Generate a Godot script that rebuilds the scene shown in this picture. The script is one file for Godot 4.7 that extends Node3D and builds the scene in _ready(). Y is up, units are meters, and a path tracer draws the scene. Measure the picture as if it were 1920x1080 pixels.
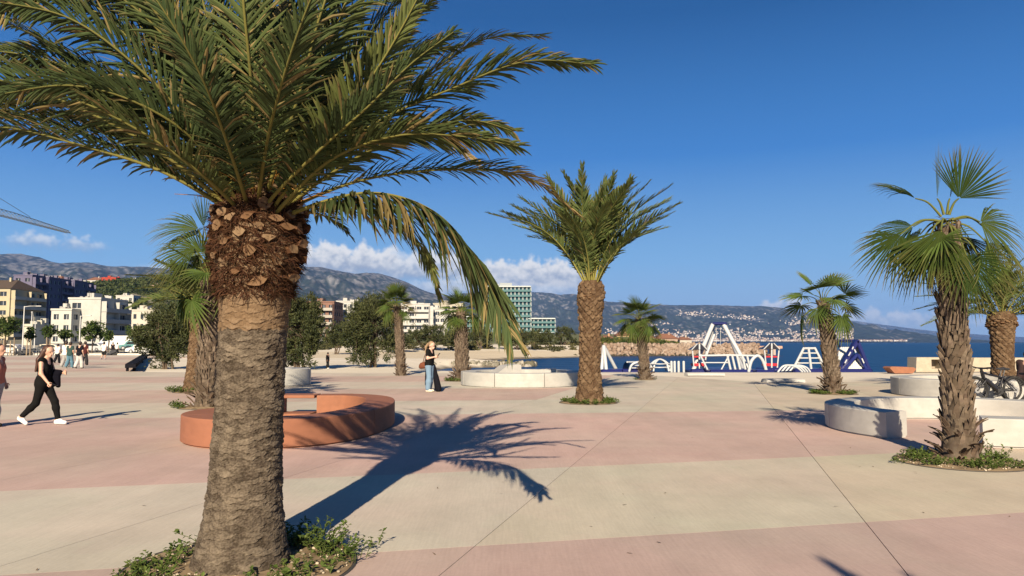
extends Node3D
# A seaside promenade with palms, rebuilt as a place: y is up, the viewer stands at the origin and looks along -z.
# Depth below always means metres along -z.

const LENS := 1397.0
const EYE := 1.7
const TILT := 4.18
const SEA := -0.8
var rng := RandomNumberGenerator.new()
var mats := {}
var used_names := {}

# ------------------------------------------------------------------ mesh collector
class MB:
	var v := PackedVector3Array()
	var n := PackedVector3Array()
	var c := PackedColorArray()
	var i := PackedInt32Array()
	func vert(p: Vector3, nn: Vector3, col: Color) -> int:
		v.append(p); n.append(nn); c.append(col)
		return v.size() - 1
	func face(a: int, b: int, d: int):      # counter-clockwise from outside in, clockwise out
		i.append(a); i.append(d); i.append(b)
	func tri(a: Vector3, b: Vector3, d: Vector3, col: Color):
		var nn := (b - a).cross(d - a).normalized()
		face(vert(a, nn, col), vert(b, nn, col), vert(d, nn, col))
	func quad(a: Vector3, b: Vector3, d: Vector3, e: Vector3, col: Color):
		var nn := (d - a).cross(e - b).normalized()
		var k := vert(a, nn, col); vert(b, nn, col); vert(d, nn, col); vert(e, nn, col)
		face(k, k + 1, k + 2); face(k, k + 2, k + 3)
	func box(at: Vector3, s: Vector3, col: Color, b := Basis()):
		var h := s * 0.5
		for ax in 3:
			for sg in [-1.0, 1.0]:
				var nn := Vector3.ZERO; nn[ax] = sg
				var u := Vector3.ZERO; u[(ax + 1) % 3] = 1.0
				var w := Vector3.ZERO; w[(ax + 2) % 3] = sg
				var o := nn * h; var uu := u * h; var ww := w * h
				quad(at + b * (o - uu - ww), at + b * (o + uu - ww), at + b * (o + uu + ww), at + b * (o - uu + ww), col)
	func cbox(at: Vector3, s: Vector3, ch: float, col: Color, b := Basis()):   # box with chamfered edges
		var h := s * 0.5
		var pt := func(sx: float, sy: float, sz: float, ax: int) -> Vector3:
			var q := Vector3(sx * (h.x - ch), sy * (h.y - ch), sz * (h.z - ch))
			q[ax] += [sx, sy, sz][ax] * ch
			return at + b * q
		for ax in 3:
			for sg in [-1.0, 1.0]:
				var cs := []
				for k in [[-1.0, -1.0], [1.0, -1.0], [1.0, 1.0], [-1.0, 1.0]]:
					var q := [0.0, 0.0, 0.0]
					q[ax] = sg; q[(ax + 1) % 3] = k[0]; q[(ax + 2) % 3] = k[1] * sg
					cs.append(pt.call(q[0], q[1], q[2], ax))
				quad(cs[0], cs[1], cs[2], cs[3], col)
		for ax in 3:
			var a1 := (ax + 1) % 3; var a2 := (ax + 2) % 3
			for s1 in [-1.0, 1.0]:
				for s2 in [-1.0, 1.0]:
					var q0 := [0.0, 0.0, 0.0]; q0[a1] = s1; q0[a2] = s2
					var q1 := q0.duplicate()
					q0[ax] = -1.0; q1[ax] = 1.0
					var A: Vector3 = pt.call(q0[0], q0[1], q0[2], a1); var B: Vector3 = pt.call(q1[0], q1[1], q1[2], a1)
					var C: Vector3 = pt.call(q1[0], q1[1], q1[2], a2); var D: Vector3 = pt.call(q0[0], q0[1], q0[2], a2)
					if (C - A).cross(D - B).dot((A + C) * 0.5 - at) < 0: quad(D, C, B, A, col)
					else: quad(A, B, C, D, col)
	func tube(p: Array, r: Array, sides: int, col: Color, caps := true, col2 = null):
		var m := p.size()
		var base := v.size()
		var up := Vector3.UP
		var t0: Vector3 = (p[1] - p[0]).normalized()
		if abs(t0.dot(up)) > 0.9: up = Vector3.RIGHT
		var x := t0.cross(up).normalized()
		for k in m:
			var t: Vector3 = (p[min(k + 1, m - 1)] - p[max(k - 1, 0)]).normalized()
			x = (x - t * x.dot(t)).normalized()
			var y := x.cross(t)
			var cc: Color = col if col2 == null else col.lerp(col2, float(k) / (m - 1))
			for s in sides:
				var a := TAU * s / sides
				var d := x * cos(a) + y * sin(a)
				vert(p[k] + d * r[k], d, cc)
		for k in m - 1:
			for s in sides:
				var a := base + k * sides + s
				var b := base + k * sides + (s + 1) % sides
				face(a, a + sides, b); face(b, a + sides, b + sides)
		if caps:
			for e in [0, m - 1]:
				var t: Vector3 = (p[1] - p[0]).normalized() * -1.0 if e == 0 else (p[m - 1] - p[m - 2]).normalized()
				var cc: Color = col if col2 == null or e == 0 else col2
				var ce := vert(p[e], t, cc)
				var first := v.size()
				for s in sides: vert(v[base + e * sides + s], t, cc)
				for s in sides:
					if e == 0: face(ce, first + s, first + (s + 1) % sides)
					else: face(ce, first + (s + 1) % sides, first + s)
	func ellipsoid(at: Vector3, rad: Vector3, seg: int, rings: int, col: Color, b := Basis()):
		var base := v.size()
		for k in rings + 1:
			var f := PI * k / rings
			for s in seg:
				var a := TAU * s / seg
				var d := Vector3(sin(f) * cos(a), cos(f), sin(f) * sin(a))
				vert(at + b * (d * rad), (b * (d / rad)).normalized(), col)
		for k in rings:
			for s in seg:
				var a := base + k * seg + s
				var e := base + k * seg + (s + 1) % seg
				face(a, e, a + seg); face(e, e + seg, a + seg)
	func lathe(prof: Array, sides: int, col: Color, at := Vector3.ZERO):   # prof: Vector2(radius, height), upwards, flat shaded per band
		for k in prof.size() - 1:
			var p0: Vector2 = prof[k]; var p1: Vector2 = prof[k + 1]
			var base := v.size()
			var slope := Vector2(p1.y - p0.y, p0.x - p1.x).normalized()
			for s in sides + 1:
				var a := TAU * s / sides
				var d := Vector3(cos(a), 0, sin(a))
				var nn := Vector3(d.x * slope.x, slope.y, d.z * slope.x)
				vert(at + d * p0.x + Vector3.UP * p0.y, nn, col); vert(at + d * p1.x + Vector3.UP * p1.y, nn, col)
			for s in sides:
				var q := base + s * 2
				face(q, q + 1, q + 2); face(q + 1, q + 3, q + 2)
	func prism(poly: PackedVector2Array, y0: float, y1: float, col: Color, side_col = null):   # poly in (x, z)
		var ix := Geometry2D.triangulate_polygon(poly)
		var base := v.size()
		for p in poly: vert(Vector3(p.x, y1, p.y), Vector3.UP, col)
		var k := 0
		while k < ix.size():
			var a := poly[ix[k]]; var b := poly[ix[k + 1]]; var d := poly[ix[k + 2]]
			if (b - a).cross(d - a) < 0: face(base + ix[k], base + ix[k + 1], base + ix[k + 2])
			else: face(base + ix[k], base + ix[k + 2], base + ix[k + 1])
			k += 3
		var sc: Color = col if side_col == null else side_col
		var cw := Geometry2D.is_polygon_clockwise(poly)
		for q in poly.size():
			var a := poly[q]; var b := poly[(q + 1) % poly.size()]
			if cw: var t := a; a = b; b = t
			quad(Vector3(b.x, y0, b.y), Vector3(a.x, y0, a.y), Vector3(a.x, y1, a.y), Vector3(b.x, y1, b.y), sc)
	func extrude(poly: PackedVector2Array, depth: float, xf: Transform3D, col: Color):   # poly in the local xy plane, thickness along z
		var ix := Geometry2D.triangulate_polygon(poly)
		if Geometry2D.is_polygon_clockwise(poly): poly.reverse()
		ix = Geometry2D.triangulate_polygon(poly)
		for sg in [-1.0, 1.0]:
			var k := 0
			while k < ix.size():
				var a := poly[ix[k]]; var b := poly[ix[k + 1]]; var d := poly[ix[k + 2]]
				if ((b - a).cross(d - a) > 0) != (sg > 0): var t := b; b = d; d = t
				tri(xf * Vector3(a.x, a.y, sg * depth / 2), xf * Vector3(b.x, b.y, sg * depth / 2), xf * Vector3(d.x, d.y, sg * depth / 2), col)
				k += 3
		for q in poly.size():
			var a := poly[q]; var b := poly[(q + 1) % poly.size()]
			var z := depth / 2
			quad(xf * Vector3(a.x, a.y, z), xf * Vector3(a.x, a.y, -z), xf * Vector3(b.x, b.y, -z), xf * Vector3(b.x, b.y, z), col)
	func sweep(path: Array, sec: PackedVector2Array, col: Color, closed := false, caps := true):   # path on the ground, sec = (across to the right, height)
		var m := path.size()
		var rings := []
		for k in m:
			var a: Vector3 = path[(k - 1 + m) % m] if closed else path[max(k - 1, 0)]
			var b: Vector3 = path[(k + 1) % m] if closed else path[min(k + 1, m - 1)]
			var t := (b - a).normalized()
			var r := t.cross(Vector3.UP).normalized()
			var ring := []
			for s in sec: ring.append([path[k] + r * s.x + Vector3.UP * s.y, r])
			rings.append(ring)
		var ns := sec.size()
		for s in ns:
			var s2 := (s + 1) % ns
			var d := (sec[s2] - sec[s])
			var nn2 := Vector2(d.y, -d.x).normalized()
			var base := v.size()
			for k in m:
				for q in [s, s2]:
					var r: Vector3 = rings[k][q][1]
					vert(rings[k][q][0], (r * nn2.x + Vector3.UP * nn2.y).normalized(), col)
			for k in (m if closed else m - 1):
				var a := base + k * 2
				var b := base + ((k + 1) % m) * 2
				face(a, b, a + 1); face(a + 1, b, b + 1)
		if caps and not closed:
			var ix := Geometry2D.triangulate_polygon(sec)
			for e in [0, m - 1]:
				var q := 0
				while q < ix.size():
					var A: Vector3 = rings[e][ix[q]][0]; var B: Vector3 = rings[e][ix[q + 1]][0]; var C: Vector3 = rings[e][ix[q + 2]][0]
					var out: Vector3 = path[0] - path[1] if e == 0 else path[m - 1] - path[m - 2]
					if (B - A).cross(C - A).dot(out) < 0: tri(A, C, B, col)
					else: tri(A, B, C, col)
					q += 3
	func commit() -> ArrayMesh:
		var arr := []
		arr.resize(Mesh.ARRAY_MAX)
		arr[Mesh.ARRAY_VERTEX] = v; arr[Mesh.ARRAY_NORMAL] = n; arr[Mesh.ARRAY_COLOR] = c; arr[Mesh.ARRAY_INDEX] = i
		var me := ArrayMesh.new()
		if v.size() > 0: me.add_surface_from_arrays(Mesh.PRIMITIVE_TRIANGLES, arr)
		return me

# ------------------------------------------------------------------ naming and parenting
func numbered(called: String) -> String:
	if not used_names.has(called):
		used_names[called] = 0
		return called
	used_names[called] += 1
	return "%s_%03d" % [called, used_names[called]]

func thing(called: String, label: String, category: String, where := Vector3.ZERO, turn := 0.0, group := "") -> Node3D:
	var o := Node3D.new()
	o.name = numbered(called)
	add_child(o)
	o.position = where
	o.rotation.y = turn
	o.set_meta("label", label); o.set_meta("category", category)
	if group != "": o.set_meta("group", group)
	return o

func part(parent: Node, called: String, what, m: Material) -> MeshInstance3D:
	var o := MeshInstance3D.new()
	o.name = called
	o.mesh = what.commit() if what is MB else what
	o.material_override = m
	o.cast_shadow = GeometryInstance3D.SHADOW_CASTING_SETTING_ON
	parent.add_child(o, true)
	return o

func single(called: String, what, m: Material, label: String, category: String, group := "") -> MeshInstance3D:
	var o := part(self, numbered(called), what, m)
	o.set_meta("label", label); o.set_meta("category", category)
	if group != "": o.set_meta("group", group)
	return o

func setting(called: String, what, m: Material, label := "") -> MeshInstance3D:
	var o := part(self, numbered(called), what, m)
	o.set_meta("kind", "structure")
	if label != "": o.set_meta("label", label)
	return o

func again(o: Node3D, label: String, where: Vector3, turn: float, scale_by := 1.0) -> Node3D:
	var r: Node3D = o.duplicate()
	r.name = numbered(String(o.name).rstrip("0123456789").trim_suffix("_"))
	add_child(r)
	r.position = where; r.rotation.y = turn; r.scale = Vector3.ONE * scale_by
	r.set_meta("label", label)
	return r

# ------------------------------------------------------------------ materials
func lin(r: float, g: float, b: float) -> Color:
	return Color(r, g, b).linear_to_srgb()

func mat(key: String, col := Color.WHITE, rough := 0.8, opt := {}) -> StandardMaterial3D:
	if mats.has(key): return mats[key]
	var m := StandardMaterial3D.new()
	m.resource_name = key
	m.albedo_color = Color(col.r, col.g, col.b).linear_to_srgb()
	m.roughness = rough
	m.metallic = opt.get("metal", 0.0)
	m.metallic_specular = opt.get("spec", 0.5)
	m.vertex_color_use_as_albedo = opt.get("vc", true)
	if opt.has("tex"):
		m.albedo_texture = opt.tex
		m.uv1_triplanar = true
		m.uv1_world_triplanar = opt.get("world", true)
		m.uv1_scale = opt.get("scale", Vector3.ONE)
	if opt.has("relief"):
		m.uv1_triplanar = true
		m.uv1_world_triplanar = opt.get("world", true)
		m.uv1_scale = opt.get("scale", Vector3.ONE)
		m.heightmap_enabled = true
		m.heightmap_texture = opt.relief
		m.heightmap_scale = opt.get("cm", 1.0)
	if opt.has("fine"):
		m.detail_enabled = true
		m.detail_albedo = opt.fine
		m.detail_blend_mode = BaseMaterial3D.BLEND_MODE_MUL
		m.detail_uv_layer = BaseMaterial3D.DETAIL_UV_2
		m.uv2_triplanar = true
		m.uv2_world_triplanar = opt.get("world", true)
		m.uv2_scale = opt.get("fine_scale", Vector3.ONE)
	if opt.has("backlight"):
		m.backlight_enabled = true
		m.backlight = opt.backlight
	if opt.get("two", false): m.cull_mode = BaseMaterial3D.CULL_DISABLED
	if opt.has("alpha"):
		m.transparency = BaseMaterial3D.TRANSPARENCY_ALPHA
		m.albedo_color.a = opt.alpha
	mats[key] = m
	return m

# grey texture from layers [frequency, octaves, weight, stretch]; values lo..hi are linear factors
func tex(size: int, layers: Array, lo: float, hi: float, sd: int, contrast := 1.0, hue := 0.0) -> ImageTexture:
	var sum := PackedFloat32Array(); sum.resize(size * size)
	var total := 0.0
	for l in layers:
		var nz := FastNoiseLite.new()
		nz.seed = sd; sd += 7
		nz.noise_type = FastNoiseLite.TYPE_SIMPLEX_SMOOTH
		nz.frequency = l[0]; nz.fractal_octaves = l[1]
		var st: float = l[3] if l.size() > 3 else 1.0
		var im: Image
		if st > 1.0:
			im = nz.get_seamless_image(int(size / st), size); im.resize(size, size, Image.INTERPOLATE_CUBIC)
		elif st < 1.0:
			im = nz.get_seamless_image(size, int(size * st)); im.resize(size, size, Image.INTERPOLATE_CUBIC)
		else: im = nz.get_seamless_image(size, size)
		im.convert(Image.FORMAT_L8)
		var b := im.get_data()
		for k in sum.size(): sum[k] += b[k] * l[2]
		total += l[2]
	var out := PackedByteArray(); out.resize(size * size * 3)
	var lut := PackedByteArray(); lut.resize(256)
	for k in 256:
		var f: float = clamp((k / 255.0 - 0.5) * contrast + 0.5, 0.0, 1.0)
		lut[k] = int(clamp(lin(lerp(lo, hi, f), 0, 0).r * 255.0, 0, 255))
	var tint := PackedByteArray()
	if hue > 0.0:
		var nz := FastNoiseLite.new()
		nz.seed = sd + 3; nz.frequency = 3.0 / size; nz.fractal_octaves = 4
		var im := nz.get_seamless_image(size, size)
		im.convert(Image.FORMAT_L8)
		tint = im.get_data()
	for k in sum.size():
		var q := lut[int(clamp(sum[k] / total, 0, 255))]
		out[k * 3] = q; out[k * 3 + 1] = q; out[k * 3 + 2] = q
		if hue > 0.0:      # patches that lean to pink or to green
			var s := (tint[k] / 255.0 - 0.5) * hue
			out[k * 3] = int(clamp(q * (1.0 + s), 0, 255)); out[k * 3 + 1] = int(clamp(q * (1.0 - s * 0.4), 0, 255))
	return ImageTexture.create_from_image(Image.create_from_data(size, size, false, Image.FORMAT_RGB8, out))

# ------------------------------------------------------------------ where the things of the photograph stand
func at(px: float, py: float, depth: float) -> Vector3:
	var p := deg_to_rad(TILT)
	var dx := (px - 960.0) / LENS; var dy := -(py - 540.0) / LENS
	var u := dy * cos(p) + sin(p); var f := cos(p) - dy * sin(p)
	return Vector3(dx * depth / f, EYE + u * depth / f, -depth)

func gnd(px: float, py: float, h := 0.0) -> Vector3:
	var p := deg_to_rad(TILT)
	var dx := (px - 960.0) / LENS; var dy := -(py - 540.0) / LENS
	var u := dy * cos(p) + sin(p); var f := cos(p) - dy * sin(p)
	var s := (h - EYE) / u
	return Vector3(dx * s, h, -f * s)

func jit(c: Color, a: float) -> Color:
	var k := 1.0 + rng.randf_range(-a, a)
	return Color(c.r * k, c.g * k, c.b * k)

func smooth_curve(p: Array, steps: int) -> Array:   # Catmull-Rom through the points
	var out := []
	for k in p.size() - 1:
		var a: Vector3 = p[max(k - 1, 0)]; var b: Vector3 = p[k]; var c: Vector3 = p[k + 1]; var d: Vector3 = p[min(k + 2, p.size() - 1)]
		for s in steps: out.append(b.cubic_interpolate(c, a, d, float(s) / steps))
	out.append(p[-1])
	return out

# ------------------------------------------------------------------ palms
var noise := FastNoiseLite.new()

func hash2(a: int, b: int) -> float:
	var h := (a * 73856093) ^ (b * 19349663)
	h = (h ^ (h >> 13)) * 1274126177
	return float((h ^ (h >> 16)) & 0xffff) / 65535.0

# Trunk whose old leaf scars are relief: rows of overlapping lens-shaped scales.
# prof: Vector2(height, radius); row: height of a scar row; cells: scars round the trunk; depth of relief in metres.
func scar_trunk(prof: Array, lean: Callable, nu: int, nv: int, row: float, cells: int, relief: float, c_lo: Color, c_hi: Color, sd: int, diamond := 0.0, split := 99.0, c_up := Color.BLACK) -> MB:
	var mb := MB.new()
	var h0: float = prof[0].x; var h1: float = prof[-1].x
	var cv := Curve.new()
	cv.min_value = 0; cv.max_value = 3.0
	for p in prof: cv.add_point(Vector2((p.x - h0) / (h1 - h0), p.y), 0, 0)
	for k in cv.point_count:
		var a: Vector2 = cv.get_point_position(max(k - 1, 0)); var b: Vector2 = cv.get_point_position(min(k + 1, cv.point_count - 1))
		var sl: float = (b.y - a.y) / max(b.x - a.x, 0.001)
		cv.set_point_left_tangent(k, sl); cv.set_point_right_tangent(k, sl)
	noise.seed = sd; noise.frequency = 1.0; noise.fractal_octaves = 2
	for j in nv + 1:
		var f := float(j) / nv
		var h: float = lerp(h0, h1, f)
		var r: float = cv.sample(f)
		var off: Vector3 = lean.call(h)
		for q in nu:
			var th := TAU * q / nu
			var ct := cos(th); var s_t := sin(th)
			var wob := noise.get_noise_3d(ct * 2.2, h * 5.0, s_t * 2.2)
			var hh := h / row + wob * (1.0 if diamond <= 0.0 else 0.35) + noise.get_noise_3d(ct * 7.0, h * 3.0 + 9.0, s_t * 7.0) * 0.35
			var best := -1.0
			var tone := 0.5
			var rw := int(floor(hh))
			for dr in [0, 1]:
				var rr: int = rw - dr
				var u := th / TAU * cells + (0.5 if rr & 1 else 0.0) + rr * 0.07
				var ci := int(floor(u))
				var cu := (u - ci) * 2.0 - 1.0
				var cvv: float = (hh - rr) - 1.0                     # -1 .. 1 over two rows
				var lens: float = 1.0 - (abs(cu) if diamond > 0.0 else pow(abs(cu), 1.6) * 0.95) - abs(cvv)
				var jj := hash2(rr, posmod(ci, cells))
				var val: float = (clamp(lens * (2.2 - diamond), 0.0, 1.0) * (0.62 + 0.38 * (-cvv * 0.5 + 0.5))) * (0.5 + 0.85 * jj)
				if val > best: best = val; tone = jj
			var fib := noise.get_noise_3d(ct * 14.0 * r / 0.3, h * 60.0, s_t * 14.0 * r / 0.3)
			var d: float = best * relief + fib * relief * 0.28 + wob * 0.008
			var k: float = clamp(0.15 + tone * 0.55 + fib * 0.5 + wob * 0.35, 0.0, 1.0)
			var col := c_lo.lerp(c_hi, k)
			if h + wob * 0.04 > split: col = col.lerp(c_up, 0.6)
			mb.vert(off + Vector3(ct * (r + d), h, s_t * (r + d)), Vector3.ZERO, col)
	for j in nv:
		for q in nu:
			var a := j * nu + q; var b := j * nu + (q + 1) % nu
			mb.face(a, a + nu, b); mb.face(b, a + nu, b + nu)
	var top := mb.vert(lean.call(h1) + Vector3.UP * h1, Vector3.UP, c_lo)
	for q in nu: mb.face(top, nv * nu + (q + 1) % nu, nv * nu + q)
	smooth_normals(mb)
	return mb

func smooth_normals(mb: MB):
	var acc := PackedVector3Array(); acc.resize(mb.v.size())
	var k := 0
	while k < mb.i.size():
		var a := mb.i[k]; var b := mb.i[k + 2]; var c := mb.i[k + 1]
		var nn := (mb.v[b] - mb.v[a]).cross(mb.v[c] - mb.v[a])
		acc[a] += nn; acc[b] += nn; acc[c] += nn
		k += 3
	for q in acc.size(): mb.n[q] = acc[q].normalized() if acc[q].length_squared() > 0 else Vector3.UP

# A feather frond along a curve; face = the way its upper side points at the middle.
func feather(mb: MB, pts: Array, face: Vector3, count: int, leaf: float, c_leaf: Color, c_rib: Color, opt := {}):
	var cv := smooth_curve(pts, 10)
	var m := cv.size()
	var total := 0.0
	var acc := [0.0]
	for k in m - 1:
		total += cv[k].distance_to(cv[k + 1]); acc.append(total)
	var r0: float = opt.get("rib", 0.022)
	var radii := []
	for k in m: radii.append(lerp(r0, 0.0035, pow(acc[k] / total, 0.7)))
	mb.tube(cv, radii, 6, c_rib, false, c_rib.lerp(c_leaf, 0.6))
	var bare: float = opt.get("bare", 0.13)
	var vee: float = opt.get("vee", 0.45)
	var sag: float = opt.get("sag", 0.12)
	var twist: float = opt.get("twist", 0.0)
	var dry: Color = opt.get("dry", Color(0.23, 0.17, 0.075))
	var dry_tip: float = opt.get("dry_tip", 0.0)
	var wide: float = opt.get("wide", 0.011)
	var seg := 0
	for k in count:
		var t := bare + (1.0 - bare) * float(k) / (count - 1)
		var s := t * total
		while seg < m - 2 and acc[seg + 1] < s: seg += 1
		var fr: float = clamp((s - acc[seg]) / max(acc[seg + 1] - acc[seg], 1e-5), 0.0, 1.0)
		var p: Vector3 = cv[seg].lerp(cv[seg + 1], fr)
		var tan: Vector3 = (cv[min(seg + 2, m - 1)] - cv[max(seg - 1, 0)]).normalized()
		var side := tan.cross(face).normalized()
		if twist != 0.0: side = side.rotated(tan, twist * t)
		var nrm := side.cross(tan).normalized()
		var len_f: float = leaf * (0.30 + 0.70 * smoothstep(bare - 0.02, 0.36, t)) * (1.0 - 0.66 * smoothstep(0.55, 1.0, t))
		var ang: float = lerp(1.05, 0.42, smoothstep(0.0, 1.0, t))
		for sg in [-1.0, 1.0]:
			var L := len_f * rng.randf_range(0.86, 1.1)
			if rng.randf() < 0.04: continue
			var ve := vee + rng.randf_range(-0.34, 0.34)
			var aa := ang + rng.randf_range(-0.16, 0.16)
			var outw: Vector3 = side * sg * cos(ve) + nrm * sin(ve)
			var dir := (tan * cos(aa) + outw * sin(aa)).normalized()
			var wv := dir.cross(nrm if abs(dir.dot(nrm)) < 0.9 else side).normalized()
			if rng.randf() < 0.3: wv = wv.rotated(dir, rng.randf_range(-0.7, 0.7))
			var fold := dir.cross(wv) * 0.35
			var down := Vector3.DOWN * L * sag * rng.randf_range(0.6, 1.5)
			var w := wide * rng.randf_range(0.8, 1.2) * (0.55 + 0.45 * len_f / leaf)
			var c := jit(c_leaf, 0.22)
			if rng.randf() < opt.get("dry_share", 0.02): c = c.lerp(dry, 0.8)
			var tipc := c
			if dry_tip > 0.0 and t > 1.0 - dry_tip: c = c.lerp(dry, smoothstep(1.0 - dry_tip, 1.0 - dry_tip * 0.6, t)); tipc = c
			elif rng.randf() < 0.35: tipc = c.lerp(dry, 0.5)
			var p0 := p
			var p1 := p + dir * L * 0.45 + down * 0.2
			var p2 := p + dir * L * 0.80 + down * 0.62
			var p3 := p + dir * L + down
			var nn := wv.cross(dir).normalized()
			var nl := (nn + wv * 0.35).normalized(); var nr := (nn - wv * 0.35).normalized()
			for half in [-1.0, 1.0]:
				var n2: Vector3 = nr if half > 0 else nl
				var e: Vector3 = wv * half * w + fold * w * -1.0
				var b := mb.vert(p0, n2, c)
				mb.vert(p0 + e * 0.5, n2, c); mb.vert(p1, n2, c); mb.vert(p1 + e, n2, c); mb.vert(p2, n2, c); mb.vert(p2 + e * 0.7, n2, tipc); mb.vert(p3, n2, tipc)
				if half < 0:
					mb.face(b, b + 2, b + 1); mb.face(b + 1, b + 2, b + 3); mb.face(b + 2, b + 4, b + 3); mb.face(b + 3, b + 4, b + 5); mb.face(b + 4, b + 6, b + 5)
				else:
					mb.face(b, b + 1, b + 2); mb.face(b + 1, b + 3, b + 2); mb.face(b + 2, b + 3, b + 4); mb.face(b + 3, b + 5, b + 4); mb.face(b + 4, b + 5, b + 6)

# A fan leaf: stalk from a to hub, blades spread round dir in the plane across nrm, tips hanging.
func fan(mb: MB, a: Vector3, hub: Vector3, dir: Vector3, nrm: Vector3, R: float, spread: float, c_leaf: Color, c_stalk: Color, opt := {}):
	var bow: Vector3 = opt.get("bow", Vector3.UP * 0.08)
	var cv := smooth_curve([a, a.lerp(hub, 0.5) + bow, hub], 5)
	var rr := []
	for k in cv.size(): rr.append(lerp(0.015, 0.007, float(k) / (cv.size() - 1)) * R / 0.6)
	mb.tube(cv, rr, 5, c_stalk, false, c_stalk.lerp(c_leaf, 0.4))
	dir = (dir - nrm * dir.dot(nrm)).normalized()
	var side := dir.cross(nrm).normalized()
	var nb: int = opt.get("blades", 34)
	var droop: float = opt.get("droop", 0.35)
	var cone: float = opt.get("cone", 0.18)
	var dry: Color = opt.get("dry", Color(0.22, 0.17, 0.08))
	for k in nb:
		var f := (k + 0.5) / nb * 2.0 - 1.0
		var th := f * spread * 0.5
		var hw := spread * 0.5 / nb * 1.02
		var L := R * (1.0 - 0.30 * f * f) * rng.randf_range(0.93, 1.05)
		var d := (dir * cos(th) + side * sin(th))
		var wv := (-dir * sin(th) + side * cos(th))
		var lift: Vector3 = nrm * cone * L * (0.3 + abs(f))
		var drop := Vector3.DOWN * L * droop * rng.randf_range(0.7, 1.35)
		var c := jit(c_leaf, 0.18)
		var tipc: Color = c.lerp(dry, rng.randf_range(0.1, 0.7))
		if rng.randf() < opt.get("dry_share", 0.0): c = c.lerp(dry, 0.85); tipc = dry
		var sw := rng.randf_range(-0.05, 0.05)
		var s := [0.03, 0.3, 0.56, 0.8, 1.0]
		var wd := [hw * 0.03 * L, hw * 0.29 * L, hw * 0.40 * L, hw * 0.22 * L, 0.0]
		var fold: Vector3 = nrm * (0.9 if k % 2 == 0 else 0.9)
		for half in [-1.0, 1.0]:
			var base := mb.v.size()
			var n2: Vector3 = (nrm + wv * half * 0.85).normalized()
			for q in 5:
				var cp: Vector3 = hub + d * L * s[q] + lift * s[q] * (1.0 - s[q] * 0.5) + drop * pow(s[q], 3.0) + wv * sw * L * pow(s[q], 2.0)
				var cc: Color = c if q < 3 else c.lerp(tipc, (q - 2) * 0.5)
				mb.vert(cp, n2, cc)
				if q < 4: mb.vert(cp + wv * half * wd[q] - fold * wd[q] * 0.8, n2, cc)
			for q in 3:
				var b := base + q * 2
				if half < 0: mb.face(b, b + 2, b + 1); mb.face(b + 1, b + 2, b + 3)
				else: mb.face(b, b + 1, b + 2); mb.face(b + 1, b + 3, b + 2)
			var e := base + 6
			if half < 0: mb.face(e, e + 2, e + 1)
			else: mb.face(e, e + 1, e + 2)

# Cut stub of a leaf stalk: a wedge growing outward (+z) and up, with a pale cut end.
func stub_mesh(w: float, th: float, len: float, c_side: Color, c_cut: Color, sd: int) -> ArrayMesh:
	var mb := MB.new()
	var r := RandomNumberGenerator.new(); r.seed = sd
	var sec0 := []; var sec1 := []
	var outline := [Vector2(-1, -0.1), Vector2(-0.55, -0.75), Vector2(0, -1), Vector2(0.55, -0.75), Vector2(1, -0.1), Vector2(0.6, 0.5), Vector2(0, 0.75), Vector2(-0.6, 0.5)]
	for p in outline:
		var k := 1.0 + r.randf_range(-0.3, 0.25)
		sec0.append(Vector3(p.x * w * 0.62 * k, p.y * th * 0.6 * k, -len * 0.45))
		sec1.append(Vector3(p.x * w * 0.5 * k, p.y * th * 0.5 * k + len * 0.42, len * 0.62 - p.y * th * (0.25 + r.randf_range(-0.06, 0.06))))
	var n := outline.size()
	for k in n: mb.quad(sec0[k], sec0[(k + 1) % n], sec1[(k + 1) % n], sec1[k], c_side.lerp(c_cut, r.randf_range(0.0, 0.25)))
	var mid := Vector3.ZERO
	for p in sec1: mid += p / n
	mid += Vector3(r.randf_range(-0.2, 0.2) * w * 0.4, 0, -0.006)
	for k in n: mb.tri(mid, sec1[k], sec1[(k + 1) % n], c_cut.lerp(c_side, r.randf_range(0.0, 0.28)))
	return mb.commit()

# Split old leaf base of a fan palm: a flat strap, forked at its ragged end, pressed up against the trunk.
func boot_mesh(w: float, len: float, curl: float, c: Color, sd: int) -> ArrayMesh:
	var mb := MB.new()
	var r := RandomNumberGenerator.new(); r.seed = sd
	var fork := r.randf_range(0.35, 0.6)
	for hf in [-1.0, 1.0]:
		var prev := []
		for q in 5:
			var s := q / 4.0
			var wid: float = w * (0.5 - 0.10 * s)
			var inner: float = 0.0 if s < fork else w * 0.22 * (s - fork) / (1.0 - fork)
			var out: float = 0.008 + curl * s * s + 0.012 * sin(s * 3.0)
			var a := Vector3(hf * inner, s * len * (1.0 + 0.1 * hf * r.randf()), out + 0.016)
			var b := Vector3(hf * wid * r.randf_range(0.9, 1.08), s * len, out - 0.006)
			if q == 4: b = Vector3(hf * lerp(inner, wid, 0.7), len * r.randf_range(0.9, 1.1), out)
			var a2 := a - Vector3(0, 0, 0.016); var b2 := b - Vector3(0, 0, 0.010)
			var cc := Color(c.r, c.g, c.b) * r.randf_range(0.75, 1.2)
			if prev.size() > 0:
				if hf > 0:
					mb.quad(prev[0], prev[1], b, a, cc); mb.quad(prev[3], prev[2], a2, b2, cc); mb.quad(prev[1], prev[3], b2, b, cc); mb.quad(prev[2], prev[0], a, a2, cc)
				else:
					mb.quad(prev[1], prev[0], a, b, cc); mb.quad(prev[2], prev[3], b2, a2, cc); mb.quad(prev[3], prev[1], b, b2, cc); mb.quad(prev[0], prev[2], a2, a, cc)
			if q == 4: mb.quad(a, b, b2, a2, cc)
			prev = [a, b, a2, b2]
	return mb.commit()

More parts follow.
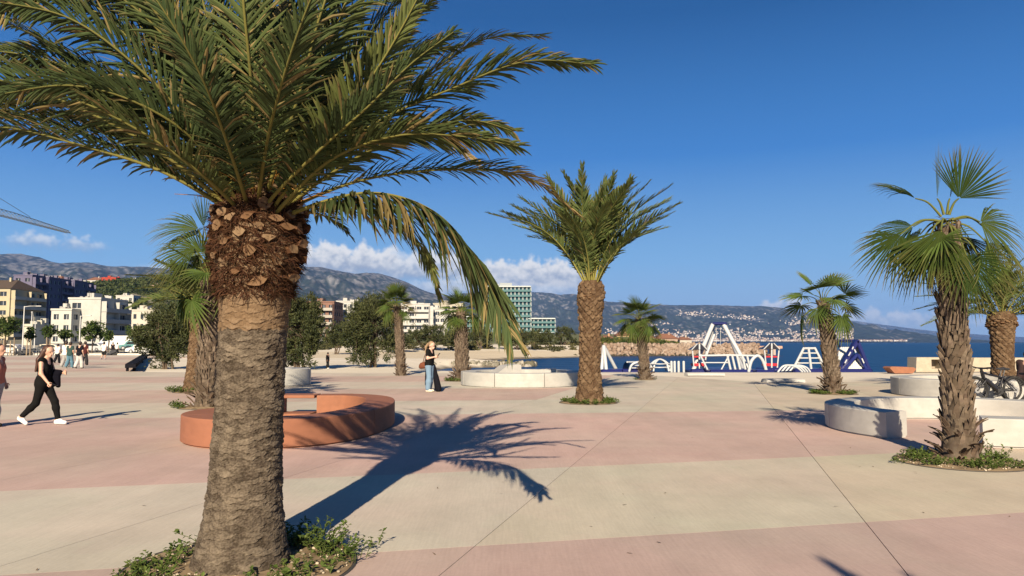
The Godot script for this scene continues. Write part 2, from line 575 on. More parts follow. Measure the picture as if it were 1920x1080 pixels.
func fibres(mb: MB, n: int, at_point: Callable, len: float, c: Color):
	for k in n:
		var pn: Array = at_point.call()
		var p: Vector3 = pn[0]; var o: Vector3 = pn[1]
		var tang := Vector3.UP.cross(o).normalized()
		var d := (tang * rng.randf_range(-1.0, 1.0) + Vector3.UP * rng.randf_range(-0.7, 0.7) + o * rng.randf_range(0.05, 0.5)).normalized()
		var L := len * rng.randf_range(0.5, 1.3)
		var w := d.cross(o).normalized() * rng.randf_range(0.002, 0.0045)
		var cc := jit(c, 0.5)
		var e := p + d * L * 0.5 + o * 0.01
		var t := p + d * L + Vector3.DOWN * L * 0.25
		mb.quad(p - w, p + w, e + w, e - w, cc)
		mb.tri(e - w, e + w, t, cc)

var leaf_mat: StandardMaterial3D
var bark_mat: StandardMaterial3D
var boots := []
var stubs := []
var feather_variants := []
var fan_variants := []

func palm_kit():
	var grain := tex(256, [[0.02, 3, 1.0], [0.12, 3, 1.2, 0.2]], 0.55, 1.0, 31, 1.3)
	bark_mat = mat("bark", Color.WHITE, 0.92, {"tex": grain, "world": false, "scale": Vector3.ONE * 3.0, "spec": 0.2})
	leaf_mat = mat("palm_leaf", Color.WHITE, 0.6, {"two": true, "backlight": Color(0.45, 0.45, 0.25), "spec": 0.14})
	for k in 7: boots.append(boot_mesh(rng.randf_range(0.10, 0.16), rng.randf_range(0.17, 0.27), rng.randf_range(0.0, 0.05), Color(0.125, 0.092, 0.066).lerp(Color(0.205, 0.16, 0.12), rng.randf()), 40 + k))
	for k in 3: boots.append(boot_mesh(rng.randf_range(0.09, 0.13), rng.randf_range(0.24, 0.34), rng.randf_range(0.12, 0.22), Color(0.14, 0.10, 0.072), 60 + k))
	for k in 6: stubs.append(stub_mesh(rng.randf_range(0.10, 0.15), rng.randf_range(0.075, 0.11), rng.randf_range(0.06, 0.09), Color(0.11, 0.055, 0.028), Color(0.17, 0.095, 0.05).lerp(Color(0.25, 0.175, 0.105), rng.randf()), 80 + k))
	# feather fronds, growing along +z from the origin and arching; about 2.2 m long
	for k in 6:
		var mb := MB.new()
		var arch := rng.randf_range(0.35, 0.85)
		var sw := rng.randf_range(-0.18, 0.18)
		feather(mb, [Vector3.ZERO, Vector3(sw * 0.2, 0.10, 0.7), Vector3(sw * 0.6, 0.10 - arch * 0.25, 1.4), Vector3(sw, 0.02 - arch, 2.15)], Vector3.UP, 64, 0.36, Color(0.090, 0.118, 0.040), Color(0.26, 0.24, 0.07), {"wide": 0.016, "rib": 0.018, "sag": 0.1, "dry_share": 0.03, "twist": rng.randf_range(-0.5, 0.5)})
		feather_variants.append(mb.commit())
	# fan leaves: stalk along +z from the origin, blade beyond; about 1.3 m in all
	for k in 5:
		var mb := MB.new()
		var bend := 0.15 + 0.24 * k
		fan(mb, Vector3.ZERO, Vector3(0, 0.02, 0.62), Vector3(0, -sin(bend), cos(bend)), Vector3(0, cos(bend), sin(bend)), 0.66, rng.randf_range(3.2, 4.4), Color(0.056, 0.085, 0.022), Color(0.14, 0.15, 0.045), {"droop": 0.10 + 0.11 * k, "cone": 0.25 - 0.06 * k, "blades": 19})
		fan_variants.append(mb.commit())
	var mbd := MB.new()
	fan(mbd, Vector3.ZERO, Vector3(0, 0.02, 0.55), Vector3(0, 0, 1), Vector3(0, 1, 0), 0.6, 2.4, Color(0.22, 0.17, 0.075), Color(0.25, 0.18, 0.08), {"droop": 0.3, "blades": 22, "dry_share": 0.4})
	fan_variants.append(mbd.commit())

func aim(dir: Vector3, roll := 0.0) -> Basis:      # basis whose +z runs along dir, +y as far up as it can
	var z := dir.normalized()
	var x := Vector3.UP.cross(z)
	if x.length() < 0.05: x = Vector3.RIGHT
	x = x.normalized()
	return Basis(x, z.cross(x), z) * Basis(Vector3(0, 0, 1), roll)

# A fan palm with a trunk clad in old leaf bases. opt.leaves: how the crown is made.
func fan_palm(label: String, where: Vector3, height: float, r_low: float, r_high: float, lean: Vector3, sd: int, opt := {}) -> Node3D:
	rng.seed = sd
	var t := thing("fan_palm", label, "palm tree", where, 0.0, "fan palms on the promenade")
	var leaning := func(h: float) -> Vector3: return lean * pow(max(h, 0.0) / height, 1.4)
	var trunk := part(t, "trunk", scar_trunk([Vector2(-0.05, r_low * 1.25), Vector2(0.12 * height, r_low), Vector2(0.6 * height, r_high), Vector2(height, r_high * 0.72)], leaning, 40, 60, 0.09, 9, 0.02, Color(0.085, 0.062, 0.045), Color(0.18, 0.145, 0.11), sd), bark_mat)
	var rows: int = opt.get("rows", int(height / 0.115))
	var per: int = opt.get("per", 9)
	for j in rows:
		var h := height * (j + 0.3) / rows
		var r: float = lerp(r_low, r_high, h / height) * (1.0 if h < height * 0.8 else 0.9)
		if h < 0.25: r *= 1.15
		var low: bool = h < opt.get("skirt", 0.55)
		for q in per:
			var th := TAU * (q + 0.5 * (j % 2) + rng.randf_range(-0.25, 0.25)) / per
			var o := MeshInstance3D.new()
			o.name = "leaf_base"
			o.mesh = boots[rng.randi_range(7, 9) if low and rng.randf() < 0.6 else rng.randi_range(0, 6)]
			o.material_override = bark_mat
			var d := Vector3(sin(th), 0, cos(th))
			o.position = leaning.call(h) + d * (r - 0.004) + Vector3.UP * (h - 0.06)
			o.basis = Basis(Vector3.UP, th) * Basis(Vector3.RIGHT, rng.randf_range(-0.05, 0.2) if not low else rng.randf_range(0.0, 0.6)) * Basis(Vector3(0, 0, 1), rng.randf_range(-0.35, 0.35))
			o.scale = Vector3.ONE * (r_low + 0.12) / 0.36 * rng.randf_range(0.85, 1.15)
			trunk.add_child(o, true)
	var top: Vector3 = leaning.call(height) + Vector3.UP * height
	# brown fibre and stalk bases at the neck
	var fb := MB.new()
	var neck := func() -> Array:
		var a := rng.randf() * TAU
		var d := Vector3(cos(a), 0, sin(a))
		return [top + d * r_high * rng.randf_range(0.55, 0.85) + Vector3.UP * rng.randf_range(-0.35, 0.12), d]
	fibres(fb, 160, neck, 0.16, Color(0.12, 0.075, 0.04))
	part(t, "fibre", fb, bark_mat)
	for k in int(opt.get("n", 26)):
		var f: float = (k + 0.5) / float(opt.get("n", 26))
		var el: float = lerp(deg_to_rad(opt.get("el_hi", 78.0)), deg_to_rad(opt.get("el_lo", -35.0)), pow(f, 0.9)) + rng.randf_range(-0.15, 0.15)
		var az: float = k * 2.399963 + sd + rng.randf_range(-0.3, 0.3)
		var d := Vector3(cos(az) * cos(el), sin(el), sin(az) * cos(el))
		var o := MeshInstance3D.new()
		o.name = "fan_leaf"
		var dead: bool = rng.randf() < opt.get("dead", 0.06) and f > 0.5
		o.mesh = fan_variants[5 if dead else clampi(int(f * 4.0 + rng.randf_range(-0.9, 0.7)), 0, 4)]
		o.material_override = leaf_mat
		o.basis = aim(d, rng.randf_range(-0.5, 0.5)) * Basis(Vector3.RIGHT, rng.randf_range(0.0, 0.35) * f)
		o.position = top + Vector3(d.x, 0, d.z) * 0.06 + Vector3.UP * (0.05 - 0.25 * f)
		o.scale = Vector3.ONE * opt.get("leaf", 1.0) * rng.randf_range(0.8, 1.1)
		t.add_child(o, true)
	return t

func date_palm(label: String, where: Vector3, height: float, prof: Array, lean: Vector3, sd: int, opt := {}) -> Node3D:
	rng.seed = sd
	var t := thing("date_palm", label, "palm tree", where, 0.0, "date palms on the promenade")
	var leaning := func(h: float) -> Vector3: return lean * pow(max(h, 0.0) / height, 1.3)
	var trunk := part(t, "trunk", scar_trunk(prof, leaning, 160, 300, opt.get("row", 0.085), opt.get("cells", 11), opt.get("relief", 0.035), Color(0.075, 0.044, 0.026), Color(0.225, 0.155, 0.095), sd, 0.3), bark_mat)
	var bulge: float = opt.get("bulge", 0.42)
	for k in int(opt.get("stubs", 70)):
		var f := rng.randf()
		var h: float = lerp(height - opt.get("stub_zone", 0.8), height - 0.12, f)
		var th := k * 2.399963
		var o := MeshInstance3D.new()
		o.name = "leaf_base"
		o.mesh = stubs[k % 6]
		o.material_override = bark_mat
		var d := Vector3(sin(th), 0, cos(th))
		o.position = leaning.call(h) + d * bulge * lerp(1.0, 0.8, f * f) + Vector3.UP * h
		o.basis = Basis(Vector3.UP, th) * Basis(Vector3.RIGHT, rng.randf_range(-0.3, 0.1))
		o.scale = Vector3.ONE * rng.randf_range(0.7, 1.0)
		trunk.add_child(o, true)
	var top: Vector3 = leaning.call(height) + Vector3.UP * height
	var n: int = opt.get("n", 46)
	for k in n:
		var f := (k + 0.5) / n
		var el: float = lerp(deg_to_rad(84.0), deg_to_rad(opt.get("el_lo", 32.0)), pow(f, 0.8)) + rng.randf_range(-0.1, 0.1)
		var az := k * 2.399963 + rng.randf_range(-0.3, 0.3)
		var d := Vector3(cos(az) * cos(el), sin(el), sin(az) * cos(el))
		var o := MeshInstance3D.new()
		o.name = "frond"
		o.mesh = feather_variants[rng.randi_range(0, 5)]
		o.material_override = leaf_mat
		o.basis = aim(d, rng.randf_range(-0.6, 0.6))
		o.position = top + Vector3(d.x, 0, d.z) * 0.22 * (1.0 if f > 0.3 else 0.5) - Vector3.UP * 0.15 * f
		o.scale = Vector3.ONE * opt.get("leaf", 1.0) * rng.randf_range(0.82, 1.08)
		t.add_child(o, true)
	return t

# The big date palm in front: its fronds follow the ones in the photograph.
func great_palm() -> Node3D:
	rng.seed = 5
	var base := gnd(452, 1062)
	var t := thing("date_palm", "stout date palm in front with thick scarred trunk and wide crown", "palm tree", base, 0.0, "date palms on the promenade")
	var lean := func(h: float) -> Vector3: return Vector3(0.075 * h / 2.8, 0, 0)
	var prof := [Vector2(-0.04, 0.39), Vector2(0.12, 0.335), Vector2(0.4, 0.280), Vector2(0.8, 0.255), Vector2(1.3, 0.243), Vector2(1.75, 0.242), Vector2(2.0, 0.254), Vector2(2.2, 0.288), Vector2(2.42, 0.322), Vector2(2.6, 0.322), Vector2(2.8, 0.27), Vector2(3.0, 0.18)]
	var trunk := part(t, "trunk", scar_trunk(prof, lean, 300, 760, 0.023, 10, 0.0145, Color(0.052, 0.040, 0.030), Color(0.205, 0.168, 0.125), 5, -1.0, 1.80, Color(0.25, 0.16, 0.088)), bark_mat)
	for k in 60:
		var f: float = (k + rng.randf_range(0.0, 0.8)) / 60.0
		var h: float = lerp(2.08, 2.74, pow(f, 0.55)) + rng.randf_range(-0.03, 0.03)
		var th := k * 2.399963 + 0.4
		var o := MeshInstance3D.new()
		o.name = "leaf_base"
		o.mesh = stubs[k % 6]
		o.material_override = bark_mat
		var d := Vector3(sin(th), 0, cos(th))
		o.position = lean.call(h) + d * (0.272 + 0.058 * smoothstep(2.1, 2.45, h) - 0.04 * smoothstep(2.6, 2.8, h)) + Vector3.UP * h
		o.basis = Basis(Vector3.UP, th) * Basis(Vector3.RIGHT, rng.randf_range(0.1, 0.8)) * Basis(Vector3(0, 0, 1), rng.randf_range(-0.4, 0.4))
		o.scale = Vector3.ONE * rng.randf_range(0.6, 1.1)
		trunk.add_child(o, true)
	var fb := MB.new()
	var ring := func() -> Array:
		var a := rng.randf() * TAU
		var d := Vector3(cos(a), 0, sin(a))
		var h := rng.randf_range(2.05, 2.85)
		return [lean.call(h) + d * (0.272 + 0.060 * smoothstep(2.1, 2.45, h) - 0.05 * smoothstep(2.6, 2.85, h)) + Vector3.UP * h, d]
	fibres(fb, 6500, ring, 0.10, Color(0.062, 0.030, 0.017))
	part(trunk, "fibre", fb, bark_mat)
	# dry fruit stalks in the heart
	var fs := MB.new()
	var heart: Vector3 = lean.call(2.85) + Vector3.UP * 2.85
	for k in 90:
		var a := rng.randf() * TAU
		var d := Vector3(cos(a), rng.randf_range(0.3, 1.6), sin(a)).normalized()
		var p0 := heart + Vector3(cos(a), -0.3, sin(a)) * rng.randf_range(0.1, 0.26)
		var L := rng.randf_range(0.2, 0.48)
		fs.tube([p0, p0 + d * L * 0.6, p0 + d * L + Vector3(rng.randf_range(-0.12, 0.12), -0.05, rng.randf_range(-0.12, 0.12))], [0.005, 0.004, 0.002], 4, jit(Color(0.40, 0.20, 0.05), 0.35), false)
	part(t, "fruit_stalk", fs, bark_mat)
	# fronds: pixel column, pixel row, depth of points along the rib; then options
	var D := -base.z
	var L := [
		[[[474, 385, 5.6], [474, 200, 5.1], [456, 0, 4.75], [440, -200, 4.7], [440, -330, 5.0]], {}],
		[[[512, 360, 5.7], [560, 215, 5.4], [625, 60, 5.2], [690, -80, 5.2], [770, -170, 5.4]], {}],
		[[[490, 360, 5.9], [520, 180, 6.0], [545, 20, 6.1], [580, -130, 6.3], [640, -230, 6.6]], {}],
		[[[450, 370, 5.75], [425, 220, 5.6], [395, 60, 5.5], [350, -90, 5.5], [290, -190, 5.6]], {}],
		[[[545, 350, 5.8], [640, 190, 5.7], [735, 75, 5.6], [810, 0, 5.6], [880, -35, 5.7]], {}],
		[[[545, 355, 6.0], [650, 215, 6.3], [740, 120, 6.6], [800, 80, 6.8], [862, 70, 6.9]], {}],
		[[[550, 360, 5.9], [690, 225, 6.0], [800, 145, 6.1], [905, 75, 6.2], [1010, 68, 6.3]], {}],
		[[[545, 375, 5.6], [690, 240, 5.5], [850, 165, 5.4], [985, 115, 5.4], [1108, 120, 5.5]], {"vee": 0.6}],
		[[[530, 385, 5.5], [620, 300, 5.2], [740, 255, 5.0], [860, 255, 5.0], [970, 274, 5.1]], {"sag": 0.25, "leaf": 0.36}],
		[[[555, 385, 5.9], [690, 335, 6.1], [850, 318, 6.3], [985, 332, 6.5], [1080, 400, 6.6]], {"dry_tip": 0.34, "leaf": 0.36}],
		[[[560, 395, 5.6], [690, 362, 5.35], [810, 395, 5.15], [895, 490, 5.05], [958, 625, 5.0]], {"leaf": 0.50, "vee": -0.25, "sag": 0.45, "twist": -0.3, "dry_share": 0.2, "n": 170, "wide": 0.015}],
		[[[560, 395, 6.1], [660, 380, 6.5], [750, 420, 6.8], [800, 480, 6.95], [824, 556, 7.0]], {"leaf": 0.24, "vee": -0.3, "sag": 0.35}],
		[[[545, 405, 6.0], [590, 400, 6.3], [628, 415, 6.5], [656, 442, 6.6]], {"leaf": 0.24, "n": 40, "bare": 0.3}],
		[[[545, 350, 6.3], [640, 270, 6.8], [720, 240, 7.3], [800, 240, 7.7], [890, 300, 7.9]], {"dry_tip": 0.3}],
		[[[425, 392, 5.7], [300, 320, 5.5], [150, 272, 5.4], [20, 240, 5.4], [-110, 235, 5.5]], {"vee": 0.55, "leaf": 0.5, "n": 140}],
		[[[420, 380, 5.6], [300, 285, 5.3], [160, 208, 5.1], [20, 155, 5.0], [-130, 130, 5.1]], {"vee": 0.55, "leaf": 0.5, "n": 140}],
		[[[430, 370, 5.9], [330, 240, 6.0], [200, 140, 6.1], [90, 95, 6.2], [-40, 90, 6.4]], {}],
		[[[435, 365, 5.55], [350, 225, 5.2], [240, 110, 4.95], [120, 30, 4.85], [-30, 0, 4.9]], {}],
		[[[445, 355, 5.5], [380, 170, 5.0], [290, 20, 4.7], [180, -80, 4.6], [40, -120, 4.7]], {}],
		[[[440, 360, 5.85], [330, 150, 5.7], [230, 10, 5.6], [120, -60, 5.6], [0, -70, 5.7]], {}],
		[[[455, 360, 6.0], [400, 160, 6.2], [330, -20, 6.4], [250, -120, 6.7], [150, -160, 7.0]], {}],
		[[[430, 375, 6.2], [340, 250, 6.7], [230, 170, 7.2], [130, 130, 7.6], [40, 150, 8.0]], {}],
		[[[480, 365, 5.9], [470, 150, 6.3], [480, -40, 6.8], [490, -160, 7.3]], {}],
		[[[500, 365, 6.0], [560, 200, 6.5], [620, 80, 7.0], [690, 10, 7.4], [770, 0, 7.8]], {}],
		[[[470, 370, 6.1], [440, 210, 6.8], [420, 100, 7.4], [410, 40, 8.0], [405, 50, 8.5]], {}],
		[[[520, 370, 6.1], [570, 250, 6.8], [610, 170, 7.4], [650, 130, 8.0], [690, 150, 8.5]], {}],
		[[[485, 375, 5.55], [500, 270, 5.0], [530, 150, 4.5], [570, 30, 4.2], [620, -90, 4.1]], {"leaf": 0.34}],
		[[[462, 378, 5.5], [430, 280, 4.9], [385, 160, 4.4], [320, 40, 4.1], [250, -60, 4.0]], {"leaf": 0.34}],
		[[[505, 378, 5.5], [590, 290, 5.1], [690, 200, 4.8], [770, 120, 4.7], [850, 60, 4.75]], {"leaf": 0.32}],
		[[[440, 385, 5.5], [370, 320, 5.1], [270, 250, 4.8], [150, 190, 4.65], [30, 160, 4.7]], {"leaf": 0.32}],
	]
	var more := [[[430, 372, 5.7], [340, 200, 5.5], [230, 60, 5.4], [110, -10, 5.4], [-20, -30, 5.5]], [[435, 380, 5.6], [330, 265, 5.4], [200, 165, 5.3], [80, 110, 5.3], [-60, 90, 5.4]], [[440, 365, 6.1], [320, 200, 6.5], [200, 90, 6.9], [90, 40, 7.2], [-30, 40, 7.5]], [[425, 385, 6.0], [310, 300, 6.3], [190, 240, 6.6], [80, 215, 6.8], [-30, 220, 7.0]], [[450, 360, 5.7], [390, 190, 5.4], [300, 60, 5.2], [200, -20, 5.1], [80, -60, 5.2]], [[440, 370, 5.5], [360, 260, 5.0], [250, 190, 4.7], [130, 160, 4.55], [10, 175, 4.6]],
		[[520, 365, 5.8], [600, 220, 5.8], [670, 100, 5.8], [740, 10, 5.9], [820, -50, 6.0]], [[530, 370, 6.1], [630, 260, 6.5], [720, 190, 6.9], [810, 160, 7.2], [900, 170, 7.5]], [[525, 372, 5.5], [620, 250, 5.1], [700, 140, 4.9], [760, 40, 4.85], [810, -60, 4.9]], [[500, 365, 5.6], [560, 180, 5.2], [600, 30, 5.0], [650, -90, 5.0], [720, -160, 5.1]], [[460, 365, 5.8], [440, 180, 5.6], [420, 20, 5.5], [390, -120, 5.6]], [[480, 365, 5.7], [500, 160, 5.5], [510, -20, 5.4], [540, -140, 5.5]], [[540, 385, 5.7], [660, 300, 5.6], [780, 245, 5.6], [880, 225, 5.7], [960, 245, 5.8]]]
	more += [[[438, 372, 5.9], [360, 180, 6.0], [270, 30, 6.1], [150, -60, 6.2], [0, -110, 6.4]], [[425, 380, 5.75], [310, 250, 5.7], [180, 150, 5.7], [50, 60, 5.8], [-90, 10, 5.9]], [[420, 390, 5.8], [290, 300, 5.8], [150, 225, 5.9], [0, 190, 6.0], [-140, 190, 6.1]], [[445, 365, 5.6], [370, 150, 5.4], [260, -30, 5.3], [120, -130, 5.4], [-50, -180, 5.5]], [[530, 368, 5.7], [610, 260, 5.6], [690, 180, 5.6], [770, 110, 5.7], [850, 90, 5.8]]]
	more += [[[420, 385, 5.8], [290, 280, 5.8], [150, 205, 5.8], [20, 165, 5.85], [-120, 150, 5.9]], [[425, 380, 5.9], [300, 250, 6.0], [160, 165, 6.1], [30, 125, 6.2], [-100, 115, 6.3]], [[420, 388, 5.65], [280, 305, 5.55], [140, 245, 5.5], [0, 205, 5.5], [-140, 190, 5.6]]]
	more += [[[445, 365, 5.7], [335, 90, 5.7], [210, -110, 5.8], [60, -210, 5.9], [-80, -200, 6.0]], [[440, 362, 5.6], [340, 110, 5.3], [235, -40, 5.1], [110, -50, 5.0], [-30, 50, 4.95]], [[450, 360, 5.8], [370, 60, 5.9], [270, -170, 6.0], [140, -290, 6.2], [0, -310, 6.4]], [[448, 362, 5.5], [365, 90, 5.2], [260, -90, 5.0], [110, -170, 5.0], [-60, -150, 5.1]], [[455, 360, 5.8], [410, 50, 5.8], [340, -200, 5.9], [230, -340, 6.1], [100, -380, 6.3]], [[438, 368, 5.75], [300, 130, 5.8], [150, -10, 5.9], [0, -80, 6.0], [-140, -80, 6.1]]]
	for e in more: L.append([e, {"leaf": rng.randf_range(0.33, 0.42)}])
	for k in 9:        # young spears and fronds of the far side of the crown
		var az := k * 2.399963
		var el := deg_to_rad(lerp(86.0, 50.0, k / 9.0))
		var d := Vector3(cos(az) * cos(el), sin(el), -abs(sin(az)) * cos(el) - 0.1)
		var pts := []
		for s in [0.0, 0.8, 1.6, 2.3]: pts.append(base + heart + d * s + Vector3.DOWN * 0.07 * s * s)
		L.append([pts, {"leaf": 0.34}])
	for e in L:
		var pts := []
		for q in e[0]:
			var w: Vector3 = q if q is Vector3 else at(q[0], q[1], q[2] * D / 5.8)
			pts.append(w - base)
		var opt: Dictionary = e[1]
		var root: Vector3 = heart + (pts[0] - heart) * 0.35 + Vector3.DOWN * 0.22
		pts.push_front(root)
		var mid: Vector3 = pts[2] - pts[1]
		var face := Vector3.UP - mid.normalized() * Vector3.UP.dot(mid.normalized())
		if face.length() < 0.45: face = -Vector3(mid.x, 0, mid.z + 0.001) + Vector3.UP * 0.4
		var out: Vector3 = (heart - pts[2]); out.y = 0
		face = (face.normalized() + out.normalized() * 0.35).normalized()
		var mb := MB.new()
		var tone := Color(0.046, 0.068, 0.029).lerp(Color(0.090, 0.106, 0.035), pow(rng.randf(), 1.3))
		feather(mb, pts, face, opt.get("n", 118), opt.get("leaf", 0.42), tone, Color(0.19, 0.165, 0.048), {"rib": 0.020, "wide": opt.get("wide", 0.0115), "vee": opt.get("vee", 0.4), "sag": opt.get("sag", 0.22), "dry_tip": opt.get("dry_tip", 0.0), "twist": opt.get("twist", rng.randf_range(-0.4, 0.4)), "bare": opt.get("bare", 0.17), "dry_share": opt.get("dry_share", 0.09)})
		part(t, "frond", mb, leaf_mat)
	return t

# ------------------------------------------------------------------ sky
func cloud_density(az: float, el: float, nz: FastNoiseLite, banks: Array) -> Array:
	# returns [cover 0..1, brightness 0..1]
	var cover := 0.0
	var lit := 0.0
	for b in banks:
		var dx: float = (az - b[0]) / b[2]
		if abs(dx) > 1.6: continue
		var bump: float = nz.get_noise_2d(az * 1.3 + b[5], 7.0) * 0.55 + nz.get_noise_2d(az * 4.0 + b[5], 31.0) * 0.25
		var top: float = b[1] + b[3] * (1.0 - dx * dx * 0.55) * (0.72 + bump)
		var bottom: float = b[1] - b[4]
		if el > top + 1.0 or el < bottom - 1.0: continue
		var f: float = nz.get_noise_2d(az * 2.6, el * 3.4 + b[5]) * 0.55 + nz.get_noise_2d(az * 8.0, el * 10.0) * 0.28
		var edge_top: float = smoothstep(-0.10, 0.42, top - el + f * 0.9)
		var edge_low: float = smoothstep(-0.25, 0.9, el - bottom + f * 0.7)
		var edge_side: float = 1.0 - smoothstep(0.72, 1.25, abs(dx) + f * 0.35)
		var d: float = edge_top * edge_low * edge_side * b[6]
		if d > cover: cover = d
		var up: float = clamp((el - bottom) / max(top - bottom, 0.3), 0.0, 1.0)
		lit = max(lit, d * (0.10 + 0.85 * smoothstep(0.12, 0.95, up + f * 0.75)))
	return [cover, lit / max(cover, 0.01)]

func make_sky() -> Sky:
	var W := 4096; var H := 2048
	var im := Image.create(W, H, false, Image.FORMAT_RGB8)
	var zen := Color(0.007, 0.024, 0.066)
	var high := Color(0.0095, 0.057, 0.174)
	var mid := Color(0.029, 0.121, 0.318)
	var low := Color(0.118, 0.245, 0.41)
	var hor := Color(0.225, 0.315, 0.405)
	var grad := func(el: float) -> Color:
		if el < 0.0: return Color(0.16, 0.19, 0.21)
		var stops := [[0.0, hor], [6.0, low], [14.0, mid], [24.0, high], [50.0, zen], [90.0, zen]]
		for k in 5:
			if el <= stops[k + 1][0]:
				var a: Color = stops[k][1]
				return a.lerp(stops[k + 1][1], (el - stops[k][0]) / (stops[k + 1][0] - stops[k][0]))
		return zen
	for y in H:
		var el := 90.0 - (y + 0.5) / H * 180.0
		im.fill_rect(Rect2i(0, y, W, 1), (grad.call(el) as Color).linear_to_srgb())
	var nz := FastNoiseLite.new()
	nz.seed = 4; nz.frequency = 0.35; nz.fractal_octaves = 5; nz.fractal_gain = 0.55
	# azimuth, level, half width, height, depth below, seed, cover
	var banks := [
		[-31.6, 6.55, 2.9, 0.75, 0.55, 3.0, 0.62], [-13.0, 6.2, 4.9, 1.75, 1.5, 11.0, 0.97], [-6.5, 6.1, 3.6, 1.3, 1.7, 19.0, 0.9], [1.6, 5.4, 4.4, 1.35, 1.7, 27.0, 0.97],
		[-1.0, 4.4, 7.0, 0.9, 1.4, 71.0, 0.7], [20.3, 2.6, 2.0, 0.75, 0.7, 35.0, 0.85], [26.5, 1.6, 5.0, 0.85, 0.9, 43.0, 0.62], [33.0, 1.3, 3.0, 0.4, 0.8, 47.0, 0.4],
		[4.5, 6.4, 1.2, 0.5, 0.3, 51.0, 0.16], [-22.0, 5.0, 5.0, 0.8, 1.0, 55.0, 0.5], [-44.0, 6.0, 6.0, 1.2, 1.2, 61.0, 0.8], [44.0, 2.2, 7.0, 1.0, 1.0, 67.0, 0.6],
		[-70.0, 5.0, 10.0, 1.4, 1.4, 5.0, 0.8], [75.0, 2.5, 12.0, 1.0, 1.0, 9.0, 0.6], [-120.0, 5.0, 14.0, 1.5, 1.3, 15.0, 0.7], [120.0, 3.0, 12.0, 1.1, 1.1, 21.0, 0.6], [165.0, 4.0, 14.0, 1.2, 1.2, 29.0, 0.6]]
	var y0 := int((90.0 - 9.5) / 180.0 * H); var y1 := H / 2
	for x in W:
		var az := wrapf((x + 0.5) / W * 360.0, -180.0, 180.0)          # the first column looks along -z
		var near := []
		for b in banks:
			if abs(az - b[0]) < b[2] * 1.6: near.append(b)
		if near.is_empty(): continue
		for y in range(y0, y1):
			var el := 90.0 - (y + 0.5) / H * 180.0
			var r := cloud_density(az, el, nz, near)
			if r[0] < 0.01: continue
			var c: Color = grad.call(el)
			var cc := Color(0.15, 0.19, 0.26).lerp(Color(0.50, 0.49, 0.47), r[1])
			im.set_pixel(x, y, c.lerp(cc, r[0]).linear_to_srgb())
	var m := PanoramaSkyMaterial.new()
	m.panorama = ImageTexture.create_from_image(im)
	var s := Sky.new()
	s.sky_material = m
	return s

# ------------------------------------------------------------------ ground, beach and sea
# Land outline in (x, depth); the sea is outside it.
var land := PackedVector2Array([Vector2(140, 44.6), Vector2(40, 44.6), Vector2(24, 45.4), Vector2(10, 44.8), Vector2(2, 45.5), Vector2(-2.5, 47.5), Vector2(-5.0, 52), Vector2(-6.5, 58), Vector2(-7.0, 66), Vector2(-6.0, 73), Vector2(0.5, 76.5), Vector2(2.6, 79), Vector2(1.5, 82), Vector2(-5, 84), Vector2(-7, 91), Vector2(-4, 101), Vector2(0, 110), Vector2(5, 117), Vector2(11, 124), Vector2(17, 134), Vector2(24, 139), Vector2(44, 140), Vector2(50, 144), Vector2(54, 152), Vector2(60, 190), Vector2(66, 240), Vector2(90, 420), Vector2(140, 700), Vector2(300, 1200), Vector2(-900, 1200), Vector2(-900, -60), Vector2(140, -60)])

func hill_h(x: float, d: float) -> float:
	var h := 0.0
	h += smoothstep(112.0, 150.0, d) * 1.2 + smoothstep(160.0, 420.0, d) * 5.0
	var wide := 1.0 - smoothstep(-255.0, -120.0, x)
	h += smoothstep(330.0, 640.0, d) * 48.0 * wide * (0.85 + 0.15 * sin(x * 0.021 + 1.0))
	h -= smoothstep(900.0, 1200.0, d) * 30.0 * wide
	return h

func ground_h(x: float, d: float, soft := 1.0) -> float:
	var p := Vector2(x, d)
	var best := 1e9
	for k in land.size():
		var q := Geometry2D.get_closest_point_to_segment(p, land[k], land[(k + 1) % land.size()])
		best = min(best, p.distance_squared_to(q))
	best = sqrt(best)
	var inside := Geometry2D.is_point_in_polygon(p, land)
	if not inside: return SEA - min(best * 0.25, 3.0)
	var reach: float = 1.1 if d < 46.0 else (2.2 if d < 60 else lerp(4.0, 9.0, smoothstep(85.0, 116.0, d)))
	var k: float = smoothstep(0.0, 1.0, min(best / reach, 1.0)) if d < 46.0 else min(best / reach, 1.0)
	var up: float = lerp(SEA - 0.02, -0.035, k)
	return up + hill_h(x, d) * clamp(best / 25.0, 0.0, 1.0)

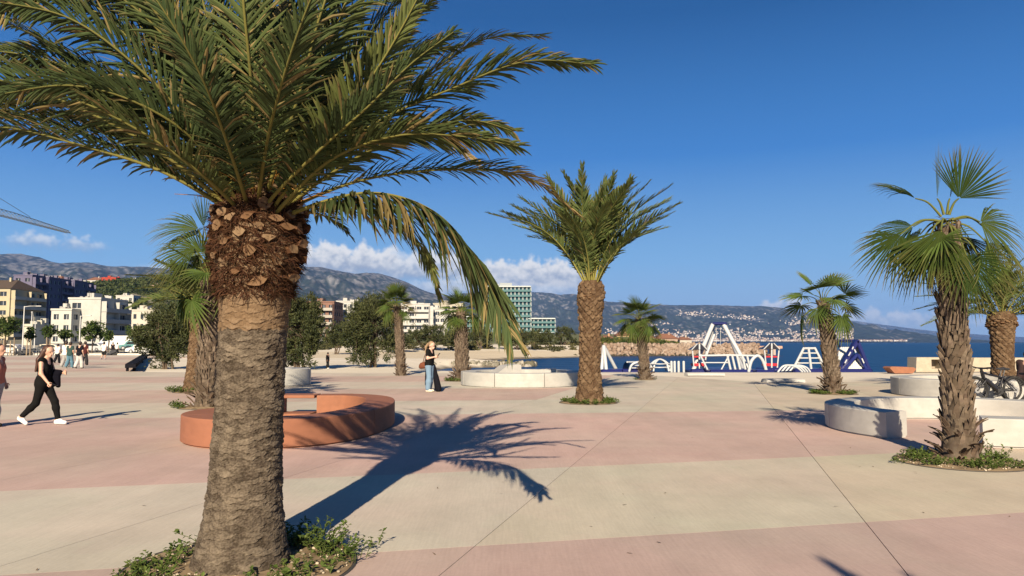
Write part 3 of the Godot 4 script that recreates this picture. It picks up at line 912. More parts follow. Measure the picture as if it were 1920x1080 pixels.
func build_ground():
	var sand_tex := tex(512, [[0.006, 4, 1.0], [0.05, 3, 0.7], [0.3, 2, 0.8]], 0.82, 1.0, 51, 1.4)
	var sand := mat("sand", Color.WHITE, 0.95, {"tex": sand_tex, "scale": Vector3.ONE * 0.11, "fine": tex(256, [[0.25, 2, 1.0]], 0.78, 1.0, 57, 1.5), "fine_scale": Vector3.ONE * 1.3, "spec": 0.2})
	var mb := MB.new()
	var xs := []; var ds := []
	var x := -900.0
	while x <= 300.0:
		xs.append(x)
		x += 30.0 if x < -260.0 else (8.0 if x < -90.0 else (4.0 if x < -30 else (0.9 if x < 70.0 else 15.0)))
	var d := -60.0
	while d <= 1200.0:
		ds.append(d)
		d += 12.0 if d < 24 else (0.7 if d < 60 else (1.4 if d < 160.0 else (14.0 if d < 720.0 else 60.0)))
	noise.seed = 8; noise.frequency = 1.0
	for dd in ds:
		for xx in xs:
			var h := ground_h(xx, dd)
			var n1 := noise.get_noise_2d(xx * 0.07, dd * 0.07)
			if dd > 46.0: h += noise.get_noise_2d(xx * 0.4, dd * 0.4) * 0.05
			var c := Color(0.80, 0.73, 0.61).lerp(Color(0.70, 0.63, 0.51), clamp(0.5 + n1, 0.0, 1.0))
			if dd > 84.0 and h < 0.2: c = Color(0.66, 0.57, 0.43)
			if dd > 60.0 and h < SEA + 0.18: c = Color(0.20, 0.17, 0.13)
			if dd > 150.0: c = c.lerp(Color(0.16, 0.17, 0.09), smoothstep(150.0, 210.0, dd))
			if xx < -38.0 and dd > 101.0: c = c.lerp(Color(0.25, 0.235, 0.20), 0.7)
			mb.vert(Vector3(xx, h, -dd), Vector3.UP, c)
	var nx := xs.size()
	for j in ds.size() - 1:
		for q in nx - 1:
			var a := j * nx + q
			mb.face(a, a + 1, a + nx); mb.face(a + 1, a + nx + 1, a + nx)
	smooth_normals(mb)
	setting("ground", mb, sand, "pale sand and pebble ground behind the paved promenade")
	# sea
	var wave := tex(512, [[0.012, 4, 1.0, 0.6], [0.05, 3, 0.55, 0.6]], 0.0, 1.0, 71, 1.2)
	var water := mat("water", Color(0.002, 0.036, 0.118), 0.3, {"vc": false, "spec": 0.05, "relief": wave, "cm": 34.0, "scale": Vector3(0.035, 0.035, 0.035)})
	var sm := MB.new()
	sm.quad(Vector3(-900, SEA, -20), Vector3(19000, SEA, -20), Vector3(19000, SEA, -16000), Vector3(-900, SEA, -16000), Color.WHITE)
	setting("sea", sm, water, "deep blue sea reaching to the horizon")

# ------------------------------------------------------------------ plaza
const COL_DX := 3.43
const COL_SLOPE := 0.279
var band_lines := [[-7.0, 0.24], [6.45, 0.228], [10.15, 0.25], [18.0, 0.12], [22.2, 0.10], [28.0, 0.10], [33.0, 0.08], [38.5, 0.08], [45.0, 0.06], [51.0, 0.06], [58.0, 0.05], [66.0, 0.05], [76.0, 0.04], [88.0, 0.04], [104.0, 0.04]]
var plaza_edge := PackedVector2Array([Vector2(-95, -7), Vector2(34, -7), Vector2(34, 43.0), Vector2(15.6, 33.0), Vector2(11.2, 31.2), Vector2(7.6, 38.0), Vector2(-0.9, 41.2), Vector2(-9.0, 41.5), Vector2(-21.3, 43.2), Vector2(-40.2, 82.5), Vector2(-33, 83.5), Vector2(-36.0, 100.0), Vector2(-95, 101)])

func cross_col_band(k: float, j: int, ex: float, eb: float) -> Vector2:
	# column line: x = -0.5 + 3.43 k + (d - 5.7) * slope; band line: d = z0 + s x
	var b: Array = band_lines[j]
	var z0: float = b[0] + eb; var s: float = b[1]
	var x0 := -0.5 + COL_DX * k - 5.7 * COL_SLOPE + ex
	var d := (z0 + s * x0) / (1.0 - s * COL_SLOPE)
	return Vector2(x0 + d * COL_SLOPE, d)

func build_plaza():
	var blotch := tex(1024, [[0.0035, 4, 1.0], [0.012, 4, 0.8], [0.02, 3, 0.7, 0.08], [0.06, 3, 0.3]], 0.75, 1.0, 91, 1.4, 0.04)
	var grit := tex(512, [[0.3, 2, 1.0], [0.05, 3, 0.6], [0.09, 2, 0.7, 0.05]], 0.80, 1.0, 97, 1.5)
	var concrete := mat("brushed_concrete", Color.WHITE, 0.82, {"tex": blotch, "scale": Vector3.ONE * 0.085, "fine": grit, "fine_scale": Vector3.ONE * 0.75, "spec": 0.3})
	var root := Node3D.new()
	root.name = "plaza"
	root.set_meta("kind", "structure"); root.set_meta("label", "brushed concrete promenade in bands of cream and pink")
	add_child(root)
	var bed := MB.new()
	var pe := PackedVector2Array()
	for p in plaza_edge: pe.append(Vector2(p.x, -p.y))
	bed.prism(pe, -0.3, -0.022, Color(0.10, 0.085, 0.07))
	part(root, "joint_bed", bed, mat("bed", Color.WHITE, 0.95))
	rng.seed = 77
	for k in range(-26, 11):
		for j in band_lines.size() - 1:
			var g := 0.004; var e := 0.0012
			var poly := PackedVector2Array([cross_col_band(k, j, g, e), cross_col_band(k + 1, j, -g, e), cross_col_band(k + 1, j + 1, -g, -e), cross_col_band(k, j + 1, g, -e)])
			var pink := false
			if j == 0 or j == 2: pink = true
			elif k < -1 and j >= 4: pink = (j % 2 == 0)
			var warm: float = clamp((k + 1) * 0.5, 0.0, 1.0)
			var c := Color(0.59, 0.54, 0.45).lerp(Color(0.58, 0.51, 0.39), warm)
			if k < -3 and j > 2: c = Color(0.60, 0.53, 0.435)
			if pink: c = (Color(0.575, 0.43, 0.372) if j > 0 else Color(0.525, 0.40, 0.352)) if j < 4 else Color(0.56, 0.43, 0.36)
			if j > 3 and not pink and k >= -1: c = c.lerp(Color(0.62, 0.56, 0.45), 0.6 if k < 0 else 0.1)
			c = jit(c, 0.035)
			for q in Geometry2D.intersect_polygons(poly, plaza_edge):
				if q.size() < 3: continue
				var flip := PackedVector2Array()
				for p in q: flip.append(Vector2(p.x, -p.y))
				var mb := MB.new()
				mb.prism(flip, -0.05, 0.0, c)
				part(root, "paving_slab", mb, concrete)

func ring_path(cx: float, cd: float, r: float, a0: float, a1: float, n: int) -> Array:   # angles in degrees, 0 = +x, 90 = away
	var out := []
	for k in n + 1:
		var a := deg_to_rad(lerp(a0, a1, float(k) / n))
		out.append(Vector3(cx + cos(a) * r, 0, -(cd + sin(a) * r)))
	return out

func bench_section(w: float, h: float) -> PackedVector2Array:
	var b := 0.018
	var g := 0.035
	return PackedVector2Array([Vector2(-w / 2 + g, 0.0), Vector2(w / 2 - g, 0.0), Vector2(w / 2 - g, 0.03), Vector2(w / 2, 0.03), Vector2(w / 2, h - b), Vector2(w / 2 - b * 0.3, h - b * 0.3), Vector2(w / 2 - b, h), Vector2(-w / 2 + b, h), Vector2(-w / 2 + b * 0.3, h - b * 0.3), Vector2(-w / 2, h - b), Vector2(-w / 2, 0.03), Vector2(-w / 2 + g, 0.03)])

# a bench cast in segments with open joints between them
func seg_bench(t: Node3D, path: Array, w: float, h: float, pieces: int, m: Material, col: Color):
	var n := path.size() - 1
	for k in pieces:
		var a := int(round(float(n) * k / pieces)); var b := int(round(float(n) * (k + 1) / pieces))
		var sub := []
		for q in range(a, b + 1): sub.append(path[q])
		var d0: Vector3 = (sub[1] - sub[0]).normalized(); var d1: Vector3 = (sub[-1] - sub[-2]).normalized()
		if k > 0: sub[0] += d0 * 0.005
		if k < pieces - 1: sub[-1] -= d1 * 0.005
		var mb := MB.new()
		mb.sweep(sub, bench_section(w, h), jit(col, 0.03))
		part(t, "bench_segment", mb, m)

func build_benches():
	rng.seed = 300
	var stain := tex(512, [[0.008, 4, 1.0], [0.03, 3, 0.7], [0.2, 2, 0.35], [0.02, 3, 0.6, 6.0]], 0.72, 1.0, 111, 1.5)
	var white := mat("white_concrete", Color.WHITE, 0.6, {"tex": stain, "scale": Vector3.ONE * 0.4, "spec": 0.35})
	var orange := mat("orange_concrete", Color.WHITE, 0.7, {"tex": stain, "scale": Vector3.ONE * 0.45, "spec": 0.3})
	var wc := Color(0.44, 0.435, 0.408)
	var oc := Color(0.30, 0.130, 0.078)
	# orange curved bench behind the big palm
	var t := thing("curved_bench", "orange concrete bench curling round behind the big palm trunk", "bench")
	var cp := [Vector3(-4.55, 0, -17.78), Vector3(-3.75, 0, -17.75), Vector3(-3.05, 0, -16.95), Vector3(-2.74, 0, -15.4), Vector3(-2.84, 0, -13.9), Vector3(-3.2, 0, -12.85), Vector3(-3.85, 0, -12.34), Vector3(-4.75, 0, -12.36), Vector3(-5.36, 0, -12.95), Vector3(-5.5, 0, -13.7), Vector3(-5.2, 0, -14.3)]
	seg_bench(t, smooth_curve(cp, 10), 0.62, 0.47, 5, orange, oc)
	# recessed niche at its far end: dark box framed by the end block
	var nb := MB.new()
	nb.cbox(Vector3(-5.05, 0.44, -17.78), Vector3(0.9, 0.07, 0.62), 0.01, oc); nb.cbox(Vector3(-5.46, 0.2, -17.78), Vector3(0.09, 0.4, 0.62), 0.008, oc)
	nb.box(Vector3(-5.05, 0.025, -17.78), Vector3(0.72, 0.05, 0.6), oc)
	part(t, "niche", nb, orange)
	# white ring in the middle, with sloping loungers inside
	t = thing("ring_bench", "large white ring bench with sloped backrests, beside the shaggy fan palm", "bench")
	seg_bench(t, ring_path(0.38, 30.4, 2.15, -205, 155, 72), 0.6, 0.54, 8, white, wc)
	for e in [[-0.30, 30.0, 1.1, 0.84, 0.35], [0.95, 30.3, 1.5, 0.66, -0.3]]:
		var mb := MB.new()
		mb.extrude(PackedVector2Array([Vector2(-e[2] / 2, 0), Vector2(e[2] / 2, 0), Vector2(e[2] / 2, e[3] * 0.96), Vector2(e[2] / 2 - 0.14, e[3]), Vector2(e[2] / 2 - 0.6, e[3] * 0.93), Vector2(-e[2] / 2, e[3] * 0.5)]), 0.9, Transform3D(Basis(Vector3.UP, e[4]), Vector3(e[0], 0.0, -e[1])), wc)
		part(t, "lounger", mb, white)
	# white drum bench behind the trunk
	t = thing("ring_bench", "small white round bench partly hidden by the big palm trunk", "bench")
	seg_bench(t, ring_path(-9.6, 30.2, 1.1, -180, 180, 48), 0.7, 0.66, 4, white, wc)
	# open white ring on the right
	t = thing("ring_bench", "broken white ring bench on pink paving behind the rough fan palm", "bench")
	seg_bench(t, ring_path(8.95, 14.6, 2.38, 209, -119, 96), 0.56, 0.47, 9, white, wc)
	# second ring behind
	t = thing("ring_bench", "white ring bench behind the parked bicycles", "bench")
	seg_bench(t, ring_path(14.75, 24.3, 1.95, 230, -120, 72), 0.55, 0.56, 7, white, wc)
	# orange shell bench and cast blocks at the edge
	var mb := MB.new()
	mb.extrude(PackedVector2Array([Vector2(-0.72, 0.30), Vector2(-0.45, 0.0), Vector2(0.55, 0.0), Vector2(0.74, 0.24), Vector2(0.60, 0.33), Vector2(0.0, 0.36), Vector2(-0.60, 0.37)]), 0.8, Transform3D(Basis(), gnd(1686, 699.5)), oc)
	single("low_bench", mb, orange, "low orange boat-shaped bench at the edge of the sand", "bench")
	t = thing("kiosk_block", "cream concrete block with slanted side and dark recess by the sea", "concrete block", gnd(1733, 697))
	mb = MB.new()
	var bw := Color(0.42, 0.365, 0.28)
	mb.extrude(PackedVector2Array([Vector2(-0.75, 0), Vector2(0.16, 0), Vector2(0.16, 0.84), Vector2(-0.68, 0.84)]), 1.0, Transform3D(Basis(), Vector3(0, 0, 0)), bw)
	mb.box(Vector3(0.50, 0.10, 0), Vector3(0.67, 0.2, 0.98), bw); mb.box(Vector3(0.50, 0.78, 0), Vector3(0.67, 0.12, 0.98), bw); mb.box(Vector3(0.50, 0.45, -0.42), Vector3(0.67, 0.54, 0.12), bw * 0.9)
	mb.box(Vector3(0.90, 0.42, 0), Vector3(0.12, 0.84, 1.0), bw)
	part(t, "shell", mb, white)
	t = thing("low_wall", "cream concrete wall along the shore behind the bicycles", "wall", gnd(1850, 697))
	for k in 3:
		mb = MB.new()
		mb.cbox(Vector3(-2.0 + k * 2.6 + 1.2, 0.41, 0), Vector3(2.58, 0.82, 0.6), 0.015, bw)
		part(t, "wall_block", mb, white)
	# low white humps on the sand side
	for e in [[1322, 704.0, 2.0, "long low white concrete lip at the paving edge, below the swing frame"], [1470, 716.5, 1.75, "low white concrete lip at the paving edge, beside the fan palm"]]:
		mb = MB.new()
		var g := gnd(e[0], e[1])
		mb.sweep(smooth_curve([g + Vector3(-e[2] / 2, 0, 0.05), g + Vector3(-e[2] / 6, 0, -0.1), g + Vector3(e[2] / 6, 0, -0.1), g + Vector3(e[2] / 2, 0, 0.05)], 6), PackedVector2Array([Vector2(-0.22, 0), Vector2(0.22, 0), Vector2(0.19, 0.10), Vector2(0.10, 0.15), Vector2(-0.10, 0.15), Vector2(-0.19, 0.10)]), wc)
		single("low_kerb", mb, white, e[3], "kerb", "low white kerbs")
	# dark planter kerb on the left
	t = thing("planter_kerb", "dark steel kerb of the planting bed on the sand, beyond the walking woman", "kerb")
	mb = MB.new()
	var dk := Color(0.014, 0.014, 0.017)
	var pk := [gnd(244, 697), gnd(272, 671.5), gnd(330, 671.5)]
	mb.sweep([pk[0], pk[1]], PackedVector2Array([Vector2(-0.28, 0.22), Vector2(0.28, 0.22), Vector2(0.28, 0.44), Vector2(-0.28, 0.44)]), dk)
	mb.sweep([pk[1] + Vector3(-0.3, 0.002, -0.3), pk[2] + Vector3(0, 0.002, -0.3)], PackedVector2Array([Vector2(-0.28, 0.22), Vector2(0.28, 0.22), Vector2(0.28, 0.44), Vector2(-0.28, 0.44)]), Color(0.06, 0.04, 0.03))
	part(t, "seat_beam", mb, mat("dark_steel", Color.WHITE, 0.8, {"spec": 0.1}))
	for f in [0.02, 0.5, 0.97]:
		for s in [-0.2, 0.2]:
			mb = MB.new()
			mb.box((pk[0] as Vector3).lerp(pk[1], f) + Vector3(s, 0.11, 0), Vector3(0.12, 0.22, 0.12), dk)
			part(t, "leg", mb, mats["dark_steel"])

# ------------------------------------------------------------------ mountains
func ridge(called: String, label: String, prof: Array, depth: float, foot: float, behind: float, low_h: float, rock: float, sd: int, rocky_from := 0.35):
	var m := mat("mountain", Color.WHITE, 0.95, {"tex": tex(512, [[0.02, 4, 1.0], [0.1, 3, 0.8]], 0.40, 1.0, 141, 2.2), "scale": Vector3.ONE * 0.0011, "spec": 0.1})
	var pts := []
	for p in prof: pts.append(at(p[0], p[1], depth))
	var n := 420; var rows := 120
	noise.seed = sd; noise.frequency = 1.0; noise.fractal_octaves = 5
	var mb := MB.new()
	var x0: float = pts[0].x; var x1: float = pts[-1].x
	var seg := 0
	var hs := []
	for q in n + 1:
		var x: float = lerp(x0, x1, float(q) / n)
		while seg < pts.size() - 2 and pts[seg + 1].x < x: seg += 1
		hs.append(lerp(pts[seg].y, pts[seg + 1].y, clamp((x - pts[seg].x) / (pts[seg + 1].x - pts[seg].x), 0.0, 1.0)))
	for j in rows + 1:
		var t := float(j) / (rows - 10)
		for q in n + 1:
			var x: float = lerp(x0, x1, float(q) / n)
			var h: float = hs[q]
			var d: float = lerp(foot, depth, t) if t <= 1.0 else lerp(depth, behind, (t - 1.0) * (rows - 10) / 10.0)
			var rid: float = 1.0 - abs(noise.get_noise_2d(x * 0.0011, d * 0.00075)) * 2.0
			var fine: float = noise.get_noise_2d(x * 0.005, d * 0.004)
			var f: float = pow(clamp(t, 0.0, 1.0), 1.35)
			if t > 1.0: f = 1.0 - (t - 1.0) * 3.0
			var y: float = low_h + (h - low_h) * f + (rid * 0.16 * h + fine * 0.07 * h) * 4.0 * clamp(t * (1.0 - t), 0.0, 0.25)
			if t >= 1.0: y += fine * h * 0.012
			var xx: float = x * (d / depth if sd % 2 == 0 else 1.0)
			var r2: float = noise.get_noise_2d(x * 0.0042 + 50.0, d * 0.0032) * 0.7 + noise.get_noise_2d(x * 0.022, d * 0.014 + 70.0) * 1.1
			var k: float = smoothstep(-0.08, 0.42, r2 + rock + (t - rocky_from) * 0.45)
			mb.vert(Vector3(x, y, -d), Vector3.UP, Color(0.042, 0.058, 0.046).lerp(Color(0.245, 0.245, 0.245), k))
	var w := n + 1
	for j in rows:
		for q in n:
			var a := j * w + q
			mb.face(a, a + 1, a + w); mb.face(a + 1, a + w + 1, a + w)
	smooth_normals(mb)
	setting(called, mb, m, label)

func build_mountains():
	ridge("mountain_range", "grey limestone mountain range behind the town", [[-700, 520], [-300, 500], [-80, 488], [0, 480], [40, 476], [72, 482], [100, 492], [132, 498], [166, 492], [200, 499], [250, 500], [300, 502], [350, 506], [420, 514], [480, 518], [530, 506], [565, 502], [600, 500], [632, 507], [673, 515], [706, 512], [733, 518], [765, 530], [795, 545], [850, 560], [920, 580], [1000, 610], [1040, 628]], 6500.0, 1500.0, 7400.0, 6.0, -0.12, 16, 0.45)
	ridge("hills", "long grey-green hills across the bay", [[640, 600], [720, 575], [800, 560], [870, 550], [930, 546], [996, 548], [1032, 549], [1050, 553], [1074, 551], [1110, 556], [1140, 566], [1190, 568], [1254, 572], [1335, 572], [1393, 574], [1431, 574], [1465, 577], [1489, 585], [1508, 592], [1528, 590], [1551, 601], [1575, 609], [1599, 619], [1616, 626], [1632, 627], [1640, 633]], 8200.0, 5600.0, 9200.0, -2.0, -0.40, 17, 0.3)
	ridge("headland", "low dark headland at the end of the far shore", [[1560, 640], [1585, 634], [1612, 628], [1632, 624.5], [1650, 625], [1668, 631], [1682, 636.5], [1712, 640.5], [1730, 642.5]], 7000.0, 6500.0, 7300.0, -2.0, -0.6, 19, 0.5)
	ridge("far_mountains", "pale distant mountains beyond the bay", [[1380, 610], [1450, 596], [1520, 588], [1590, 600], [1680, 612], [1760, 622], [1850, 628], [1950, 634], [2050, 641]], 14500.0, 13500.0, 15300.0, -2.0, -0.3, 21, 0.4)
	# white towns on the far shore: too small and many to tell apart
	rng.seed = 900
	var hm := MB.new()
	hm.box(Vector3(0, 0.5, 0), Vector3(1, 1, 1), Color.WHITE)
	hm.quad(Vector3(-0.55, 1.0, 0.55), Vector3(0.55, 1.0, 0.55), Vector3(0.55, 1.35, 0), Vector3(-0.55, 1.35, 0), Color(0.75, 0.55, 0.45))
	hm.quad(Vector3(0.55, 1.0, -0.55), Vector3(-0.55, 1.0, -0.55), Vector3(-0.55, 1.35, 0), Vector3(0.55, 1.35, 0), Color(0.75, 0.55, 0.45))
	var mm := MultiMesh.new()
	mm.transform_format = MultiMesh.TRANSFORM_3D
	mm.use_colors = true
	mm.mesh = hm.commit()
	var list := []
	for k in 2600:
		var px := rng.randf_range(1020, 1700)
		var f := pow(rng.randf(), 2.6)
		var py: float = lerp(639.5, 616.0 if px < 1600 else 636.0, f)
		var depth: float = lerp(5620.0, 6350.0, f)
		if px > 1590: depth -= 0.0
		if hash2(int(px / 14), int(f * 4)) < 0.25 and f > 0.15: continue
		list.append([px, py, depth])
	for k in 380:
		var c: Array = [[1330, 592, 60], [1390, 597, 50], [1300, 588, 30], [1240, 612, 40], [1440, 612, 60], [1500, 606, 30], [1180, 620, 50]][rng.randi_range(0, 6)]
		list.append([c[0] + rng.randfn() * c[2] * 0.5, c[1] + rng.randfn() * 3.0, lerp(6350.0, 7200.0, clamp((620.0 - c[1]) / 30.0, 0.0, 1.0))])
	mm.instance_count = list.size()
	for k in list.size():
		var e: Array = list[k]
		var p := at(e[0], e[1], e[2])
		var sc := Vector3(rng.randf_range(6, 15), rng.randf_range(5, 10), rng.randf_range(8, 12))
		mm.set_instance_transform(k, Transform3D(Basis(Vector3.UP, rng.randf_range(-0.5, 0.5)) * Basis.from_scale(sc), p - Vector3.UP * 2.0))
		mm.set_instance_color(k, [Color(0.50, 0.49, 0.47), Color(0.40, 0.36, 0.31), Color(0.50, 0.48, 0.45), Color(0.24, 0.22, 0.20)][rng.randi_range(0, 3)])
	var town := MultiMeshInstance3D.new()
	town.name = "far_town"
	town.multimesh = mm
	town.material_override = mat("far_house", Color.WHITE, 0.8)
	town.set_meta("kind", "stuff"); town.set_meta("label", "white houses of the towns along the far shore"); town.set_meta("category", "town")
	add_child(town)

func custom_fans(t: Node3D, base: Vector3, top: Vector3, list: Array):
	for e in list:
		var hub := at(e[0], e[1], e[2]) - base
		var tip := at(e[3], e[4], e[5]) - base
		var nrm: Vector3 = e[6].normalized()
		var d := tip - hub
		if abs(d.normalized().dot(nrm)) > 0.8: nrm = (nrm + Vector3.UP).normalized()
		nrm = (nrm - d.normalized() * nrm.dot(d.normalized())).normalized()
		var mb := MB.new()
		var green := Color(0.024, 0.042, 0.012).lerp(Color(0.052, 0.072, 0.018), rng.randf())
		fan(mb, top + (hub - top).normalized() * 0.08, hub, d, nrm, e[7], e[8], green, Color(0.13, 0.14, 0.042), {"droop": e[9], "cone": 0.12, "blades": int(12 + e[8] * 8.5), "bow": Vector3.UP * 0.14 * hub.distance_to(top)})
		part(t, "fan_leaf", mb, leaf_mat)

func build_palms():
	great_palm()
	date_palm("tall date palm with diamond-patterned trunk and upswept fronds in mid plaza", gnd(1105, 756), 3.40, [Vector2(-0.04, 0.42), Vector2(0.2, 0.36), Vector2(0.8, 0.275), Vector2(1.6, 0.255), Vector2(2.2, 0.275), Vector2(2.8, 0.335), Vector2(3.1, 0.345), Vector2(3.3, 0.31), Vector2(3.45, 0.22)], Vector3(0.08, 0, 0), 11, {"bulge": 0.34, "leaf": 1.48, "el_lo": 47.0, "n": 46, "relief": 0.065, "row": 0.10, "cells": 10, "stub_zone": 0.5, "stubs": 40})
	date_palm("thick date palm behind the bicycles, fronds spreading over the sea wall", gnd(1882, 733), 2.75, [Vector2(-0.04, 0.46), Vector2(0.2, 0.42), Vector2(0.9, 0.33), Vector2(1.9, 0.34), Vector2(2.4, 0.41), Vector2(2.65, 0.40), Vector2(2.8, 0.28)], Vector3(0.05, 0, 0), 12, {"leaf": 1.12, "el_lo": 5.0, "n": 40, "relief": 0.05, "bulge": 0.46, "stub_zone": 0.5})
	date_palm("slim date palm with bushy crown, left of the big trunk beyond a fan palm", gnd(366, 735), 3.15, [Vector2(-0.04, 0.42), Vector2(0.2, 0.38), Vector2(0.9, 0.30), Vector2(2.1, 0.29), Vector2(2.7, 0.36), Vector2(3.0, 0.36), Vector2(3.2, 0.22)], Vector3(0.15, 0, 0), 13, {"leaf": 1.0, "el_lo": 10.0, "n": 40, "relief": 0.045, "bulge": 0.37, "stub_zone": 0.6})
	# stands behind the viewer; only the tip of its shadow falls into the picture
	date_palm("date palm standing behind the viewer", Vector3(2.0, 0, 4.45), 3.0, [Vector2(-0.04, 0.44), Vector2(0.3, 0.36), Vector2(1.8, 0.33), Vector2(2.6, 0.40), Vector2(3.05, 0.25)], Vector3(0.0, 0, 0), 14, {"leaf": 0.95, "el_lo": 20.0, "n": 30})
	# the rough fan palm on the right
	var b := gnd(1800, 862)
	var t := fan_palm("rough fan palm with upright spear leaves, in front of the broken white ring", b, 3.35, 0.20, 0.125, at(1776, 425, -b.z) - b - Vector3.UP * 3.35, 21, {"per": 9, "n": 5, "el_hi": -25.0, "el_lo": -60.0, "dead": 0.7})
	var top := at(1774, 412, -b.z) - b
	var K := -b.z / 11.0
	var near := Vector3(0, 0.3, 1)
	var L := [[1757, 372, 11.0, 1756, 265, 11.0, near, 0.86, 0.2, 0.0], [1781, 372, 11.0, 1800, 262, 11.0, near, 0.88, 0.28, 0.0],
		[1798, 372, 10.9, 1852, 268, 10.8, Vector3(-0.2, 0.1, 1), 0.88, 2.3, 0.04], [1716, 372, 11.1, 1610, 318, 11.3, Vector3(0.5, 0.8, 0.25), 0.82, 1.7, 0.3],
		[1688, 440, 10.9, 1636, 530, 10.8, Vector3(-0.25, 0.1, 1.0), 0.86, 2.5, 0.2], [1764, 432, 10.5, 1736, 548, 10.4, Vector3(-0.15, 0.1, 1), 0.93, 2.0, 0.10], [1812, 480, 10.5, 1858, 570, 10.45, Vector3(0.12, 0.1, 1), 0.92, 2.9, 0.08], [1728, 450, 11.3, 1700, 560, 11.5, Vector3(-0.2, 0.2, 0.9), 0.84, 2.2, 0.2], [1800, 425, 11.4, 1838, 470, 11.8, Vector3(0.2, 0.5, 0.6), 0.6, 2.6, 0.3],
		[1742, 446, 10.7, 1690, 535, 10.6, Vector3(-0.3, 0.25, 0.9), 0.8, 1.8, 0.2], [1790, 452, 10.7, 1790, 560, 10.5, Vector3(0.05, 0.25, 0.95), 0.8, 1.7, 0.15], [1712, 425, 11.2, 1640, 440, 11.4, Vector3(-0.2, 0.7, 0.6), 0.8, 2.4, 0.4], [1850, 455, 10.9, 1905, 540, 10.9, Vector3(0.3, 0.2, 0.9), 0.78, 2.2, 0.2], [1838, 416, 11.0, 1908, 432, 11.0, Vector3(0.1, 0.35, 0.9), 0.74, 2.8, 0.35], [1725, 440, 11.5, 1660, 470, 12.0, Vector3(-0.4, 0.8, 0.3), 0.75, 2.8, 0.35], [1805, 445, 11.7, 1850, 500, 12.2, Vector3(0.2, 0.8, 0.1), 0.75, 2.8, 0.4],
		[1780, 440, 11.5, 1765, 520, 12.0, Vector3(0, 0.5, -0.7), 0.8, 2.2, 0.25], [1866, 448, 11.6, 1925, 500, 11.9, Vector3(0.4, 0.6, 0.5), 0.7, 2.4, 0.4]]
	for e in L: e[2] *= K; e[5] *= K
	rng.seed = 22
	custom_fans(t, b, top, L)
	fan_palm("middle-sized fan palm with shaggy trunk foot, left of the blue slide", gnd(1562, 738), 3.05, 0.24, 0.165, Vector3(-0.25, 0, 0), 24, {"n": 17, "el_hi": 70.0, "el_lo": -24.0, "leaf": 1.12, "per": 9})
	fan_palm("small fan palm standing in front of the inflatable arches", gnd(1210, 712), 2.75, 0.22, 0.155, Vector3(-0.25, 0, 0), 25, {"n": 30, "el_hi": 80.0, "el_lo": -28.0, "leaf": 0.98, "per": 8})
	fan_palm("fan palm with one dry orange leaf, at the edge of the sand", gnd(752, 704), 3.55, 0.215, 0.165, Vector3(-0.25, 0, 0), 27, {"n": 24, "el_hi": 80.0, "el_lo": -5.0, "leaf": 1.02, "per": 8, "dead": 0.25})
	fan_palm("shaggy fan palm between the standing woman and the large white ring", gnd(866, 714), 3.05, 0.28, 0.185, Vector3(-0.05, 0, 0), 29, {"n": 24, "el_hi": 75.0, "el_lo": -12.0, "leaf": 1.0, "per": 9})
	# fan palm on the left, half hidden by the big trunk
	b = gnd(388, 764)
	t = fan_palm("fan palm half hidden by the big palm trunk, leaves reaching left", b, 3.35, 0.26, 0.19, Vector3(0.02, 0, 0), 31, {"n": 16, "el_hi": 80.0, "el_lo": -45.0, "leaf": 1.15, "per": 9})
	top = Vector3(0.02, 3.35, 0)
	var q := -b.z
	rng.seed = 32
	custom_fans(t, b, top, [[372, 430, q, 262, 398, q + 0.2, Vector3(0.1, 0.6, 0.8), 1.5, 1.5, 0.3], [366, 468, q - 0.4, 300, 475, q - 0.6, Vector3(-0.2, 0.4, 0.9), 1.2, 2.3, 0.4], [368, 500, q - 0.2, 285, 522, q - 0.4, Vector3(-0.2, 0.5, 0.8), 1.15, 1.6, 0.25], [382, 425, q, 376, 350, q, near, 1.0, 0.9, 0.02], [372, 478, q + 0.2, 326, 560, q + 0.3, Vector3(-0.3, 0.3, 0.9), 1.15, 1.9, 0.25], [370, 440, q + 0.4, 300, 440, q + 0.8, Vector3(-0.1, 0.8, 0.5), 1.2, 2.4, 0.4]])

# ------------------------------------------------------------------ trees, shrubs and ground cover
func leaf_quad(mb: MB, p: Vector3, d: Vector3, w: Vector3, L: float, W: float, c: Color):
	var nn := w.cross(d).normalized()
	var k := mb.vert(p, nn, c)
	mb.vert(p + d * L * 0.5 + w * W, nn, c); mb.vert(p + d * L, nn, c); mb.vert(p + d * L * 0.5 - w * W, nn, c)
	mb.face(k, k + 1, k + 2); mb.face(k, k + 2, k + 3)

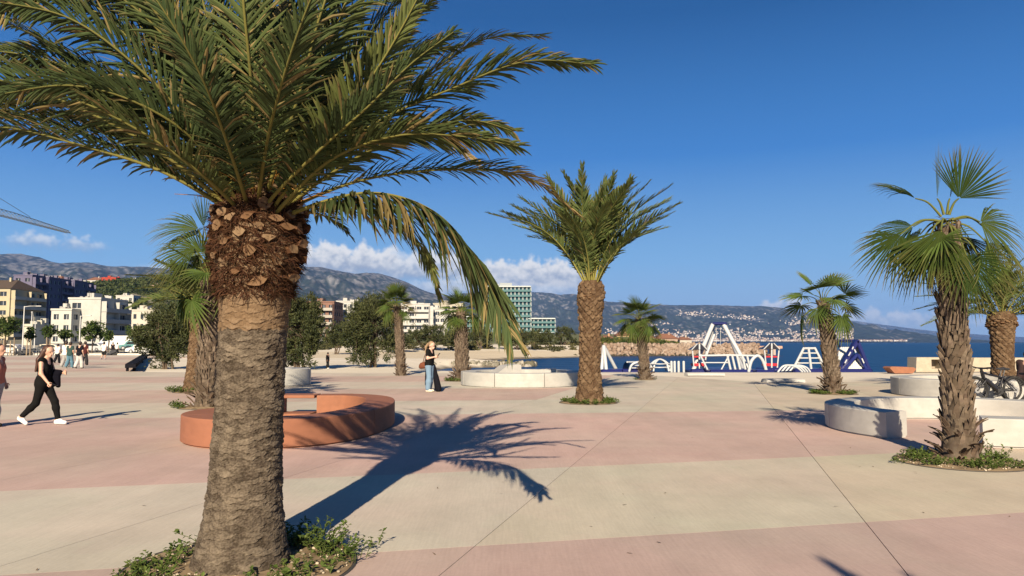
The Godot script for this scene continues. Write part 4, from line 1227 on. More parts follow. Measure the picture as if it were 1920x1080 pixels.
# tree: blobs = [centre, radii] in its own axes; leaves spread near the skins of the blobs in clumps
func tree(called: String, label: String, category: String, where: Vector3, blobs: Array, n: int, L: float, W: float, c: Color, c2: Color, feathery: float, trunks: Array, sd: int, group := "") -> Node3D:
	rng.seed = sd
	var t := thing(called, label, category, where, 0.0, group)
	var lm := mat("tree_leaf", Color.WHITE, 0.6, {"two": true, "backlight": Color(0.4, 0.45, 0.25), "spec": 0.25})
	var tm := mat("tree_bark", Color.WHITE, 0.95, {"spec": 0.1})
	var wood := MB.new()
	for tr in trunks:
		wood.tube(smooth_curve(tr[0], 4), tr[1], 6, Color(0.10, 0.075, 0.055), true)
	var mb := MB.new()
	var total := 0.0
	for b in blobs: total += b[1].x * b[1].y + b[1].y * b[1].z
	for b in blobs:
		var share := int(n * (b[1].x * b[1].y + b[1].y * b[1].z) / total)
		var clumps := int(max(6, share / 36))
		for k in clumps:
			var d := Vector3(rng.randfn(), rng.randfn(), rng.randfn()).normalized()
			var rr := pow(rng.randf(), 0.45)
			var cp: Vector3 = b[0] + d * b[1] * rr * rng.randf_range(0.86, 1.12)
			var cc: Color = c.lerp(c2, rng.randf())
			var size: float = min(b[1].x, b[1].y) * rng.randf_range(0.20, 0.36)
			if trunks.size() > 0 and k % 5 == 0:
				var tr: Array = trunks[k / 5 % trunks.size()]
				var from: Vector3 = tr[0][-1]
				wood.tube([from, from.lerp(cp, 0.55) + Vector3.UP * 0.05, cp], [tr[1][-1] * 0.7, tr[1][-1] * 0.4, 0.008], 4, Color(0.09, 0.07, 0.05), false)
			var fall := (d + Vector3.UP * 0.5 + Vector3(rng.randfn(), 0, rng.randfn()) * 0.4).normalized()
			for q in int(share / clumps):
				var o := Vector3(rng.randfn(), rng.randfn(), rng.randfn()) * size * 0.55
				var ld: Vector3
				if feathery > 0.0: ld = (fall + Vector3(rng.randfn(), rng.randfn(), rng.randfn()) * 0.5).normalized()
				else: ld = Vector3(rng.randfn(), rng.randfn() * 0.7, rng.randfn()).normalized()
				var w := ld.cross(Vector3(rng.randfn(), rng.randfn(), rng.randfn())).normalized()
				var s := rng.randf_range(0.7, 1.3)
				leaf_quad(mb, cp + o, ld, w, L * s, W * s, jit(cc, 0.25))
	if wood.v.size() > 0: part(t, "trunk", wood, tm)
	part(t, "crown", mb, lm)
	return t

func stem(p0: Vector3, p1: Vector3, r0: float, r1: float) -> Array:
	var m := p0.lerp(p1, 0.5) + Vector3(rng.randf_range(-0.1, 0.1), 0, rng.randf_range(-0.1, 0.1))
	var rr := []
	for k in 9: rr.append(lerp(r0, r1, k / 8.0))
	return [[p0, m, p1], rr]

func tamarisk(label: String, px0: float, px1: float, py_top: float, py_base: float, sd: int, n: int, to_ground := true, L := 0.20, bottom := 0.0):
	var base := gnd((px0 + px1) / 2, py_base)
	var depth := -base.z
	if depth > 100.0: base.y = ground_h(base.x, depth)
	var w := (px1 - px0) / LENS * depth
	var h := (py_base - py_top) / LENS * depth
	rng.seed = sd + 1
	var blobs := []
	var k := 7 if w > 1.2 else 4
	for q in k:
		var f := (q + 0.5) / k
		var hx: float = (f - 0.5) * w * 0.70 * (1 if q % 2 == 0 else -1)
		var top: float = h * (1.0 - 0.42 * pow(abs(hx) / (w * 0.5), 2.0) - 0.16 * rng.randf())
		var rad := Vector3(w * rng.randf_range(0.17, 0.27), h * rng.randf_range(0.2, 0.3), w * rng.randf_range(0.17, 0.27))
		blobs.append([Vector3(hx, top - rad.y * 0.9, rng.randf_range(-0.25, 0.25) * w), rad])
	for q in 8:
		blobs.append([Vector3(rng.randf_range(-0.36, 0.36) * w, h * (rng.randf_range(0.12, 0.45) if to_ground else rng.randf_range(0.42, 0.55)), rng.randf_range(-0.2, 0.3) * w), Vector3(w * 0.2, h * 0.17, w * 0.2)])
	var trunks := []
	for q in 4: trunks.append(stem(Vector3(rng.randf_range(-0.12, 0.12) * w, -0.1, 0), Vector3(rng.randf_range(-0.3, 0.3) * w, h * 0.5, rng.randf_range(-0.2, 0.2) * w), 0.055 * h / 3.0, 0.025 * h / 3.0))
	tree("tamarisk", label, "tree", base, blobs, int(n * 2.2), L, L * 0.16, Color(0.034, 0.044, 0.020), Color(0.075, 0.082, 0.034), 1.0, trunks, sd, "tamarisks by the beach")

func round_tree(label: String, px0: float, px1: float, py_top: float, py_crown: float, depth: float, sd: int, n: int, flat := false):
	var x := ((px0 + px1) / 2 - 960.0) / LENS * depth
	var base := Vector3(x, ground_h(x, depth) - 0.05, -depth)
	var w := (px1 - px0) / LENS * depth
	var y1 := at(960, py_top, depth).y - base.y; var y0: float = max(at(960, py_crown, depth).y - base.y, 0.8)
	rng.seed = sd
	var blobs := []
	for k in 9:
		var a := k * 2.4
		var f := rng.randf_range(0.1, 0.62)
		blobs.append([Vector3(cos(a) * w * 0.5 * f, lerp(y0, y1, rng.randf_range(0.3, 0.72)), sin(a) * w * 0.5 * f), Vector3(w * 0.24, (y1 - y0) * 0.29, w * 0.24)])
	tree("street_tree", label, "tree", base, blobs, n, 0.26, 0.08, Color(0.030, 0.052, 0.014), Color(0.075, 0.105, 0.028), 0.0, [stem(Vector3(0, -0.1, 0), Vector3(0, lerp(y0, y1, 0.35), 0), 0.11, 0.06), stem(Vector3(0.05, y0 * 0.7, 0), Vector3(w * 0.2, lerp(y0, y1, 0.5), 0), 0.06, 0.03)], sd, "street trees before the houses")

# low leafy plants on the bare soil round a palm
func bed(label: String, where: Vector3, radius: float, clumps: Array, leaf_len: float, sd: int, soil_r := 0.0):
	rng.seed = sd
	var t := thing("planting_bed", label, "planting bed", where, 0.0, "planting beds round the palms")
	var soil := MB.new()
	var pr := soil_r if soil_r > 0.0 else radius * 0.9
	noise.seed = sd; noise.frequency = 1.0
	var nr := 10; var ns := 48
	for j in nr + 1:
		for q in ns:
			var a := TAU * q / ns
			var r := pr * float(j) / nr
			var y: float = 0.006 + 0.045 * (1.0 - pow(float(j) / nr, 2.0)) + noise.get_noise_2d(cos(a) * r * 9.0, sin(a) * r * 9.0) * 0.014 * (1.0 - float(j) / nr)
			soil.vert(Vector3(cos(a) * r, y, sin(a) * r), Vector3.UP, jit(Color(0.24, 0.18, 0.115), 0.35))
	for j in nr:
		for q in ns:
			var a := j * ns + q; var b := j * ns + (q + 1) % ns
			soil.face(a, b, a + ns); soil.face(b, b + ns, a + ns)
	smooth_normals(soil)
	part(t, "soil", soil, mat("soil", Color.WHITE, 0.95, {"spec": 0.1}))
	var rim := MB.new()
	rim.lathe([Vector2(pr, 0.002), Vector2(pr + 0.018, 0.012), Vector2(pr + 0.03, 0.002)], 64, Color(0.05, 0.045, 0.04))
	part(t, "edging", rim, mat("edging", Color.WHITE, 0.8))
	var lm := mat("tree_leaf", Color.WHITE, 0.6, {"two": true, "backlight": Color(0.4, 0.45, 0.25), "spec": 0.25})
	if soil_r > 0.8:
		var pb := MB.new()
		for k in 240:
			var a := rng.randf() * TAU
			var r := pr * sqrt(rng.randf_range(0.2, 0.97))
			var s := rng.randf_range(0.006, 0.018)
			pb.ellipsoid(Vector3(cos(a) * r, 0.014 + 0.035 * (1.0 - r * r / pr / pr), sin(a) * r), Vector3(s, s * 0.7, s * 0.9), 6, 4, jit(Color(0.34, 0.29, 0.22), 0.4))
		for k in 60:
			var a := rng.randf() * TAU
			var r := pr * sqrt(rng.randf_range(0.2, 0.97))
			var p := Vector3(cos(a) * r, 0.05, sin(a) * r)
			var d := Vector3(rng.randfn(), 0.1, rng.randfn()).normalized()
			leaf_quad(pb, p, d, d.cross(Vector3.UP).normalized(), rng.randf_range(0.04, 0.12), 0.008, jit(Color(0.17, 0.115, 0.06), 0.4))
		part(t, "pebbles", pb, mats["soil"]).set_meta("kind", "stuff")
	for c in clumps:      # [angle, distance, size, height, sprigs]
		var mb := MB.new()
		var ctr := Vector3(cos(c[0]) * c[1], 0.02, -sin(c[0]) * c[1])
		for k in int(c[4]):
			var a := rng.randf() * TAU
			var rr: float = c[2] * sqrt(rng.randf())
			var p := ctr + Vector3(cos(a) * rr, 0.0, sin(a) * rr)
			var lean := Vector3(cos(a), 0, sin(a)) * rng.randf_range(0.2, 1.0) + Vector3.UP * rng.randf_range(0.5, 1.0) + Vector3(rng.randfn(), 0, rng.randfn()) * 0.3
			lean = lean.normalized()
			var h: float = c[3] * rng.randf_range(0.45, 1.1) * (1.0 - 0.4 * rr / c[2])
			var e := p + lean * h
			mb.tube([p, p.lerp(e, 0.5) + Vector3.UP * h * 0.08, e], [0.004, 0.003, 0.0015], 3, Color(0.09, 0.11, 0.035), false)
			var nl := int(clamp(h / leaf_len * 2.6, 3, 12))
			for q in nl:
				var s := (q + 0.6) / nl
				var lp: Vector3 = p.lerp(e, s) + Vector3.UP * h * 0.08 * (1.0 - abs(2 * s - 1))
				var d := Vector3(rng.randfn(), rng.randf_range(-0.2, 0.9), rng.randfn()).normalized()
				var w := d.cross(Vector3.UP + Vector3(rng.randfn(), 0, rng.randfn()) * 0.4).normalized()
				var L := leaf_len * rng.randf_range(0.6, 1.25)
				var col := jit(Color(0.035, 0.062, 0.014).lerp(Color(0.10, 0.135, 0.035), rng.randf()), 0.2)
				var nn := w.cross(d).normalized() * 0.15 * L
				mb.tri(lp, lp + d * L * 0.45 + w * L * 0.32 + nn, lp + d * L, col)
				mb.tri(lp, lp + d * L, lp + d * L * 0.45 - w * L * 0.32 + nn, col)
		part(t, "foliage", mb, lm)

func build_plants():
	var b := gnd(452, 1062)
	bed("soil ring with leafy green sprigs round the big palm in front", b, 0.95, [[3.25, 0.60, 0.17, 0.16, 34], [3.75, 0.70, 0.15, 0.14, 26], [2.75, 0.60, 0.10, 0.16, 12], [2.35, 0.52, 0.05, 0.40, 4], [0.80, 0.68, 0.20, 0.27, 40], [0.40, 0.72, 0.18, 0.20, 30], [0.15, 0.84, 0.10, 0.16, 10], [1.2, 0.60, 0.16, 0.30, 26], [-0.35, 0.60, 0.22, 0.14, 36], [-1.0, 0.56, 0.20, 0.12, 26], [-1.8, 0.60, 0.18, 0.10, 16], [-2.5, 0.64, 0.16, 0.13, 22], [0.52, 1.06, 0.07, 0.15, 6], [4.2, 0.64, 0.12, 0.09, 10]], 0.045, 401, 0.84)
	var ringed := func(n: int, r: float, size: float, h: float, k: int) -> Array:
		var out := []
		for q in n: out.append([TAU * q / n + rng.randf_range(-0.3, 0.3), r * rng.randf_range(0.8, 1.15), size, h * rng.randf_range(0.6, 1.3), k])
		return out
	rng.seed = 41
	bed("dense low green plants round the rough fan palm", gnd(1800, 866), 1.0, ringed.call(15, 0.55, 0.2, 0.17, 32) + [[3.3, 0.95, 0.1, 0.1, 10], [0.4, 0.85, 0.12, 0.35, 12]], 0.045, 402, 0.84)
	bed("low green plants round the tall date palm in mid plaza", gnd(1103, 755), 0.85, ringed.call(12, 0.62, 0.2, 0.16, 40), 0.06, 403, 0.8)
	bed("low green plants round the fan palm left of the blue slide", gnd(1562, 738), 0.8, ringed.call(12, 0.55, 0.2, 0.15, 36), 0.06, 404, 0.75)
	bed("green plants round the shaggy fan palm by the large white ring", gnd(866, 714), 0.8, ringed.call(12, 0.6, 0.22, 0.2, 30), 0.07, 405, 0.75)
	bed("green tufts round the slim date palm beyond the big trunk", gnd(366, 735), 0.8, ringed.call(7, 0.6, 0.2, 0.25, 24) + [[3.1, 0.8, 0.15, 0.3, 24]], 0.07, 406, 0.7)
	bed("green tuft at the foot of the half hidden fan palm", gnd(388, 764), 0.8, [[3.2, 0.75, 0.16, 0.22, 40], [3.7, 0.7, 0.16, 0.14, 20], [0.4, 0.6, 0.2, 0.15, 20]], 0.06, 407, 0.7)
	bed("dry tufts at the foot of the small fan palm before the arches", gnd(1210, 712), 0.5, [[0.4, 0.45, 0.12, 0.1, 12], [3.0, 0.4, 0.12, 0.1, 12]], 0.06, 408, 0.45)
	tamarisk("dark feathery tamarisk over the planting bed, left of the big trunk", 262, 362, 560, 691, 501, 9000)
	tamarisk("dark feathery tamarisk on the sand right behind the big trunk", 518, 606, 541, 692, 502, 9000)
	tamarisk("tall dark tamarisk on the sand beside the fan palm with a dry leaf", 638, 748, 538, 688, 503, 10000)
	tamarisk("small grey-green tamarisk far back between the two tall ones", 604, 652, 598, 664, 504, 2600, false, 0.3)
	tamarisk("broad tamarisk behind the standing woman", 758, 852, 611, 661, 505, 4200, false, 0.32)
	tamarisk("tamarisk behind the shaggy fan palm trunk", 838, 884, 613, 661, 506, 2400, false, 0.32)
	tamarisk("tamarisk below the hotel's low wing, on the far beach", 874, 926, 614, 660, 507, 2400, false, 0.32)
	tamarisk("long tamarisk on the far beach below the hotel tower", 924, 1004, 617, 660, 508, 3600, false, 0.32)
	tamarisk("slender tamarisk on the far beach, right of the hotel tower", 1014, 1038, 628, 657, 509, 1300, true, 0.3)
	tamarisk("round tamarisk beside the tall date palm, on the far beach", 1036, 1080, 621, 657, 510, 2400, true, 0.3)
	tamarisk("tamarisk closing the tree line at the hotel wing's foot", 984, 1024, 622, 659, 511, 2200, false, 0.32)
	tamarisk("tamarisk between the fan palm with the dry leaf and the standing woman", 712, 772, 616, 662, 512, 2600, false, 0.32)
	round_tree("large round street tree at the picture's left edge", -18, 43, 590, 642, 108.0, 521, 3600)
	round_tree("small round street tree beside the tall street lamp", 48, 70, 612, 645, 112.0, 522, 1200)
	round_tree("bushy street tree with a dead limb, before the white house", 78, 108, 604, 641, 110.0, 523, 1600)
	round_tree("flat-topped street tree before the white house wall", 105, 142, 617, 640, 114.0, 524, 1700)
	round_tree("round street tree covering the foot of the white house", 146, 204, 597, 641, 112.0, 525, 3400)
	round_tree("dark street tree beside the shaded flank of the white house", 232, 286, 604, 645, 118.0, 526, 2600)
	round_tree("small street tree behind the parked cars", 196, 216, 615, 642, 122.0, 527, 1000)
	# a few dry leaf scraps on the paving
	rng.seed = 620
	var lit := MB.new()
	for k in 70:
		var p := Vector3(rng.randf_range(-4.5, 7.0), 0.004, -rng.randf_range(5.6, 15.0))
		var d := Vector3(rng.randfn(), 0, rng.randfn()).normalized()
		var w := d.cross(Vector3.UP) * rng.randf_range(0.003, 0.010)
		var L := rng.randf_range(0.015, 0.06)
		lit.quad(p - w, p + w, p + d * L + w * 0.4 + Vector3.UP * 0.006, p + d * L - w * 0.4 + Vector3.UP * 0.006, jit(Color(0.13, 0.09, 0.05), 0.4))
	var lo := part(self, "leaf_litter", lit, mat("litter", Color.WHITE, 0.9, {"two": true}))
	lo.set_meta("kind", "stuff"); lo.set_meta("label", "scraps of dry leaf on the paving"); lo.set_meta("category", "litter")
	# scrub on the hill and on the point: countless
	rng.seed = 610
	var clump := MB.new()
	for k in 120:
		var d := Vector3(rng.randfn(), abs(rng.randfn()), rng.randfn()).normalized()
		var ld := Vector3(rng.randfn(), rng.randfn(), rng.randfn()).normalized()
		leaf_quad(clump, d * Vector3(1, 0.75, 1) * pow(rng.randf(), 0.35), ld, ld.cross(Vector3(rng.randfn(), rng.randfn(), rng.randfn())).normalized(), 0.36, 0.15, jit(Color(1, 1, 1), 0.3))
	var cm := clump.commit()
	var groups := [["hillside_scrub", "dense green scrub covering the hill behind the houses", []], ["shore_scrub", "low green bushes on the point behind the breakwater", []], ["beach_scrub", "thin bushes and weeds on the far beach", []]]
	for k in 5200:
		var x := rng.randf_range(-470, -95); var d := rng.randf_range(280, 690)
		var px := x / d * LENS + 960.0
		if px < 90 or px > 760: continue
		groups[0][2].append([Vector3(x, ground_h(x, d), -d), rng.randf_range(2.0, 4.6), Color(0.028, 0.045, 0.014).lerp(Color(0.085, 0.10, 0.035), pow(rng.randf(), 1.5))])
	for k in 420:
		var px := rng.randf_range(1095, 1305); var d := rng.randf_range(172, 235)
		var x := (px - 960.0) / LENS * d
		groups[1][2].append([Vector3(x, ground_h(x, d) - 0.3, -d), rng.randf_range(0.7, 1.9) * (1.0 - 0.5 * smoothstep(1220, 1305, px)), Color(0.030, 0.048, 0.014).lerp(Color(0.13, 0.12, 0.03), pow(rng.randf(), 2.0))])
	for k in 260:
		var px := rng.randf_range(575, 1085); var d := rng.randf_range(128, 175)
		var x := (px - 960.0) / LENS * d
		groups[2][2].append([Vector3(x, ground_h(x, d) - 0.2, -d), rng.randf_range(0.4, 1.3), Color(0.04, 0.045, 0.02).lerp(Color(0.11, 0.10, 0.045), rng.randf())])
	for g in groups:
		var mm := MultiMesh.new()
		mm.transform_format = MultiMesh.TRANSFORM_3D
		mm.use_colors = true
		mm.mesh = cm
		mm.instance_count = g[2].size()
		for k in g[2].size():
			mm.set_instance_transform(k, Transform3D(Basis(Vector3.UP, rng.randf() * TAU) * Basis.from_scale(Vector3.ONE * g[2][k][1]), g[2][k][0]))
			mm.set_instance_color(k, g[2][k][2])
		var o := MultiMeshInstance3D.new()
		o.name = g[0]
		o.multimesh = mm
		o.material_override = mats["tree_leaf"]
		o.set_meta("kind", "stuff"); o.set_meta("label", g[1]); o.set_meta("category", "scrub")
		add_child(o)
	# rocks: spit in the cove and the breakwater, each stone its own mesh copy in one heap
	var stones := []
	for k in 3:
		var mb := MB.new()
		mb.ellipsoid(Vector3.ZERO, Vector3(0.5, 0.36, 0.42), 9, 6, Color.WHITE)
		noise.seed = 700 + k
		for q in mb.v.size(): mb.v[q] *= 1.0 + 0.55 * noise.get_noise_3dv(mb.v[q] * 2.2)
		smooth_normals(mb)
		stones.append(mb.commit())
	var rock := mat("rock", Color.WHITE, 0.9, {"tex": tex(256, [[0.03, 4, 1.0], [0.15, 2, 0.5]], 0.55, 1.0, 151, 1.4), "scale": Vector3.ONE * 0.7, "spec": 0.2})
	for e in [["rock_spit", "heap of weedy rocks running out into the cove", 0], ["breakwater", "long breakwater of pinkish boulders across the cove", 1]]:
		var list := []
		if e[2] == 0:
			for k in 300:
				var f := rng.randf()
				var p := Vector2(-9.0, 75.5).lerp(Vector2(2.4, 79.3), f)
				list.append([Vector3(p.x, SEA + rng.randf_range(-0.1, 0.42) * (1.0 - 0.35 * f), -(p.y + rng.randfn() * 0.9)), rng.randf_range(0.35, 0.95), Color(0.10, 0.095, 0.06).lerp(Color(0.48, 0.44, 0.37), pow(rng.randf(), 1.3))])
		else:
			for k in 1500:
				var f := rng.randf()
				var p := Vector2(15.0, 134.5).lerp(Vector2(48.5, 143.0), f)
				if f < 0.25: p = Vector2(15.0, 133.0).lerp(Vector2(24.0, 139.0), f * 4)
				var up := rng.randf()
				list.append([Vector3(p.x + rng.randfn() * 0.5, SEA - 0.2 + up * 2.3, -(p.y + up * 5.0 + rng.randfn() * 0.5)), rng.randf_range(0.4, 1.2), Color(0.27, 0.19, 0.14).lerp(Color(0.40, 0.32, 0.26), rng.randf()) if up > 0.12 else Color(0.07, 0.065, 0.05)])
		var t := Node3D.new()
		t.name = e[0]
		t.set_meta("kind", "stuff"); t.set_meta("label", e[1]); t.set_meta("category", "rocks")
		add_child(t)
		for v in 3:
			var mm := MultiMesh.new()
			mm.transform_format = MultiMesh.TRANSFORM_3D
			mm.use_colors = true
			mm.mesh = stones[v]
			var mine := []
			for k in list.size():
				if k % 3 == v: mine.append(list[k])
			mm.instance_count = mine.size()
			for k in mine.size():
				mm.set_instance_transform(k, Transform3D(Basis.from_euler(Vector3(rng.randf() * 6, rng.randf() * 6, rng.randf() * 6)) * Basis.from_scale(Vector3.ONE * mine[k][1]), mine[k][0]))
				mm.set_instance_color(k, mine[k][2])
			var o := MultiMeshInstance3D.new()
			o.name = "rocks"
			o.multimesh = mm
			o.material_override = rock
			t.add_child(o, true)

# ------------------------------------------------------------------ buildings
# Wall in its own plane: u along, v up, openings [u0, v0, u1, v1] with reveals; panes are parts of their own.
func facade(wall: MB, owner: Node3D, xf: Transform3D, w: float, h: float, holes: Array, deep: float, c: Color, glass: Material):
	var us := [0.0, w]; var vs := [0.0, h]
	for o in holes:
		for k in [0, 2]: if not us.has(o[k]): us.append(o[k])
		for k in [1, 3]: if not vs.has(o[k]): vs.append(o[k])
	us.sort(); vs.sort()
	for a in us.size() - 1:
		for b in vs.size() - 1:
			var um: float = (us[a] + us[a + 1]) / 2; var vm: float = (vs[b] + vs[b + 1]) / 2
			var open := false
			for o in holes:
				if um > o[0] and um < o[2] and vm > o[1] and vm < o[3]: open = true; break
			if not open: wall.quad(xf * Vector3(us[a], vs[b], 0), xf * Vector3(us[a + 1], vs[b], 0), xf * Vector3(us[a + 1], vs[b + 1], 0), xf * Vector3(us[a], vs[b + 1], 0), c)
	for o in holes:
		var p := [Vector2(o[0], o[1]), Vector2(o[2], o[1]), Vector2(o[2], o[3]), Vector2(o[0], o[3])]
		for k in 4:
			var a: Vector2 = p[k]; var b: Vector2 = p[(k + 1) % 4]
			wall.quad(xf * Vector3(b.x, b.y, 0), xf * Vector3(a.x, a.y, 0), xf * Vector3(a.x, a.y, -deep), xf * Vector3(b.x, b.y, -deep), c)
		var mb := MB.new()
		mb.quad(xf * Vector3(o[0], o[1], -deep), xf * Vector3(o[2], o[1], -deep), xf * Vector3(o[2], o[3], -deep), xf * Vector3(o[0], o[3], -deep), Color.WHITE)
		var win := part(owner, "window", mb, glass)
		if o[2] - o[0] > 1.3:      # mullion
			var fr := MB.new()
			fr.box(xf * Vector3((o[0] + o[2]) / 2, (o[1] + o[3]) / 2, -deep + 0.05), Vector3(0.09, o[3] - o[1], 0.06), Color(0.6, 0.6, 0.6), xf.basis)
			part(win, "frame", fr, mats["plain"])

# block: front faces the viewer (+z), side = the flank towards +x. Its walls go deep into the ground.
# opt: bays, side_bays, floor (height), balconies [front, side], roof, colours
func building(label: String, x0: float, x1: float, d0: float, d1: float, base: float, top: float, opt := {}) -> Node3D:
	var t := thing("house" if top - base < 9.0 else "apartment_building", label, "building", Vector3(x0, base, -d0), 0.0, "houses of the town")
	var c: Color = opt.get("wall", Color(0.68, 0.66, 0.60)) * 0.66
	c.a = 1.0
	var wm := mat("render_wall", Color.WHITE, 0.85, {"tex": tex(256, [[0.01, 4, 1.0], [0.05, 3, 0.6]], 0.82, 1.0, 161, 1.2) if not mats.has("render_wall") else null, "scale": Vector3.ONE * 0.08, "spec": 0.2})
	var glass := mat("dark_window", Color(0.030, 0.036, 0.045), 0.12, {"vc": false})
	mat("plain", Color.WHITE, 0.7)
	var w := x1 - x0; var dd := d1 - d0; var h := top - base
	var fh: float = opt.get("floor", 3.0)
	var nf := int(max(1, round((h - 0.4) / fh)))
	fh = (h - 0.4) / nf
	var walls := MB.new()
	walls.box(Vector3(w / 2, -3.0, -dd / 2), Vector3(w, 6.0, dd), c)
	walls.quad(Vector3(0, h, 0), Vector3(w, h, 0), Vector3(w, h, -dd), Vector3(0, h, -dd), Color(0.42, 0.40, 0.37))
	walls.quad(Vector3(0, 0, -dd), Vector3(0, 0, 0), Vector3(0, h, 0), Vector3(0, h, -dd), c)
	walls.quad(Vector3(w, 0, -dd), Vector3(0, 0, -dd), Vector3(0, h, -dd), Vector3(w, h, -dd), c)
	for f in 2:
		var span := w if f == 0 else dd
		var bays: int = opt.get("bays", int(max(1, w / 3.2))) if f == 0 else opt.get("side_bays", int(max(1, dd / 3.5)))
		var xf := Transform3D(Basis(), Vector3.ZERO) if f == 0 else Transform3D(Basis(Vector3.UP, PI / 2), Vector3(w, 0, 0))
		var ww: float = opt.get("ww", 0.5) if f == 0 else opt.get("side_ww", opt.get("ww", 0.5))
		var holes := []
		var bal: bool = opt.get("balconies", [false, false])[f]
		for j in nf:
			for k in bays:
				if hash2(j * 7 + int(x0), k + int(d0) * 3) < opt.get("blank", 0.12): continue
				var u := (k + 0.5) * span / bays
				var hw: float = span / bays * ww * 0.5
				holes.append([u - hw, j * fh + (0.25 if bal else fh * 0.32), u + hw, j * fh + fh * 0.80])
		facade(walls, t, xf, span, h, holes, 0.3, c, glass)
		if bal:
			for j in range(opt.get("bal_from", 1), nf):
				var mb := MB.new()
				var out: float = opt.get("bal_out", 1.5)
				var bc: Color = opt.get("rail", c * 1.6) * 0.66; bc.a = 1.0
				mb.box(xf * Vector3(span / 2, j * fh + 0.0, out / 2 + 0.004), (Vector3(span * 0.94, 0.2, out)) , bc, xf.basis)
				mb.box(xf * Vector3(span / 2, j * fh + 0.58, out - 0.05), Vector3(span * 0.94, 0.95, 0.1), bc, xf.basis)
				for s in [0.03, 0.5, 0.97]: mb.box(xf * Vector3(span * s, j * fh + fh * 0.5, out / 2), Vector3(0.12, fh - 0.25, out * 0.9), c, xf.basis)
				part(t, "balcony", mb, wm)
	part(t, "wall", walls, wm)
	var rc: Color = opt.get("roof_col", Color(0.22, 0.11, 0.075))
	var rf := MB.new()
	match opt.get("roof", "flat"):
		"flat":
			rf.box(Vector3(w / 2, h + 0.25, 0.08), Vector3(w + 0.3, 0.5, 0.2), c); rf.box(Vector3(w + 0.08, h + 0.25, -dd / 2 - 0.05), Vector3(0.2, 0.5, dd), c)
			rf.box(Vector3(w * 0.35, h + 1.0, -dd * 0.5), Vector3(w * 0.22, 2.0, dd * 0.3), c * 0.95)
			for k in 5:
				var hx := hash2(k, int(d0)); var hz := hash2(k + 9, int(d1))
				rf.box(Vector3(w * (0.1 + 0.8 * hx), h + 0.4 + 0.5 * hz, -dd * (0.15 + 0.7 * hz)), Vector3(0.7 + hx, 0.8 + hz, 0.9), Color(0.3, 0.3, 0.3).lerp(c, hx))
				if k < 2: rf.tube([Vector3(w * (0.2 + 0.6 * hz), h, -dd * 0.3), Vector3(w * (0.2 + 0.6 * hz), h + 2.2 + hx, -dd * 0.3)], [0.05, 0.04], 4, Color(0.2, 0.2, 0.2), false)
		"hip":
			var e := 0.4
			var a := Vector3(-e, h, e); var b := Vector3(w + e, h, e); var cc := Vector3(w + e, h, -dd - e); var g := Vector3(-e, h, -dd - e)
			var r0 := Vector3(w * 0.25, h + min(w, dd) * 0.26, -dd / 2); var r1 := Vector3(w * 0.75, h + min(w, dd) * 0.26, -dd / 2)
			rf.quad(a, b, r1, r0, rc); rf.tri(b, cc, r1, rc); rf.quad(cc, g, r0, r1, rc); rf.tri(g, a, r0, rc)
			rf.quad(g, cc, b, a, rc)
	var ro := part(t, "roof", rf, wm)
	if opt.get("roof", "flat") == "hip":
		var ch := MB.new()
		ch.box(Vector3(w * 0.65, h + min(w, dd) * 0.26, -dd * 0.4), Vector3(0.6, 1.4, 0.6), c)
		part(ro, "chimney", ch, wm)
	return t

func bx(px: float, d: float) -> float: return (px - 960.0) / LENS * d
func hy(py: float, d: float) -> float: return at(960, py, d).y

